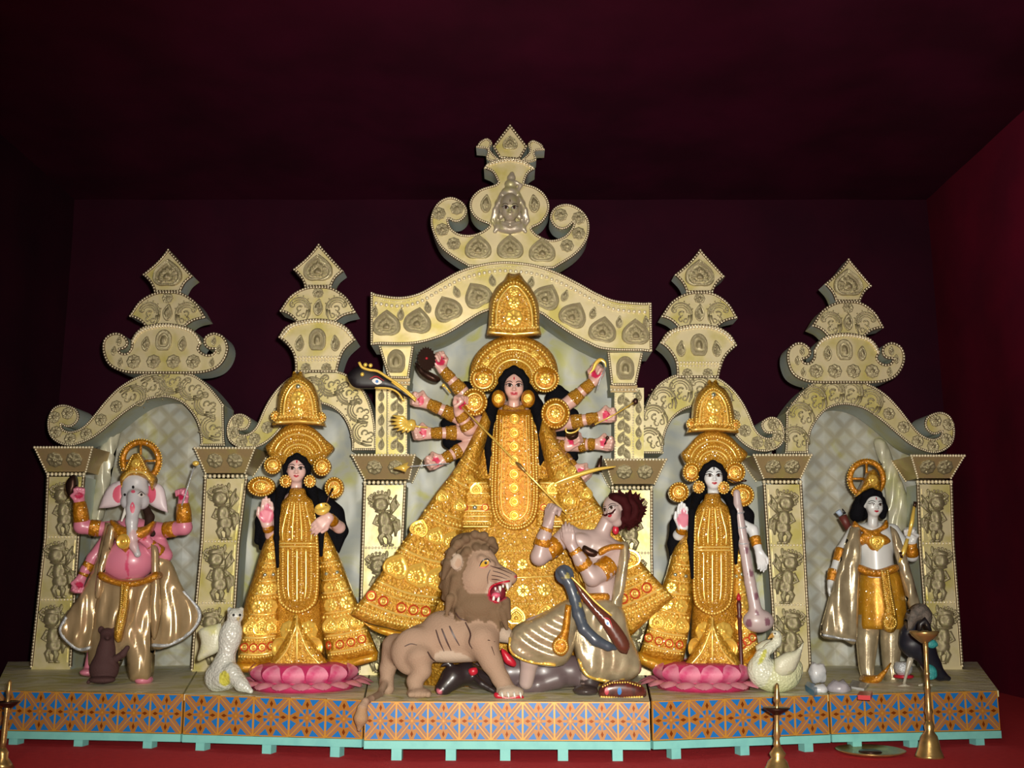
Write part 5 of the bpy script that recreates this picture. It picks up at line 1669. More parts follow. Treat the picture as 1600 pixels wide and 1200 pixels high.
def gown_goddess(label, Y, fm, face, skin, palm, arms, hair_extra, wings, tall=1.0, bindi=True, yaw=0):
    T = empty('goddess_statue', P(fm(464, 1050)[0], 1066, Y), label, 'statue')
    T.location.z = ZS + .135
    B = Body(Y, 780, .0040); u = B.u
    fx, fy = face
    fr = head_frame(P(fx, fy, Y - 20 * u), 15.2 * u, yaw, 0, -4)
    add_head(B, fr, skin, None, neck=2.6)
    F = lambda x, y, d=0: fm(x, y) + (d,)
    B.cap(F(464, 790, 2), F(464, 960, 2), 24, 26, skin)
    arms(B, T, F, skin, palm)
    B.build('body', M['painted'], T)
    SB = Surf(B)
    face_paint(fr, SB, T, big=1.1, bindi=bindi)
    H = Body(Y, 780, .005)
    dx, dy = fx - 464, fy - 732
    G = lambda x, y, d, r: (x + dx, y + dy, d, r)
    H.chain([G(447, 746, -14, 4.2), G(447, 730, -22, 5.4), G(454, 719, -27, 5.6), G(464, 713, -29, 5.4), G(474, 719, -27, 5.6), G(481, 730, -22, 5.4), G(482, 746, -14, 4.2)], HAIR, 3)
    H.ell(G(464, 725, -8, 0)[:3], (17, 11, 15), HAIR)
    for ch in hair_extra: H.chain([q for q in ch], HAIR, 4)
    H.build('hair', M['black'], T)
    # gown column and flared skirt panels
    fmr = lambda rows: [(fm(464, y)[1], fm(l, y)[0], fm(r, y)[0], a, c_) for y, l, r, a, c_ in rows]
    g, tg = loft('bodice', fmr([(763, 455, 474, .04, .04), (778, 448, 482, .06, .05), (797, 434, 494, .09, .07), (840, 434, 498, .11, .08), (900, 433, 502, .12, .09), (980, 430, 506, .13, .09), (1046, 428, 510, .14, .09)]), Y, M['gold_fine'], T, 40)
    trees = []
    for nm, wing in zip(('left_skirt_panel', 'right_skirt_panel'), wings):
        w, tw = inflate(nm, spline(wing['o'], 4, True), Y - .01, .07, M['gold'], T, 8, .04, lambda x, y: -abs(x - fx) * .0004, 22); trees.append(tw)
        h_, th2 = inflate('hem', spline(wing['hem'], 3, True), Y - .02, .06, M['gold_plain'], T, 8, .03, lambda x, y: -abs(x - fx) * .0004); trees.append(th2)
        wing_decor(w, Surf(tw), wing['L'], wing['R'], [(.10, 'b'), (.22, 'r'), (.25, 'b'), (.36, 'r'), (.46, 'R'), (.49, 'b'), (.62, 'r'), (.65, 'B'), (.80, 'R'), (.82, 'b'), (.93, 'R'), (.95, 'b')],
                   [(.16, ROSE_G, 1, 14, 0), (.31, GEM, 2, 6, 0), (.42, ROSE_G, 2, 17, 0), (.56, ROSE_G, 2, 22, 0), (.73, HEART_G, 3, 28, 0), (.875, RING_RED, 4, 14, 0), (.875, GEM, 4, 6, 0)], sag=3)
    A = [fm(*p) for p in [(455, 763), (474, 763), (479, 774), (490, 785), (495, 800), (498, 870), (497, 930), (488, 950), (465, 960), (443, 950), (434, 930), (433, 870), (435, 800), (440, 785), (450, 774)]]
    ap, ta = inflate('apron', spline(A, 4, True), Y - .11, .05, M['gold_fine'], T, 6, .04, None, 14)
    sa = Surf(ta)
    rd = []; bd = []
    for k, kk in enumerate((-22, -14, -7, 0, 7, 14, 22)):
        L = [fm(464 + kk * .55, 785), fm(464 + kk, 825), fm(464 + kk, 845)]
        (bd if k % 2 else rd).append((spline(L, 6), 1.2 if k % 2 else 1.0, 3.6))
        L = [fm(464 + kk, 858), fm(464 + kk, 915), fm(464 + kk * .85, 940 - abs(kk) * .3)]
        (rd if k % 2 else bd).append((spline(L, 6), 1.0 if k % 2 else 1.3, 3.8))
    for y in (849, 854): rd.append(([fm(436, y), fm(496, y)], 1.1, 4))
    edge = [fm(*p) for p in [(437, 800), (435, 870), (436, 928), (445, 947), (465, 956), (486, 947), (494, 928), (496, 870), (492, 800)]]
    bd.append((spline(edge, 6), 1.8, 4.6))
    stitch('bead_string', ap, sa, rd, bd)
    sg = Surf(tg)
    for p, s_, me in [((452, 985), 30, ROSE_G), ((482, 985), 30, ROSE_G), ((466, 1008), 20, HEART_G), ((440, 1012), 34, RING), ((488, 1012), 34, RING), ((465, 970), 7, GEM)]: 
        x, y = fm(*p); orn_on(me, g, sg, x, y, s_, 0)
    sw_l, tl_ = inflate('waist_knot', spline([fm(*p) for p in [(462, 958), (475, 985), (500, 1020), (512, 1042), (490, 1052), (464, 1040), (440, 1052), (420, 1042), (432, 1020), (452, 985)]], 4, True), Y - .13, .05, M['gold'], T, 7, .05, None, 12)
    stitch('bead_string', sw_l, Surf(tl_), [(spline([fm(464, 962), fm(464, 1000), fm(464, 1038)], 5), 1.4, 4), (spline([fm(464, 975), fm(448, 1015), fm(428, 1040)], 5), 1.2, 4), (spline([fm(464, 975), fm(480, 1015), fm(502, 1040)], 5), 1.2, 4)], [(spline([fm(455, 985), fm(456, 1015), fm(450, 1044)], 5), 1.2, 4), (spline([fm(473, 985), fm(472, 1015), fm(480, 1044)], 5), 1.2, 4)])
    # crown
    K = lambda pts: [fm(*p[:2]) + tuple(p[2:]) for p in pts]
    fan, tf = inflate('crown_halo', spline(K([(415, 700), (424, 688), (438, 672), (450, 664), (464, 662), (480, 664), (494, 672), (508, 686), (521, 699), (512, 712), (500, 722), (464, 730), (430, 722)]), 4, True), Y + .03, .05, M['gold_fine'], T, 6, .05, None, 24)
    sf = Surf(tf)
    ac = lambda r, ry: [fm(466 + r * math.cos(math.radians(a)), 716 - ry * math.sin(math.radians(a))) for a in np.linspace(165, 15, 26)]
    stitch('crown_beading', fan, sf, [(ac(24, 22), 1.2, 3.6), (ac(38, 38), 1.1, 3.6)], [(ac(30, 29), 1.4, 3.8), (ac(45, 45), 1.6, 4.4), (ac(19, 17), 1.2, 3.2)])
    bell, tb = inflate('crown_top', spline(K([(425, 664, 'c'), (428, 655), (433, 640), (436, 615), (444, 598), (456, 588, 'c'), (459, 580), (464, 584), (470, 580), (474, 588, 'c'), (487, 598), (496, 618), (500, 640), (504, 655), (507, 665, 'c'), (466, 662)]), 4, True), Y + .0, .08, M['gold'], T, 6, .07, None, 20)
    sb = Surf(tb)
    bo = lambda k: spline([fm(*p) for p in [(438 + k, 650), (441 + k, 622), (452 + k * .7, 602 + k * .5), (465, 594 + k), (480 - k * .7, 602 + k * .5), (491 - k, 622), (495 - k, 650)]], 5)
    stitch('crown_beading', bell, sb, [(bo(5), 1.2, 3.6), ([fm(430, 660), fm(466, 658), fm(503, 661)], 2.0, 4)], [(bo(0), 1.4, 3.8), (bo(10), 1.1, 3.4), ([fm(432, 652), fm(466, 650), fm(501, 653)], 1.6, 4.2)])
    for p, s_ in [((466, 623), 24), ((466, 644), 16)]: x, y = fm(*p); orn_on(ROSE_G, bell, sb, x, y, s_)
    x, y = fm(466, 604); orn_on(GEM, bell, sb, x, y, 8)
    for p in [(430, 650), (502, 652)]: x, y = fm(*p); disc(x, y, 7, 8, Y - .03, T, th=.02)
    return T, fr


def lak_arms(B, T, F, sk, pl):
    B.chain([F(440, 800, 4) + (9,), F(424, 836, -10) + (9,), F(417, 822, -26) + (6.6,)], sk, 3)
    add_hand(B, F(417, 818, -27), (0, -.05, 1), (.15, -1, .1), .150, 'open', sk, (.66, .16, .24), -1)
    B.chain([F(490, 800, 4) + (9,), F(530, 824, -22) + (9,), F(514, 808, -54) + (6.4,)], sk, 3)
    add_hand(B, F(513, 808, -55), (-.75, -.12, -.65), (-.3, .9, -.2), .135, 'relaxed', sk, None, 1)
    u = B.u
    w = B.w
    bracelet('bracelet', T, w(F(420, 828, -18)), w(F(417, 819, -27)), 8.4 * u, 7.8 * u, M['gold_amber'])
    bracelet('bracelet', T, w(F(522, 816, -38)), w(F(515, 809, -52)), 8.2 * u, 7.4 * u, M['gold_amber'])


HX = [[(452, 765, 6, 10), (430, 785, 8, 15), (412, 815, 10, 13), (403, 845, 10, 6)], [(440, 772, 6, 12), (424, 800, 8, 14), (416, 840, 8, 10), (408, 856, 10, 4)],
      [(478, 765, 6, 10), (500, 782, 8, 16), (520, 805, 10, 18), (533, 830, 10, 11), (527, 862, 10, 4)], [(490, 775, 8, 14), (512, 820, 10, 16), (518, 850, 10, 9)],
      [(452, 748, -8, 5), (440, 766, -14, 8), (433, 800, -44, 4.5), (432, 840, -50, 4), (434, 886, -52, 2.4)], [(477, 748, -8, 5), (488, 766, -14, 8), (497, 800, -44, 4.5), (502, 830, -48, 5), (502, 868, -50, 2.4)]]
lw = {'o': [(434, 812, 'c'), (412, 850), (396, 900), (381, 950), (370, 1036, 'c'), (400, 1038), (432, 1032, 'c'), (436, 950), (438, 880)], 'hem': [(370, 1034, 'c'), (400, 1037), (436, 1030, 'c'), (436, 1042, 'c'), (400, 1050), (370, 1051, 'c')],
      'L': lambda t: (424 - 53 * t, 836 + 200 * t), 'R': lambda t: (434 - 2 * t, 836 + 196 * t)}
rw = {'o': [(496, 812, 'c'), (510, 829), (528, 867), (552, 929), (590, 1020, 'c'), (550, 1030), (512, 1036, 'c'), (500, 950), (497, 880)], 'hem': [(512, 1030, 'c'), (550, 1028), (590, 1018, 'c'), (589, 1032, 'c'), (552, 1042), (512, 1045, 'c')],
      'L': lambda t: (498 + 12 * t, 836 + 198 * t), 'R': lambda t: (512 + 74 * t, 836 + 182 * t)}
ident = lambda x, y: (x, y)
T, fr = gown_goddess('gold-robed goddess statue with raised pink palm on the left lotus', 5.70, ident, (464, 732), (0.64, 0.42, 0.38), PALM, lak_arms, HX, (lw, rw), yaw=9)
for q in [(426, 727, 14, 14), (503, 729, 14, 15), (408, 760, 22, 16), (522, 762, 15, 17)]: disc(*q, 5.64, T)
for q in [(446, 752, 9, 10), (484, 752, 9, 10)]: disc(*q, 5.60, T, th=.02)
o = empty('gilt_pot', P(505, 794, 5.55), 'small gilt pot with a dark stem on the left goddess\'s hand', 'pot')
b = MB(); b.lathe(P(505, 800, 5.48), [(.012, -.01), (.034, .0), (.045, .02), (.036, .036), (.030, .034), (.036, .018)], 20, axis=(-.15, -.55, .8)); b.build('cup', M['gilt'], o, True)
b = MB(); b.tube([P(509, 790, 5.49), P(514, 776, 5.50), P(520, 763, 5.51)], [.006, .005, .007], 7); b.build('stem', M['dark_brass'], o, True)

sm = lambda x, y: (1114 + (x - 465) * .97, y + 13 - 13 * max(0, (y - 600)) / 450.0)


def sar_arms(B, T, F, sk, pl):
    B.chain([F(440, 800, 4) + (8,), (1060, 836, -10, 8), (1066, 826, -26, 6.2)], sk, 3)
    add_hand(B, (1067, 824, -27), (.02, -.05, 1), (.1, -1, .1), .142, 'open', sk, (.66, .22, .30), -1)
    B.chain([F(490, 800, 0) + (8,), (1176, 828, -14, 8), (1186, 862, -26, 6)], sk, 3)
    add_hand(B, (1187, 864, -27), (.15, -.15, -1), (-.5, -.8, 0), .115, 'relaxed', sk, None, -1)
    u = B.u; w = B.w
    bracelet('bracelet', T, w((1064, 831, -20)), w((1067, 823, -28)), 8.2 * u, 7.4 * u, M['gold_amber'])
    bracelet('bracelet', T, w((1179, 839, -18)), w((1183, 853, -23)), 8.4 * u, 7.6 * u, M['gold_amber'])


HS = [[(1102, 775, 6, 10), (1080, 792, 8, 14), (1060, 820, 10, 13), (1052, 850, 10, 9), (1050, 872, 10, 4)], [(1090, 778, 6, 12), (1072, 810, 8, 14), (1062, 850, 10, 8)],
      [(1128, 775, 6, 10), (1150, 788, 8, 14), (1166, 806, 10, 12), (1172, 824, 10, 7)],
      [(1101, 758, -8, 5), (1090, 776, -14, 8), (1081, 800, -44, 5), (1079, 845, -50, 4.5), (1082, 903, -52, 2.4)], [(1127, 758, -8, 5), (1138, 776, -14, 8), (1146, 800, -44, 5), (1150, 840, -48, 4.5), (1150, 880, -50, 2.4)]]
lw = {'o': [(1086, 812, 'c'), (1066, 840), (1052, 862), (1042, 898), (1022, 950), (1000, 1020, 'c'), (1030, 1030), (1068, 1036, 'c'), (1080, 960), (1086, 880)], 'hem': [(998, 1018, 'c'), (1030, 1028), (1070, 1034, 'c'), (1068, 1048, 'c'), (1030, 1050), (993, 1034, 'c')],
      'L': lambda t: (1068 - 68 * t, 842 + 175 * t), 'R': lambda t: (1084 - 14 * t, 842 + 190 * t)}
rw = {'o': [(1144, 812, 'c'), (1152, 850), (1162, 900), (1174, 950), (1186, 1010, 'c'), (1170, 1034), (1150, 1040, 'c'), (1146, 950), (1146, 880)], 'hem': [(1150, 1034, 'c'), (1168, 1030), (1187, 1008, 'c'), (1188, 1030, 'c'), (1170, 1046), (1148, 1050, 'c')],
      'L': lambda t: (1146 + 4 * t, 842 + 192 * t), 'R': lambda t: (1152 + 32 * t, 842 + 172 * t)}
T, fr = gown_goddess('white-faced goddess statue in gold holding a mauve veena', 5.70, sm, (1114, 743), (0.66, 0.68, 0.70), PALM, sar_arms, HS, (lw, rw), yaw=-3, bindi='ink')
for q in [(1081, 737, 14, 16), (1149, 738, 16, 17), (1061, 769, 16, 16), (1160, 774, 19, 18)]: disc(*q, 5.64, T)
for q in [(1092, 761, 9, 10), (1131, 762, 9, 10)]: disc(*q, 5.60, T, th=.02)
# veena
V = empty('veena', P(1184, 985, 5.55), 'mauve veena with a spotted neck and round gourd leaning on the white-faced goddess', 'veena')
VB = Body(5.57, 880, .005)
MV = (0.46, 0.37, 0.37); MVD = (0.20, 0.09, 0.12)
VB.chain([(1151, 770, 0, 5.5), (1153, 795, 0, 7), (1162, 850, 0, 8), (1172, 910, -2, 8.5), (1180, 950, -4, 9.5)], MV, 3)
VB.ell((1185, 970, 2), (24, 17, 18), MV, None, 8)
for x, y, r in [(1166, 860, 4), (1173, 896, 4), (1181, 931, 4.4), (1171, 975, 6), (1200, 972, 5), (1183, 958, 3.5)]: VB.ell((x, y, -16 if y > 940 else -9), (r, 14, r * 1.35), MVD, None, .5, 'p')
VB.build('veena_body', M['painted'], V)
b = MB()
for y, x in ((800, 1154), (823, 1158), (848, 1162)): b.tube([P(x + 8.5 * math.cos(a), y + 2 * math.sin(a), 5.57 - .030 * math.sin(a)) for a in np.linspace(0, 2 * math.pi, 14)], .004, 5)
b.build('ring', M['silver_hem'], V, True)
b = MB(); b.tube([P(1137, 748, 5.6), P(1150, 754, 5.6), P(1163, 752, 5.6)], [.003, .006, .003], 6); b.ball(P(1163, 751, 5.6), .009, 8, 5, 0, (1.6, 1, .8)); b.build('tuning_peg', M['dark_brass'], V, True)
# dark paddle-like stand with a red tip in front of the veena
o = empty('torch_stand', P(1160, 1064, 5.42), 'thin dark red torch stand with a red tip before the right lotus', 'stand')
yy = 5.42
b = MB(); b.lathe(PS(1160, 1077), [(.040, 0), (.040, .03), (.034, .06), (.014, .095), (.011, .12), (.0105, .36), (.016, .37), (.010, .385), (.013, .41), (.014, .44), (.008, .455)], 14); b.build('stem', material('dark_red_lacquer', (0.075, 0.014, 0.012), .4), o, True)
b = MB(); b.lathe(PS(1160, 1077) + Vector((0, 0, .452)), [(.006, 0), (.013, .01), (.010, .025), (.002, .042)], 10); b.build('flame_tip', M['red_paint'], o, True)
# ------------------------------------------------------------------ elephant-headed statue
YG = 5.95
PK = (0.62, 0.20, 0.29); PKD = (0.46, 0.015, 0.07); GY = (0.50, 0.50, 0.53)
fold = lambda fx, fy, a, ph=0: (lambda x, y: a * math.sin(x * fx * .75 + 1.6 * math.sin(y * .035 + ph + x * .02) + y * fy * .4 + ph) + a * .55 * math.sin(x * fx * 1.5 - 1.9 * math.sin(y * .05 + 2 * ph) - y * fy * .8 + 1))
T = empty('elephant_headed_statue', P(205, 1066, YG), 'pink-bodied elephant-headed statue with four arms in champagne satin', 'statue')
T.location.z = ZS
B = Body(YG, 830, .0042); u = B.u
B.ell((200, 876, -16), (41, 30, 33), PK); B.ell((205, 838, -6), (36, 22, 30), PK)
B.cap((174, 828, -2), (246, 829, -2), 13, 13, PK)
B.cap((195, 905, 0), (195, 1000, 0), 26, 20, PK)
arms4 = [([(178, 826, -4, 12), (150, 826, -10, 11), (128, 822, -16, 11.5), (126, 800, -20, 9.5), (124, 784, -22, 7.5)], (-.1, -.1, 1), (.5, -.9, 0), -1, 'fist'),
         ([(240, 828, -4, 12), (264, 828, -10, 11), (288, 824, -16, 11.5), (287, 800, -20, 9.5), (286, 786, -22, 7.5)], (0, -.1, 1), (-.3, -.95, 0), 1, 'fist'),
         ([(165, 848, 0, 11), (145, 872, -6, 8.5), (134, 890, -10, 7.5), (127, 904, -12, 6.5)], (-.3, -.1, -1), (.6, -.8, 0), 1, 'fist'),
         ([(250, 848, -2, 11), (258, 868, -10, 10.5), (242, 858, -24, 8.5), (230, 846, -32, 7)], (-.6, -.3, .6), (.2, -.9, .3), 1, 'fist')]
for ch, d, n, th, kd in arms4:
    B.chain(ch, PK, 4); add_hand(B, ch[-1][:3], d, n, .125, kd, PK, PKD, th)
# head, cheeks and trunk
B.ell((211, 766, -18), (21, 18, 23), GY); B.ell((211, 752, -20), (19, 15, 14), GY); B.ell((200, 783, -24), (11, 12, 13), GY); B.ell((222, 783, -24), (11, 12, 13), GY)
B.chain([(211, 776, -34, 12), (208, 795, -42, 10), (206, 815, -46, 8.5), (206, 838, -48, 7), (209, 853, -50, 6), (215, 866, -52, 5)], GY, 4)
B.cap((197, 796, -36), (190, 814, -46), 3.4, 1.6, (.75, .73, .68), 1)
B.ell((139, 1050, -6), (13, 16, 6), PK); B.ell((225, 1062, -14), (13, 18, 7), PK); B.cap((225, 1060, -6), (222, 1020, 0), 9, 11, PK); B.cap((140, 1048, 0), (150, 1010, 0), 9, 11, PK)
B.ell((207, 848, -56), (8, 8, 22), (.60, .42, .44), None, .5, 'p'); B.ell((198, 884, -46), (2.2, 16, 22), (.56, .06, .15), None, .5, 'p'); B.ell((198, 908, -40), (9, 16, 6), (.56, .06, .15), None, .5, 'p')
B.build('body', M['painted'], T)
SB = Surf(B)
b = MB(); decal(b, SB, spline([(207, 784), (211, 792), (209, 801), (205, 801), (203, 792)], 3, True), .002, 0); decal(b, SB, [(208 + 3.5 * math.cos(a), 768 + 2.6 * math.sin(a)) for a in np.linspace(0, 5.5, 8)], .002, 0)
b.build('trunk_mark', M['pink_paint'], T, True)
for ex in (195, 221):
    b = MB(); decal(b, SB, spline([(ex - 6, 773), (ex, 769), (ex + 6, 773), (ex, 777)], 3, True), .002, 0); decal(b, SB, [(ex + 2 * math.cos(a), 773 + 2.2 * math.sin(a)) for a in np.linspace(0, 5.5, 8)], .003, 1); stroke_decal(b, SB, [(ex - 6, 772), (ex, 768.5), (ex + 6, 773)], 1.3, 1, .0035, 1)
    b.build('eye', [M['eye_white'], M['ink']], T, True)
b = MB(); decal(b, SB, [(208 + 2.2 * math.cos(a), 761 + 2.6 * math.sin(a)) for a in np.linspace(0, 5.5, 8)], .002, 0); b.build('forehead_mark', M['ink'], T, True)
M['ear_pale'] = material('pale_ear', (0.68, 0.58, 0.62), .4)
for o, pk in [([(194, 753), (178, 754), (167, 764), (159, 781), (155, 794, 'c'), (172, 793), (187, 789), (195, 778)], [(194, 757), (180, 762), (176, 776), (184, 786), (194, 778)]),
              ([(229, 756), (245, 755), (255, 763), (259, 779), (262, 801, 'c'), (248, 796), (234, 788), (228, 775)], [(229, 760), (242, 763), (243, 778), (236, 786), (229, 778)])]:
    w, tw = inflate('ear', spline(o, 4, True), YG - .03, .025, M['ear_pale'], T, 5, .01)
    b = MB(); decal(b, Surf(tw), spline(pk, 3, True), .002, 0, res=4); b.build('ear_lining', M['pink_paint'], T, True)
for ch, *_ in arms4:
    q = [B.w(c[:3]) for c in ch]; rr = [c[3] for c in ch]
    if len(ch) == 5:
        bracelet('armlet', T, q[0].lerp(q[1], .75), q[1].lerp(q[2], .45), rr[1] * 1.12 * u, rr[1] * 1.12 * u, M['gold_amber'])
        b_ = MB(); b_.tube([q[2].lerp(q[3], .30), q[2].lerp(q[3], .34), q[3], q[4].lerp(q[3], .04), q[4]], [rr[3] * 1.05 * u, rr[3] * 1.26 * u, rr[3] * 1.22 * u, rr[4] * 1.26 * u, rr[4] * 1.05 * u], 14); b_.build('bracelet', M['gold_amber'], T, True)
    else: bracelet('bracelet', T, q[1].lerp(q[2], .4), q[2].lerp(q[3], .7), rr[2] * 1.15 * u, rr[3] * 1.15 * u, M['gold_amber'])
H = Body(YG, 830, .005); H.chain([(229, 796, -8, 6), (234, 808, -12, 7), (232, 822, -16, 6), (238, 834, -18, 5)], HAIR, 3); H.build('hair_lock', material('dark_brown_hair', (.03, .014, .010), .7, spec=.15), T)
# clothing
dh, td = inflate('dhoti', spline([(156, 902, 'c'), (242, 902, 'c'), (240, 950), (237, 1010), (233, 1060), (215, 1064), (202, 1060), (196, 1020), (188, 1030), (180, 1044), (160, 1046), (140, 1044), (138, 1010), (145, 970)], 4, True), YG - .06, .10, M['champagne'], T, 5, .06, None, 22, wave=fold(.22, .06, .011))
for o, ph in [([(164, 816, 'c'), (182, 820), (178, 850), (164, 900), (154, 960), (147, 1012), (122, 1017), (92, 988), (102, 962), (130, 920), (150, 872)], 0), ([(246, 866, 'c'), (266, 878), (285, 920), (315, 958), (300, 990), (265, 1010), (236, 1010), (235, 950), (238, 890)], 2)]:
    sh, ts = inflate('shawl', spline(o, 4, True), YG - .05, .05, M['champagne'], T, 5, .02, None, 14, wave=fold(.28, .07, .012, ph))
    s_ = Surf(ts)
    low = [(147, 1010), (122, 1014), (95, 988), (104, 964)] if ph == 0 else [(238, 1008), (265, 1007), (298, 987), (312, 958), (286, 924)]
    stitch('silver_hem', sh, s_, [(spline(low, 6), 2.6, 3)], [], M['silver_hem'])
sh, ts = inflate('shoulder_scarf', spline([(168, 820, 'c'), (182, 818), (176, 850), (163, 890), (156, 930), (148, 930), (154, 880)], 4, True), YG - .14, .03, M['champagne'], T, 5, .02, None, 8, wave=fold(.5, .05, .006))
sh, ts = inflate('shoulder_scarf', spline([(236, 850, 'c'), (246, 858), (248, 900), (250, 960), (240, 1000), (234, 960), (236, 900)], 4, True), YG - .14, .03, M['champagne'], T, 5, .02, None, 8, wave=fold(.5, .05, .006))
bel, tbb = inflate('belt', spline([(156, 893), (178, 904), (200, 907), (222, 904), (243, 893), (243, 906), (200, 918), (156, 906)], 4, True), YG - .19, .03, M['gold_amber'], T, 5, .08)
sa_, tsa = inflate('sash', spline([(188, 912, 'c'), (203, 912, 'c'), (199, 950), (192, 985), (186, 1004), (178, 996), (180, 970), (186, 945)], 4, True), YG - .19, .03, M['gold'], T, 4, .03)
stitch('bead_string', sa_, Surf(tsa), [], [([(191, 914), (189, 950), (183, 985)], 1.2, 3.2), ([(200, 914), (196, 950), (188, 985)], 1.2, 3.2)])
ne, tne = inflate('necklace', spline([(172, 812), (190, 822), (206, 824), (226, 822), (240, 814), (232, 834), (214, 846), (206, 852), (196, 864, 'c'), (184, 852), (178, 836)], 4, True), YG - .15, .04, M['gold_amber'], T, 5, .05)
orn_on(RING, ne, Surf(tne), 194, 846, 24)
# crown with an open wheel behind it
b = MB(); cc = (220, 720); yk = YG - .03
b.tube([P(cc[0] + 28 * math.cos(a), cc[1] + 29 * math.sin(a), yk) for a in np.linspace(0, 2 * math.pi, 37)], 5.0 * u, 8, cap=False)
for a in (0, 1.571, 3.142, 4.712): b.tube([P(*cc, yk), P(cc[0] + 27 * math.cos(a), cc[1] + 28 * math.sin(a), yk)], 2.0 * u, 6)
b.build('crown_wheel', M['gold_amber'], T, True)
bead_lines('crown_beading', [([P(cc[0] + 33 * math.cos(a), cc[1] + 34 * math.sin(a), yk) for a in np.linspace(0, 2 * math.pi, 50)], 1.5 * u)], T, M['gold_bead'])
cr, tcr = inflate('crown', spline([(190, 764, 'c'), (187, 745), (194, 735), (200, 722), (205, 712), (213, 708), (221, 713), (226, 724), (234, 736), (242, 748), (237, 766, 'c'), (230, 750), (211, 744), (196, 750)], 4, True), YG - .09, .05, M['gold'], T, 4, .05)
stitch('crown_beading', T, Surf(tcr), [(spline([(191, 750), (200, 740), (212, 737), (226, 740), (235, 750)], 4), 1.6, 3)], [(spline([(197, 733), (205, 716), (212, 706), (220, 716), (228, 733)], 4), 1.4, 3.4)])
orn_on(ROSE_G, T, Surf(tcr), 212, 724, 14)
o = empty('club', P(286, 772, YG - .1), 'thin pale wand with a gilt ball in the elephant-headed statue\'s raised hand', 'wand')
b = MB(); b.tube([P(284, 790, 5.80), P(292, 765, 5.80), P(303, 730, 5.80)], .004, 6); b.build('stick', M['silver_hem'], o, True)
b = MB(); b.ball(P(306, 724, 5.80), .017, 10, 7, 0, (1.2, 1, .9)); b.build('ball', M['gilt'], o, True)
o = inflate('dark_lotus_bud', spline([(104, 770), (103, 755), (109, 745), (116, 742), (119, 752), (117, 764), (110, 775)], 4, True), 5.84, .03, M['dark_brass'], None, 4, .03)[0]
tag(o, 'dark bud held in the elephant-headed statue\'s upper left hand', 'bud')

# mouse at his feet
MS = (0.075, 0.036, 0.036)
B = Body(5.80, 1020, .005)
B.ell((163, 1046, 0), (22, 18, 22), MS); B.chain([(163, 1040, 0, 20), (166, 1015, 0, 13), (168, 996, -2, 10.5)], MS, 5)
B.ell((168, 990, -4), (11, 10, 9), MS); B.ell((158, 984, -2), (5, 4, 6), MS); B.ell((178, 984, -2), (5, 4, 6), MS); B.cap((168, 994, -10), (168, 997, -18), 7, 3, MS)
B.chain([(180, 1030, -6, 6), (192, 1022, -8, 5), (199, 1012, -8, 4)], MS, 3); B.ell((160, 1062, -14), (20, 14, 6), MS); B.chain([(146, 1058, 4, 4), (138, 1066, 0, 3)], MS, 2)
o = B.build('mouse_statue', M['fur']); tag(o, 'dark brown mouse statue sitting at the elephant-headed statue\'s feet', 'mouse')

# ------------------------------------------------------------------ white archer statue
YK = 6.02
WH = (0.60, 0.62, 0.62)
T = empty('archer_statue', P(1370, 1062, YK), 'white archer statue with black bobbed hair and silver shawl at the right', 'statue')
T.location.z = ZS
B = Body(YK, 850, .0042); u = B.u
fr = head_frame(P(1365, 788, YK - 20 * u), 13.4 * u, 1, 3, -4)
add_head(B, fr, WH, None, neck=2.3)
B.ell((1367, 848, -4), (31, 18, 34), WH); B.cap((1338, 828, 0), (1394, 828, 0), 10, 10, WH); B.cap((1368, 860, -2), (1370, 900, 0), 25, 26, WH)
kar = [([(1334, 832, 0, 10), (1314, 862, -6, 8.5), (1304, 893, -10, 7), (1299, 910, -12, 6)], (-.1, -.15, -1), (.6, -.7, 0), 1, 'relaxed'), ([(1397, 832, 0, 10), (1425, 868, -10, 9), (1424, 846, -24, 6.5)], (-.1, -.2, 1), (-.5, -.8, 0), 1, 'fist')]
for ch, d, n, th, kd in kar:
    B.chain(ch, WH, 4); add_hand(B, ch[-1][:3], d, n, .125, kd, WH, None, th)
B.build('body', M['painted'], T)
SB = Surf(B)
face_paint(fr, SB, T, bindi=True, big=1.0)
w = B.w
bracelet('armlet', T, w((1316, 858, -6)), w((1309, 878, -8)), 9.8 * u, 8.6 * u, M['gold_amber'])
bracelet('bracelet', T, w((1303, 890, -9)), w((1299, 908, -12)), 8.4 * u, 7.4 * u, M['gold_amber'])
bracelet('bracelet', T, w((1425, 868, -14)), w((1424, 848, -24)), 9.8 * u, 8.0 * u, M['gold_amber'])
H = Body(YK, 800, .005)
H.ell((1359, 781, 2), (22, 14, 19), HAIR); H.chain([(1347, 778, -6, 9), (1342, 792, -6, 10), (1339, 803, -4, 10.5), (1338, 806, -2, 10)], HAIR, 3); H.chain([(1350, 780, 6, 10), (1346, 804, 6, 10)], HAIR, 3); H.chain([(1378, 780, -10, 5), (1381, 794, -8, 6), (1379, 806, -4, 5.5)], HAIR, 3)
H.chain([(1349, 786, -17, 5), (1352, 774, -24, 6), (1362, 769, -28, 6), (1373, 772, -26, 5), (1379, 784, -20, 4)], HAIR, 3)
H.build('hair', M['black'], T)
b = MB(); cc = (1354, 748); yk = YK + .02
b.tube([P(cc[0] + 26 * math.cos(a), cc[1] + 27 * math.sin(a), yk) for a in np.linspace(0, 2 * math.pi, 37)], 4.6 * u, 8, cap=False)
for a in (0, 1.571, 3.142, 4.712): b.tube([P(*cc, yk), P(cc[0] + 25 * math.cos(a), cc[1] + 25 * math.sin(a), yk)], 2.2 * u, 6)
b.build('crown_wheel', M['gold_amber'], T, True)
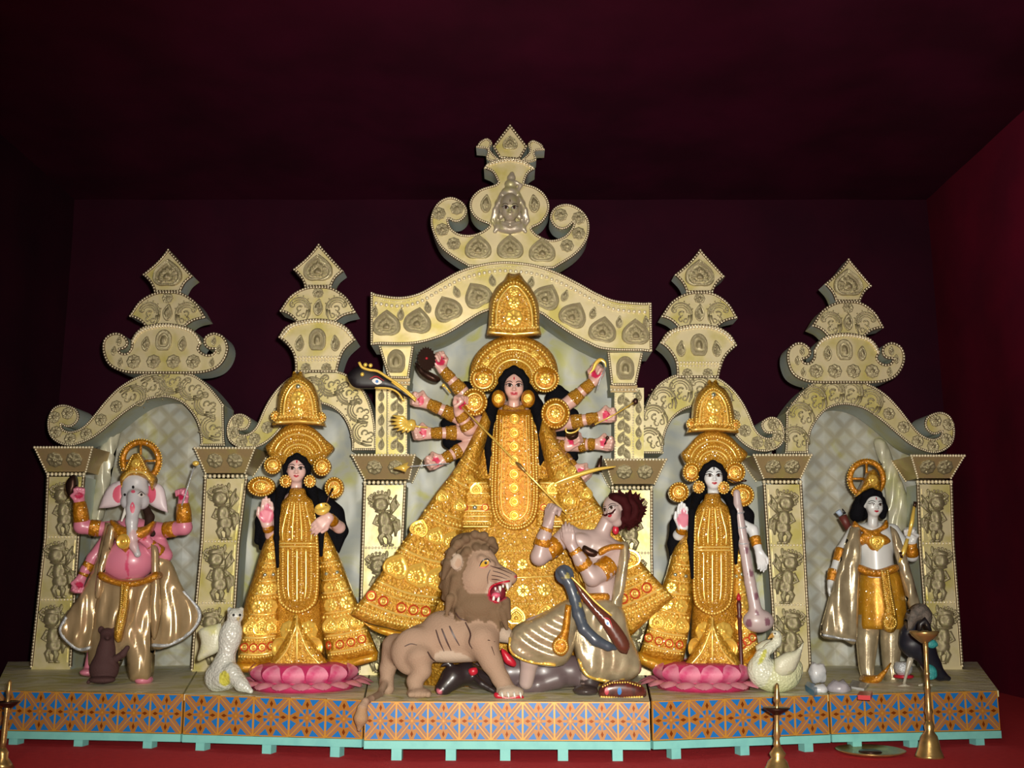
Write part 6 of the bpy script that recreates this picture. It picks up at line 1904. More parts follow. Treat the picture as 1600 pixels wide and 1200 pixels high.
bead_lines('crown_beading', [([P(cc[0] + 30 * math.cos(a), cc[1] + 31 * math.sin(a), yk) for a in np.linspace(0, 2 * math.pi, 46)], 1.4 * u)], T, M['gold_bead'])
cr, tcr = inflate('crown', spline([(1338, 776, 'c'), (1346, 762), (1352, 750), (1358, 738), (1366, 733), (1373, 742), (1377, 754), (1376, 768, 'c'), (1362, 764), (1350, 768)], 4, True), YK - .05, .05, M['gold'], T, 4, .05)
orn_on(ROSE_G, T, Surf(tcr), 1364, 750, 16)
co, tco = inflate('necklace', spline([(1336, 814, 'c'), (1346, 822), (1362, 828), (1378, 822), (1386, 812, 'c'), (1388, 824), (1376, 832), (1386, 838), (1392, 846), (1384, 852), (1378, 860), (1372, 866, 'c'), (1360, 858), (1354, 850), (1342, 854), (1336, 846), (1340, 836), (1350, 832), (1334, 824)], 4, True), YK - .08, .025, M['gold_amber'], T, 4, .04)
orn_on(HEART_G, co, Surf(tco), 1370, 846, 24, 180)
ku, tku = loft('tunic', [(884, 1346, 1398, .09, .06), (905, 1342, 1408, .10, .07), (940, 1340, 1414, .11, .07), (975, 1340, 1416, .12, .08), (982, 1341, 1414, .11, .08)], YK, M['gold_plain'], T, 44, 12, .03)
for x, ph in ((1358, 0), (1396, 1)):
    lg, tlg = loft('trouser_leg', [(960, x - 20, x + 18, .06, .05), (1000, x - 20, x + 14, .06, .05), (1040, x - 16, x + 8, .05, .05), (1058, x - 12, x + 6, .05, .05), (1064, x - 14, x + 6, .06, .05)], YK, M['silver_satin'], T, 30, 9, .05)
b = MB()
b.tube([P(1350, 1062, YK - .03), P(1358, 1064, YK - .10), P(1374, 1060, YK - .14), P(1384, 1048, YK - .15), P(1392, 1036, YK - .14)], [.03, .032, .02, .010, .004], 8); b.build('curled_shoe', M['gold_amber'], T, True)
sa_, tsa = inflate('sash', spline([(1376, 890, 'c'), (1388, 890, 'c'), (1394, 920), (1400, 955), (1402, 975), (1396, 988), (1384, 986), (1378, 972), (1382, 950), (1378, 920)], 4, True), YK - .13, .03, M['gold'], T, 4, .03)
stitch('bead_string', sa_, Surf(tsa), [], [([(1378, 892), (1383, 930), (1388, 956)], 1.3, 3.2), ([(1387, 892), (1392, 930), (1398, 960)], 1.3, 3.2), ([(1391 + 9 * math.cos(a), 973 + 9 * math.sin(a)) for a in np.linspace(0, 6, 20)], 1.4, 3.2)])
be, tbe = inflate('belt', spline([(1343, 882), (1370, 890), (1400, 882), (1402, 893), (1370, 902), (1342, 893)], 4, True), YK - .11, .025, M['gold_amber'], T, 4, .06)
for o, ph in [([(1330, 824, 'c'), (1345, 826), (1346, 870), (1342, 930), (1338, 1003), (1318, 1000), (1284, 994), (1292, 950), (1306, 900), (1318, 860)], 0), ([(1392, 822, 'c'), (1404, 834), (1420, 880), (1434, 930), (1444, 968), (1428, 962), (1418, 940), (1408, 900), (1398, 860)], 1)]:
    sh, ts = inflate('shawl', spline(o, 4, True), YK - .08, .05, M['silver_satin'], T, 5, .02, None, 12, wave=fold(.32, .05, .012, ph))
    if ph == 0: stitch('silver_hem', T, Surf(ts), [([(1286, 992), (1318, 998), (1337, 1001)], 2.0, 3)], [], M['silver_hem'])
o = empty('golden_bow', P(1422, 835, YK - .15), 'short bright gilt bow in the white archer\'s raised fist', 'bow')
b = MB(); b.tube([P(1429, 790, 5.87), P(1425, 815, 5.86), P(1420, 838, 5.86)], [.008, .012, .009], 8); b.tube([P(1418, 842, 5.86), P(1412, 862, 5.86), P(1405, 879, 5.86)], [.010, .014, .005], 8); b.build('limb', M['gilt'], o, True)
b = MB(); b.tube([P(1430, 784, 5.87), P(1429, 793, 5.87)], .010, 8); b.tube([P(1407, 862, 5.855), P(1409, 872, 5.855)], .008, 8); b.build('cap', M['dark_brass'], o, True)
o = empty('quiver', P(1322, 820, YK + .08), 'small dark quiver with feathered arrows behind the white archer\'s shoulder', 'quiver')
b = MB(); b.tube([P(1326, 826, 6.12), P(1316, 806, 6.12)], [.022, .026], 10); b.build('case', material('red_brown_leather', (.12, .025, .02), .5), o, True)
b = MB(); b.tube([P(1314, 805, 6.12), P(1309, 798, 6.12)], [.014, .018], 8); b.build('feather', material('pale_blue_feather', (.42, .52, .68), .6), o, True)
b = MB(); b.tube([P(1320, 803, 6.11), P(1316, 795, 6.11)], [.010, .003], 6); b.build('arrow_tip', M['ink'], o, True)
# ------------------------------------------------------------------ lion
YL = 5.33
TAN = (0.35, 0.235, 0.165); MANE = (0.165, 0.105, 0.060); LT = (0.45, 0.35, 0.27); MOUTH = (0.33, 0.02, 0.05)
T = empty('lion_statue', P(700, 1086, YL), 'roaring tan lion statue with a brown mane facing right', 'lion')
T.location.z = ZS
B = Body(YL, 950, .0048); u = B.u
B.chain([(740, 996, 0, 36), (700, 992, 0, 33), (655, 1008, 2, 29), (630, 1016, 2, 25)], TAN, 6)
B.ell((705, 1022, -8), (44, 20, 13), LT, None, 8)
B.ell((690, 975, 0), (26, 22, 20), TAN, None, 8)
B.ell((750, 992, -18), (30, 16, 34), TAN, None, 8)
B.ell((732, 907, 2), (43, 33, 60), MANE, None, 8); B.ell((742, 852, 0), (38, 26, 20), MANE, 8, 8); B.ell((748, 946, -8), (42, 30, 30), MANE, None, 8); B.ell((780, 958, 2), (17, 22, 26), MANE, 15, 8)
for a in np.linspace(1.3, 5.6, 16):    # shaggy tufts round the mane
    x, y = 735 + 43 * math.cos(a), 900 - 66 * math.sin(a)
    B.cap((735 + 32 * math.cos(a), 900 - 52 * math.sin(a), 0), (x - 3, y + 5, 2), 9, 4, MANE, 5)
for x, y, dx, dy in [(712, 905, -8, 26), (722, 925, -6, 28), (738, 938, -4, 28), (752, 950, 0, 26), (704, 935, -6, 24), (718, 955, -2, 24), (735, 965, 2, 22), (700, 880, -8, 24), (765, 955, 6, 24), (716, 850, -12, 14), (728, 842, -10, 10), (742, 836, -4, 8), (756, 838, 4, 8), (768, 846, 8, 10), (730, 862, -12, 10), (744, 856, -6, 6), (758, 858, 6, 4), (706, 862, -10, 18), (772, 958, 8, 26), (784, 954, 8, 28), (790, 940, 6, 26), (742, 960, 2, 26), (728, 945, -2, 24), (756, 968, 4, 20)]:
    q_ = random.uniform(.8, 1.15); B.cap((x, y, -24), (x + dx, y + dy, -20), 8, 3, (MANE[0] * q_, MANE[1] * q_, MANE[2] * q_), 3)
B.ell((754, 886, -22), (25, 17, 29), TAN, None, 5); B.ell((744, 906, -26), (21, 14, 24), TAN, -15, 6)
B.cap((764, 892, -22), (797, 903, -18), 17, 11, TAN, 5); B.ell((802, 902, -18), (6, 9, 6), (.42, .05, .07), 20, 2)
B.ell((788, 912, -26), (12, 7, 8), LT, 20, 3)
B.cap((752, 873, -36), (768, 882, -36), 6, 6, TAN, 4); B.cap((756, 905, -20), (768, 936, -18), 15, 10, LT, 6); B.ell((770, 941, -18), (10, 12, 8), LT, None, 4)
B.ell((714, 878, -30), (9, 5, 13), LT, 12, 3); B.ell((716, 880, -35), (5, 4, 8), (.40, .27, .19), 12, .5, 'p')
B.chain([(752, 1000, -22, 26), (768, 1034, -28, 16), (782, 1060, -32, 12.5), (792, 1076, -36, 12)], TAN, 6); B.ell((797, 1081, -42), (21, 16, 9), LT, None, 5)
for k in range(4): B.ell((784 + k * 9.5, 1084 - (k == 0) * 1, -52 + k * 2), (5.5, 7, 5.5), LT, None, 2)
B.chain([(775, 985, 10, 18), (798, 996, 10, 10)], LT, 5)
B.ell((646, 1018, -20), (33, 17, 36), TAN, 15, 8); B.chain([(655, 1028, -26, 22), (660, 1048, -28, 13), (648, 1064, -30, 11.5), (650, 1076, -34, 11)], TAN, 5); B.ell((655, 1083, -40), (19, 15, 8), TAN, None, 4)
for k in range(4): B.ell((642 + k * 9, 1085, -50), (5, 7, 5), TAN, None, 2)
B.chain([(618, 1012, 12, 22), (606, 1044, 14, 12), (604, 1066, 12, 10), (606, 1076, 8, 10)], TAN, 5)
B.chain([(612, 1036, 16, 7), (602, 1066, 6, 6), (594, 1084, -30, 5), (580, 1092, -84, 5), (571, 1096, -103, 5), (566, 1106, -108, 7), (564, 1122, -108, 10), (561, 1140, -106, 3)], TAN, 3)
B.ell((564, 1122, -108), (13, 13, 20), (.36, .22, .12), None, .5, 'p')
B.ell((779, 926, -28), (15, 26, 11.5), MOUTH, -35, 2, 'c')
B.build('body', M['fur'], T)
SL = Surf(B)
b = MB()
for pts, w_ in [([(681, 984), (687, 1003), (694, 1018)], 2.0), ([(690, 982), (698, 1002), (705, 1017)], 2.4), ([(702, 978), (710, 995), (718, 1009)], 2.4), ([(710, 955), (718, 966), (730, 970)], 1.8), ([(727, 972), (735, 990), (733, 1004), (738, 1014)], 2.2), ([(668, 1018), (674, 1028), (681, 1034)], 2.0), ([(632, 1010), (642, 1006), (652, 1008)], 1.4), ([(762, 1000), (774, 1003)], 1.6), ([(768, 1010), (773, 1024)], 1.6), ([(612, 1030), (616, 1040)], 1.4),
                ([(766, 868), (772, 878), (782, 880)], 1.6), ([(772, 886), (786, 891), (800, 897)], 1.2), ([(770, 892), (784, 896), (797, 902)], 1.2), ([(768, 899), (780, 901), (792, 905)], 1.2), ([(768, 905), (778, 906), (788, 909)], 1.2), ([(766, 884), (776, 887), (790, 888)], 1.2), ([(766, 890), (762, 900), (762, 912)], 1.2)]:
    b = MB(); stroke_decal(b, SL, pts, w_ * 1.55, w_ * .8, .003, 0); b.build('painted_line', M['brown_ink'], T, True)
b = MB(); decal(b, SL, spline([(750, 885), (755, 877), (762, 875), (764, 880), (758, 885)], 3, True), .003, 0); decal(b, SL, [(759 + 2.2 * math.cos(a), 879.5 + 2.4 * math.sin(a)) for a in np.linspace(0, 5.5, 8)], .005, 1); stroke_decal(b, SL, [(749, 885), (754, 876), (762, 873.5), (767, 879)], 2, 1.4, .006, 1); stroke_decal(b, SL, [(749, 886), (757, 887), (764, 882)], 1.4, 1, .006, 2)
b.build('eye', [M['amber'], M['ink'], M['red_paint']], T, True)
b = MB()
lip = spline([(796, 908), (780, 911), (768, 916), (764, 926), (768, 936), (776, 941), (781, 936)], 5)
b.tube([p + Vector((0, -.004, 0)) for p in SL.line(lip, 3, .002, YL - .09)], .0055, 6); b.build('lip', M['red_paint'], T, True)
for x, y, dx, dy, r, d in [(781, 916, 1, 9, 2.6, -34), (792, 912, 2, 11, 2.8, -34), (786, 914, 0, 5, 1.8, -34), (771, 938, 1, -8, 2.4, -32), (778, 940, 2, -8, 2.4, -32), (774, 918, 0, 5, 1.8, -32)]:
    b = MB(); b.tube([B.w((x, y, d)), B.w((x + dx * .6, y + dy * .6, d - 1)), B.w((x + dx, y + dy, d))], [r * u, r * .8 * u, .3 * u], 7); b.build('tooth', material('tooth_ivory', (.80, .78, .72), .25) if 'tooth_ivory' not in bpy.data.materials else bpy.data.materials['tooth_ivory'], T, True)
b = MB(); b.ball(B.w((777, 926, -10)), 12 * u, 14, 9, 0, (1.15, .7, 1.15)); b.build('mouth_lining', material('dark_mouth', (.16, .012, .02), .4), T, True)
b = MB(); b.ball(B.w((775, 930, -26)), 6 * u, 10, 6, 0, (1.3, 1, .8)); b.build('tongue', M['pink_paint'], T, True)
for k in range(4):
    x = 784 + k * 9.5
    b = MB(); b.tube([B.w((x, 1082, -58)), B.w((x + 1, 1087, -61)), B.w((x + 2, 1091, -60))], [2.0 * u, 1.6 * u, .3 * u], 6); b.build('claw', bpy.data.materials['tooth_ivory'], T, True)

# ------------------------------------------------------------------ felled buffalo under the lion
BF = (0.12, 0.085, 0.09); BD = (0.022, 0.014, 0.016)
B = Body(5.50, 1050, .006)
B.chain([(745, 1056, 6, 20), (795, 1050, 8, 26), (850, 1048, 8, 29), (892, 1048, 4, 24)], BF, 8); B.chain([(870, 1060, -10, 16), (840, 1070, -16, 12), (815, 1076, -18, 9)], BF, 6); B.chain([(900, 1050, 2, 18), (915, 1068, -8, 12)], BF, 6)
B.chain([(760, 1062, -14, 15), (730, 1052, -30, 16), (708, 1058, -40, 17), (692, 1076, -50, 12)], BD, 6); B.ell((687, 1080, -58), (5, 5, 4), (.55, .13, .18), None, 1)
B.chain([(712, 1046, -44, 5), (700, 1036, -46, 4), (690, 1040, -48, 2)], BD, 2); B.chain([(735, 1052, -36, 5), (752, 1068, -50, 5), (772, 1080, -56, 4)], BD, 3)
o = B.build('buffalo_statue', M['painted']); tag(o, 'dark felled buffalo statue lying under the lion', 'buffalo')
for lab, ol, Yq, th in [('red blood-coloured cloth hanging beside the lion\'s front leg', [(783, 1014), (792, 1018), (806, 1034), (804, 1042), (792, 1038), (786, 1030)], 5.28, .02), ('small red cloth scrap on the buffalo\'s head', [(732, 1046), (744, 1043), (746, 1052), (736, 1056)], 5.33, .015), ('flat red scrap of cloth under the lion\'s front paw', [(774, 1082), (790, 1087), (812, 1086), (818, 1091), (795, 1094), (774, 1090)], 5.16, .006)]:  # the last patch is painted blood, the others cloth
    tag(inflate('red_patch', spline(ol, 3, True), Yq, th, M['red_paint'], None, 4, .01)[0], lab, 'cloth')

# ------------------------------------------------------------------ warrior
YM = 5.42
DS = (0.44, 0.33, 0.31)
T = empty('warrior_statue', P(930, 1082, YM), 'grey-skinned warrior statue with bushy dark red hair before the gold gown', 'statue')
T.location.z = ZS
B = Body(YM, 860, .0042); u = B.u
B.chain([(942, 960, 2, 24), (942, 930, 0, 24), (936, 890, 0, 27)], DS, 6)
B.ell((928, 856, -2), (38, 21, 28), DS, 12, 6); B.cap((892, 838, -2), (964, 862, -2), 15, 16, DS, 6)
B.ell((908, 846, -18), (17, 8, 12), DS, 15, 5); B.ell((944, 858, -18), (18, 8, 12), DS, 15, 5)
B.cap((938, 838, 0), (950, 812, -4), 13, 11, DS, 5)
fr = head_frame(P(957, 795, YM - 12 * u), 14.8 * u, -34, -18, 8)
add_head(B, fr, DS, None, neck=1.4)
dem = [([(888, 834, -4, 15), (862, 858, -14, 13.5), (843, 870, -22, 13), (850, 840, -28, 10.5), (857, 818, -30, 8)], (.15, -.15, 1), (.7, .5, 0), 1, 'fist', .15),
       ([(968, 866, -12, 17), (946, 890, -26, 14.5), (926, 902, -36, 13.5), (908, 876, -42, 10.5), (893, 852, -44, 8)], (-.25, -.1, 1), (.3, .9, 0), 1, 'relaxed', .13)]
for ch, d, n, th, kd, L_ in dem:
    B.chain(ch, DS, 5); add_hand(B, ch[-1][:3], d, n, L_, kd, DS, None, th)
LG = (0.05, 0.035, 0.035)
B.chain([(945, 960, 2, 26), (930, 1010, -4, 18), (922, 1055, -10, 13), (920, 1074, -14, 12)], DS, 5); B.ell((915, 1079, -26), (19, 22, 8), LG, None, 4); B.ell((922, 1066, -12), (14, 14, 10), LG, None, 4)
B.chain([(935, 955, -6, 24), (880, 965, -26, 20), (835, 985, -36, 19), (828, 1030, -22, 14), (822, 1066, -14, 11)], DS, 6)
B.build('body', M['painted'], T)
SB = Surf(B)
face_paint(fr, SB, T, bindi=False, big=1.15)
b = MB()
for sx in (-1, 1): stroke_decal(b, SB, [(0.03 * sx, -.56), (sx * .28, -.62), (sx * .56, -.54), (sx * .82, -.28)], .26, .16, .012, 0, frame=fr)
b.build('moustache', material('dark_red_hair', (.035, .004, .005), .8, spec=.1), T, True)
H = Body(YM, 800, .005)
HR = (.085, .010, .012)
H.ell((980, 798, 6), (26, 22, 26), HR); H.ell((968, 781, -6), (19, 15, 10), HR, 20); H.chain([(952, 782, -12, 5), (962, 778, -20, 6), (974, 782, -22, 7), (980, 794, -20, 7), (980, 808, -16, 6)], HR, 3)
for a in np.linspace(-2.0, 2.5, 24):
    for dd, rr in ((-14, 22), (-4, 27), (8, 29), (20, 24)):
        aa = a + random.uniform(-.12, .12); e_ = rr + random.uniform(-3, 6); H.cap((978 + 16 * math.cos(aa), 797 - 16 * math.sin(aa), dd), (978 + e_ * math.cos(aa + .12), 797 - e_ * math.sin(aa + .12), dd + 2), 5.5, 1.2, HR, 2)
H.build('hair', bpy.data.materials['dark_red_hair'], T)
for ch, *_ in dem:
    q = [B.w(c[:3]) for c in ch]; rr = [c[3] for c in ch]
    bracelet('armlet', T, q[0].lerp(q[1], .65), q[1].lerp(q[2], .45), rr[1] * 1.13 * u, rr[1] * 1.11 * u, M['gold_amber'])
    bracelet('cuff', T, q[2].lerp(q[3], .55), q[3].lerp(q[4], .75), rr[3] * 1.20 * u, rr[4] * 1.18 * u, M['gold_amber'])
b = MB(); b.ball(P(962, 828, YM - .03), .018, 10, 6, 0, (1, .7, 1.4)); b.build('ear_flower', M['red_paint'], T, True)
ch_, tch = inflate('chest_band', spline([(936, 858), (955, 850), (976, 851), (974, 858), (955, 860), (938, 868)], 4, True), YM - .12, .02, M['gold_amber'], T, 4, .03)
be, tbe = inflate('belt', spline([(902, 930), (925, 927), (950, 927), (950, 939), (925, 940), (902, 942)], 3, True), YM - .10, .03, M['gold_amber'], T, 5, .05)
pend, tp = inflate('dark_pendant', spline([(912, 852), (922, 856), (934, 862), (930, 870), (918, 868), (910, 862)], 3, True), YM - .13, .03, M['dark_brass'], T, 4, .02)
arcs = lambda cx, cy, a, f: (lambda x, y: a * math.sin(math.hypot(x - cx, (y - cy) * 1.2) * f))
d1, t1 = inflate('dhoti_front', spline([(898, 932, 'c'), (872, 944), (842, 962), (808, 976), (796, 996), (798, 1020), (824, 1036), (868, 1042), (890, 1030), (902, 990), (906, 945, 'c')], 4, True), YM - .12, .10, M['silver_satin'], T, 5, .05, None, 22, wave=arcs(905, 925, .012, .26))
d2, t2 = inflate('dhoti_side', spline([(902, 940, 'c'), (945, 936), (972, 950), (984, 990), (1000, 1030), (1000, 1052), (975, 1066), (950, 1068), (915, 1058), (902, 1032), (894, 990)], 4, True), YM - .08, .10, M['silver_satin'], T, 5, .05, None, 22, wave=fold(.16, -.06, .012))
stitch('gold_border', d1, Surf(t1), [(spline([(797, 996), (799, 1018), (825, 1033), (868, 1039)], 5), 2.0, 3)], [], M['gold_ridge']); stitch('gold_border', d2, Surf(t2), [(spline([(904, 1030), (918, 1055), (950, 1064), (975, 1062)], 5), 2.2, 3)], [], M['gold_ridge'])
s1, t3 = inflate('scarf', spline([(972, 846, 'c'), (982, 852), (980, 900), (972, 950), (980, 1010), (990, 1050), (978, 1056), (962, 1000), (955, 950), (962, 900)], 4, True), YM - .10, .04, M['silver_satin'], T, 5, .02, None, 8, wave=fold(.55, .02, .008))
ta, t4 = inflate('tassel', spline([(884, 944, 'c'), (893, 946, 'c'), (891, 975), (888, 1000), (889, 1014), (880, 1025), (868, 1022), (862, 1010), (867, 998), (876, 988), (880, 970)], 4, True), YM - .26, .03, M['gold_amber'], T, 4, .03)
stitch('bead_string', ta, Surf(t4), [], [([(876 + 10 * math.cos(a), 1010 + 11 * math.sin(a)) for a in np.linspace(0, 6, 20)], 1.2, 3)])

# snake, curved sword and fallen shield
B = Body(5.21, 950, .0045)
SN = (0.055, 0.07, 0.095)
B.ell((882, 898, 0), (15, 5, 16), SN, -30, 3); B.ell((884, 901, -6), (6, 4, 9), (.38, .32, .08), -30, .5, 'p'); B.chain([(878, 893, -4, 7), (890, 912, 0, 9), (898, 935, 0, 9), (904, 960, -6, 9.5), (912, 982, -12, 9), (930, 1000, -12, 9), (950, 1010, -10, 7), (962, 1012, -6, 4)], SN, 3)
for k, (x, y) in enumerate([(893, 905), (900, 925), (903, 945), (908, 968), (918, 988), (936, 1001)]): B.ell((x + 4, y, -10), (2.4, 6, 4), (.45, .38, .08), None, .4, 'p')
o = B.build('snake_statue', M['painted']); tag(o, 'dark blue cobra statue coiling past the warrior\'s waist', 'snake')
T = empty('curved_sword', P(972, 1025, 5.13), 'brown curved sword with a painted eye across the warrior\'s skirt', 'sword')
bl, tq = inflate('blade', spline([(894, 903, 'c'), (912, 922), (932, 944), (955, 964), (972, 984), (984, 1006), (980, 1022, 'c'), (968, 1018), (955, 1000), (940, 976), (920, 950), (906, 930)], 4, True), 5.13, .02, material('red_brown_lacquer', (.10, .03, .018), .22, 0, coat=.4), T, 5, .012)
sq = Surf(tq); b = MB(); b.tube([P(x, y, 5.105) for x, y in spline([(893, 902), (912, 921), (932, 942), (956, 962)], 5)], .005, 6); b.build('gilt_edge', M['gilt'], T, True)
b = MB(); decal(b, sq, spline([(945, 968), (951, 970), (954, 980), (947, 976)], 3, True), .002, 0); decal(b, sq, [(949.5 + 2.2 * math.cos(a), 974 + 2.6 * math.sin(a)) for a in np.linspace(0, 5.5, 8)], .004, 1); stroke_decal(b, sq, [(943, 965), (952, 968), (957, 982)], 1.6, 1.2, .004, 2); b.build('painted_eye', [M['eye_white'], M['tile_blue'], M['red_paint']], T, True)
T = empty('fallen_shield', PS(975, 1090), 'dark red shield with a gilt fringe lying at the warrior\'s feet', 'shield')
sh, ts = inflate('plate', spline([(938, 1090), (940, 1072), (955, 1064), (980, 1063), (1002, 1070), (1010, 1082), (1004, 1091), (970, 1093)], 4, True), 5.22, .03, material('dark_red_lacquer2', (.11, .02, .015), .25, 0, (.05, .015, .012), 30, coat=.4), T, 5, .03)
stitch('gilt_fringe', T, Surf(ts), [], [([(940, 1089), (970, 1091), (1003, 1089)], 1.8, 4), ([(942, 1073), (955, 1067), (980, 1066), (1000, 1072)], 1.2, 4)], M['gilt'])
b = MB()
for x in (948, 968): decal(b, Surf(ts), [(x + 3.4 * math.cos(a), 1080 + 6 * math.sin(a)) for a in np.linspace(0, 5.5, 10)], .003, 0 if x < 960 else 1)
b.build('painted_spot', [M['red_paint'], M['tile_blue']], T, True)
# ------------------------------------------------------------------ birds
M['feather'] = material('pearly_feathers', (1, 1, 1), .32, 0, attr=True, bump=.5, bump_scale=70, bump_kind='voronoi', coat=.2)
CR = (0.60, 0.60, 0.48); PW = (0.52, 0.53, 0.48)
T = empty('owl_statue', P(355, 1084, 5.36), 'pearl-white owl statue beside the left goddess', 'owl'); T.location.z = ZS
B = Body(5.42, 1000, .0045); u = B.u
B.ell((368, 962, -4), (13, 11, 12), PW); B.ell((359, 953, -2), (4, 4, 5), PW); B.ell((377, 953, -2), (4, 4, 5), PW); B.ell((360, 994, -2), (18, 14, 28), PW, 8, 5)
B.chain([(356, 1015, 0, 13), (350, 1040, 0, 17), (352, 1058, -4, 20)], PW, 6); B.ell((340, 1058, 0), (20, 16, 22), PW, None, 6); B.chain([(362, 1050, -14, 14), (378, 1070, -22, 10), (392, 1080, -26, 4)], PW, 5)
B.ell((352, 1060, -22), (10, 12, 12), (.55, .52, .08), None, .5, 'p'); B.cap((372, 966, -13), (373, 971, -16), 2.4, 1, (.5, .4, .2), 1)
B.build('body', M['feather'], T)
b = MB()
for x, y in ((365, 961), (375, 961)): decal(b, Surf(B), [(x + 2.2 * math.cos(a), y + 2.2 * math.sin(a)) for a in np.linspace(0, 5.5, 8)], .002, 0)
b.build('eye', M['ink'], T, True)
M['cream_wing'] = material('cream_wing', (.58, .58, .44), .35, 0, (.55, .54, .22), 12, .5, .7, .3, 90)
inflate('wing', spline([(345, 974, 'c'), (325, 978), (310, 986), (314, 1005), (308, 1032), (325, 1026), (340, 1018), (347, 1000)], 4, True), 5.46, .03, M['cream_wing'], T, 5, .02)

T = empty('swan_statue', P(1212, 1080, 5.40), 'pale yellow-white swan statue beside the right lotus', 'swan'); T.location.z = ZS
B = Body(5.42, 1040, .0045)
SW = (0.56, 0.58, 0.36); SW2 = (.60, .62, .50)
B.ell((1212, 1056, -4), (38, 26, 25), SW, None, 6); B.ell((1190, 1048, -10), (22, 20, 24), SW2, None, 6); B.ell((1236, 1046, 0), (18, 18, 20), SW, 20, 6)
B.chain([(1186, 1040, -12, 13), (1190, 1024, -12, 9), (1203, 1012, -10, 7.5), (1213, 1004, -10, 6.5), (1216, 996, -10, 6)], SW2, 5); B.ell((1212, 991, -12), (8, 7, 6.5), SW2, None, 3); B.cap((1206, 993, -16), (1200, 998, -18), 3.4, 1.6, (.45, .25, .05), 1.5)
B.ell((1195, 1020, -24), (4, 6, 22), (.52, .52, .10), 30, .5, 'p')
B.build('body', M['feather'], T)
b = MB(); decal(b, Surf(B), [(1211 + 1.6 * math.cos(a), 990 + 1.6 * math.sin(a)) for a in np.linspace(0, 5.5, 8)], .002, 0); b.build('eye', M['ink'], T, True)
inflate('wing', spline([(1211, 1030, 'c'), (1228, 1020), (1244, 1016), (1256, 1004, 'c'), (1250, 1030), (1240, 1050), (1222, 1058), (1210, 1048)], 4, True), 5.34, .04, M['cream_wing'], T, 5, .02)
inflate('wing', spline([(1181, 1010, 'c'), (1192, 1002), (1206, 1000), (1204, 1012), (1194, 1028), (1186, 1032)], 4, True), 5.50, .03, M['cream_wing'], T, 5, .02)

T = empty('peacock_statue', P(1425, 1072, 5.72), 'black peacock statue with a teal patch behind the brass lamp', 'peacock'); T.location.z = ZS
B = Body(5.76, 1010, .005)
PB = (0.012, 0.013, 0.022)
B.ell((1432, 1006, 0), (28, 18, 24), PB, 20, 6); B.chain([(1420, 990, -4, 14), (1428, 972, -6, 10), (1440, 958, -4, 8)], PB, 5); B.ell((1442, 955, -4), (10, 9, 9), PB)
B.chain([(1445, 1020, 0, 18), (1456, 1040, 2, 14), (1468, 1054, 4, 9), (1482, 1060, 6, 4)], PB, 5)
B.chain([(1422, 1032, -2, 5), (1417, 1050, -4, 2.6), (1412, 1070, -8, 2.4)], (.42, .38, .30), 2); B.chain([(1404, 1073, -10, 2.2), (1414, 1071, -10, 2.6), (1422, 1073, -8, 2)], (.42, .38, .30), 1)
B.chain([(1440, 1032, 2, 5), (1446, 1052, 4, 2.6), (1446, 1068, 2, 2.4)], (.42, .38, .30), 2); B.chain([(1436, 1071, -4, 2.2), (1446, 1069, -4, 2.6), (1456, 1071, -4, 2)], (.42, .38, .30), 1)
B.build('body', M['painted'], T)
M['teal'] = material('teal_feathers', (.03, .26, .27), .4, 0, (.05, .36, .34), 60, bump=.5, bump_scale=120)
inflate('neck_patch', spline([(1450, 1002), (1460, 1000), (1466, 1008), (1458, 1013), (1450, 1010)], 3, True), 5.69, .008, M['teal'], T, 4, .01); inflate('tail_patch', spline([(1450, 1038), (1462, 1044), (1464, 1058), (1452, 1062), (1448, 1050)], 3, True), 5.71, .008, M['teal'], T, 4, .01)
gr, tg = inflate('ruffled_crest', spline([(1417, 985), (1418, 962), (1430, 946), (1445, 944), (1456, 958), (1455, 974), (1448, 986), (1442, 970), (1434, 972), (1426, 984)], 4, True), 5.72, .05, material('grey_brown_feathers', (.16, .13, .11), .7, 0, (.08, .07, .06), 40, bump=.6, bump_scale=120), T, 4, .04)
T = empty('steel_pot', P(1412, 1046, 5.80), 'small shiny pot with a red rim under the peacock', 'pot')
b = MB(); b.lathe(P(1412, 1056, 5.84), [(.025, 0), (.045, .02), (.05, .045), (.042, .07), (.034, .075)], 18); b.build('vessel', M['silver_hem'], T, True)
b = MB(); b.lathe(P(1412, 1059, 5.84), [(.05, 0), (.054, .008), (.05, .016)], 18); b.build('rim', M['red_paint'], T, True)

# ------------------------------------------------------------------ sculpted face on the crest
T = CREST
SVc = (1, 1, 1)
B = Body(YC - .04, 320, .0048); u = B.u
fr = head_frame(P(797, 324, YC - .09), 15 * u, 0, 0, -20)
add_head(B, fr, SVc, None, neck=2.2)
B.ell((797, 300, -2), (14, 9, 9), SVc); B.ell((798, 288, -2), (10, 8, 8), SVc); B.ell((799, 278, -2), (7, 6, 6), SVc); B.ell((800, 272, -2), (4, 4, 4), SVc)
for sx in (-1, 1):
    B.chain([(797 + sx * 12, 304, 0, 5), (797 + sx * 19, 318, 0, 5), (797 + sx * 22, 335, 0, 5), (797 + sx * 18, 350, 0, 4), (797 + sx * 24, 362, 0, 3)], SVc, 2); B.chain([(797 + sx * 14, 310, -6, 3), (797 + sx * 24, 328, -4, 3.5), (797 + sx * 28, 345, 0, 3), (797 + sx * 22, 356, 0, 2.5)], SVc, 2)
    B.ell((797 + sx * 15, 338, -8), (4, 4, 6), SVc)
B.ell((797, 356, 0), (22, 8, 10), SVc); B.chain([(784, 348, -6, 3), (797, 352, -10, 3), (811, 348, -6, 3)], SVc, 2); B.chain([(808, 300, -4, 3), (814, 290, -4, 3), (806, 284, -6, 2.5)], SVc, 2)
B.build('face_relief', M['silver'], T)
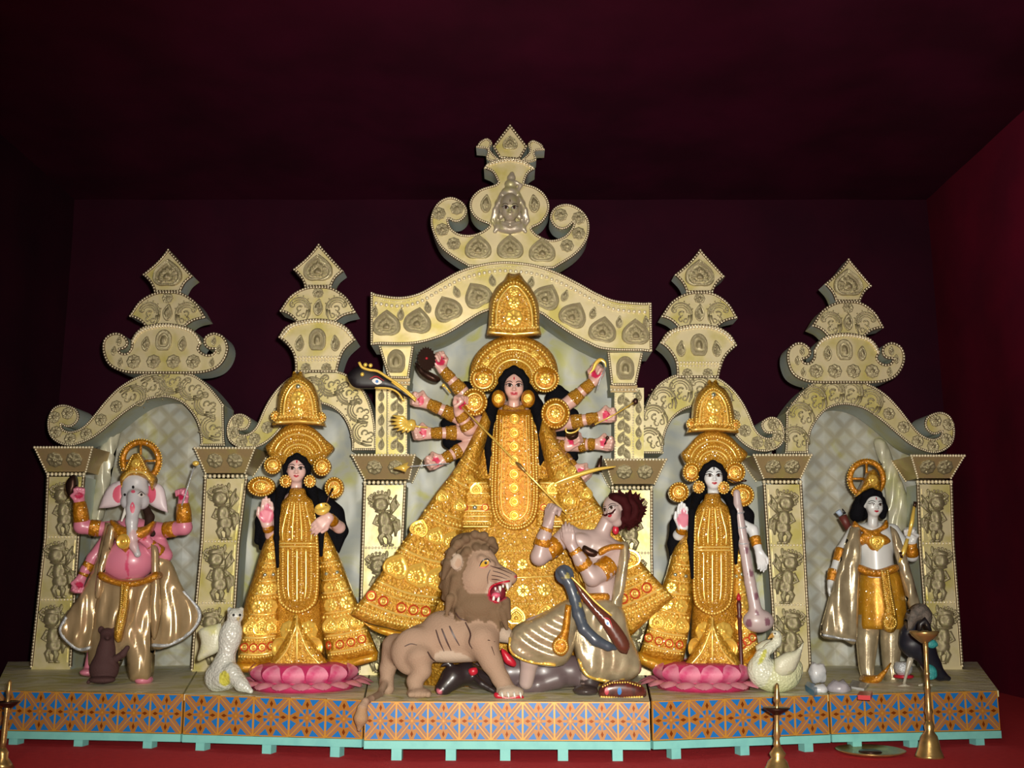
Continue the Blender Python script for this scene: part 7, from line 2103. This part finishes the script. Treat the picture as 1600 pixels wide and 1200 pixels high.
face_paint(fr, Surf(B), T, brow='dark_line', lips='silver', bindi='dark_line', big=1.1)

# ------------------------------------------------------------------ satin swags beside the outer statues
for lab, ol, Yq, ph in [('shiny cream satin drape hanging left of the elephant-headed statue', [(176, 664), (190, 660), (182, 700), (170, 760), (158, 815), (140, 815), (146, 770), (150, 720), (160, 690)], YO + .22, 0), ('shiny cream satin drape hanging right of the white archer', [(1366, 690), (1384, 690), (1400, 730), (1416, 770), (1420, 800), (1414, 850), (1400, 866), (1388, 840), (1386, 790), (1380, 740)], YO + .22, 1)]:
    o, t_ = inflate('satin_drape', spline(ol, 4, True), Yq, .05, M['satin'], None, 5, .02, None, 10, wave=fold(.5, .04, .02, ph)); tag(o, lab, 'drape')

# ------------------------------------------------------------------ brass on the floor
def lathe_px(name, px, rows, Y, mat, parent, dx=0.0, n=20):
    """turned shape from photo rows (y, radius); dx leans it sideways per row"""
    base = P(px, rows[-1][0], Y); v = []; f = []
    R = rows[::-1]
    for y, r in R:
        p = P(px + dx * (rows[-1][0] - y), y, Y); s = S(y, Y)
        for k in range(n):
            a = 2 * math.pi * k / n; v.append((p.x + r * s * math.cos(a), p.y + r * s * math.sin(a), p.z))
    for i in range(len(R) - 1):
        for k in range(n): f.append((i * n + k, i * n + (k + 1) % n, (i + 1) * n + (k + 1) % n, (i + 1) * n + k))
    f += [tuple(range(n))[::-1], tuple(range((len(R) - 1) * n, len(R) * n))]
    return link(name, mesh(name, v, f, mat, True), parent)


LG_ = 'brass oil lamps before the stage'
Yl = YS(1183, 0.0)
T = empty('oil_lamp', P(1452, 1183, Yl), 'tall brass oil lamp with an open bowl in front of the peacock', 'oil lamp', LG_)
lathe_px('stem', 1452, [(1003, 4), (1012, 4), (1020, 3.4), (1050, 3.6), (1052, 4.8), (1055, 3.6), (1072, 4), (1075, 5), (1078, 4), (1105, 4.6), (1112, 6.5), (1118, 4.6), (1128, 5)], Yl, M['brass'], T, -.047 * -1 * -1)
lathe_px('bowl', 1444, [(986, 21), (988, 22), (994, 18), (1000, 11), (1005, 4)], Yl, M['brass'], T)
b = MB(); b.tube([P(1436, 986, Yl), P(1438, 975, Yl), P(1444, 970, Yl), P(1450, 978, Yl), P(1454, 986, Yl)], [.010, .014, .02, .014, .008], 8); b.build('wick', M['ink'], T, True)
lathe_px('base', 1452, [(1126, 5), (1135, 8), (1142, 6.5), (1150, 12), (1160, 15), (1170, 17), (1180, 21), (1183, 22)], Yl, M['brass'], T)
Yl2 = YS(1206, 0.0)
T = empty('oil_lamp', P(1215, 1206, Yl2), 'brass oil lamp with a pointed top and shallow dish before the swan', 'oil lamp', LG_)
lathe_px('stem', 1214, [(1067, 1), (1070, 3), (1080, 3.4), (1090, 5.2), (1095, 5.5), (1099, 3), (1104, 3), (1110, 4), (1118, 4), (1126, 3.4), (1140, 4.4), (1150, 5.6), (1154, 4), (1160, 4.6), (1164, 5.6), (1168, 4)], Yl2, M['brass'], T)
lathe_px('dish', 1213, [(1106, 21), (1107, 21), (1112, 13), (1117, 5)], Yl2, M['dark_brass'], T)
lathe_px('base', 1215, [(1164, 4), (1172, 9), (1178, 13), (1184, 10), (1190, 15), (1198, 18), (1206, 24)], Yl2, M['brass'], T)
Yl3 = YS(1200, 0.0)
T = empty('oil_lamp', P(4, 1200, Yl3), 'leaning brass oil lamp cut by the left edge of the picture', 'oil lamp', LG_)
lathe_px('stem', 4, [(1062, 1), (1066, 3), (1075, 3.2), (1082, 4.6), (1086, 3), (1098, 3.4), (1104, 4.4), (1120, 3.6), (1140, 4.6), (1160, 4.4), (1172, 5)], Yl3, M['brass'], T, .105)
lathe_px('dish', 13, [(1096, 17), (1097, 17), (1102, 11), (1106, 4)], Yl3, M['dark_brass'], T)
lathe_px('base', 4, [(1168, 5), (1176, 9), (1184, 8), (1192, 13), (1200, 17)], Yl3, M['brass'], T)
T = empty('brass_plate', PS(1360, 1178, 0), 'wide shallow brass plate lying on the red floor', 'plate')
c = PS(1360, 1178, 0.0)
b = MB(); b.lathe(c, [(.12, .001), (.15, .012), (.165, .020), (.160, .022), (.13, .012), (.05, .008)], 36); b.build('dish', M['brass'], T, True)
b = MB(); b.lathe(c + Vector((0, 0, .009)), [(.055, 0), (.05, .006), (.02, .008)], 24); b.build('boss', M['dark_brass'], T, True)

# ------------------------------------------------------------------ offerings and wrappers left on the stage
M['plastic'] = material('white_plastic', (.60, .60, .62), .25, 0, (.45, .46, .48), 20, .4, .6, .5, 25)
M['grey_bag'] = material('mauve_grey_plastic', (.42, .39, .43), .3, 0, (.34, .32, .36), 10, .4, .6, .6, 18)
def lump(name, lab, cx, cy, rx, ry, Y, mat, seed):
    b = MB(); c = P(cx, cy, Y); s = S(cy, Y); q = random.Random(seed)
    b.ball(c, 1.0, 14, 9, 0, (rx * s, rx * s * .8, ry * s))
    b.v = [tuple(c + (Vector(p) - c) * (1 + .13 * math.sin(9 * p[0] / s * .05 + seed) + q.uniform(-.09, .09))) for p in b.v]
    lo = min(p[2] for p in b.v); b.v = [(p[0], p[1], max(p[2], ZS + .001)) for p in b.v]
    return tag(b.build(name, mat, None, True), lab, 'bag')
lump('crumpled_bag', 'round crumpled mauve-grey plastic bag on the right stage table', 1311, 1076, 19, 13, 5.42, M['grey_bag'], 1)
lump('crumpled_bag', 'small white plastic bag left of the mauve-grey bag', 1282, 1078, 11, 9, 5.40, M['plastic'], 2)
lump('crumpled_bag', 'clear crumpled wrapper standing behind the white bags', 1277, 1052, 15, 16, 5.62, M['plastic'], 3)
def packet(name, lab, pts, z, mats, cat='packet'):
    top = [PS(x, y, ZS + z) for x, y in pts]; b = MB(); b.hexa(top, [Vector((p.x, p.y, ZS + .001)) for p in top]); o = b.build(name, mats, None); return tag(o, lab, cat)
packet('blue_packet', 'blue and white packet beside the swan', [(1258, 1070), (1262, 1064), (1278, 1072), (1272, 1080)], .03, material('blue_wrapper', (.04, .26, .55), .3))
packet('paper_packet', 'flat white paper packet behind the grey bag', [(1326, 1072), (1332, 1062), (1358, 1068), (1350, 1076)], .012, M['plastic'])
packet('red_box', 'small red box with white marks at the stage edge', [(1340, 1086), (1343, 1080), (1363, 1080), (1360, 1087)], .022, material('red_carton', (.50, .015, .02), .35))
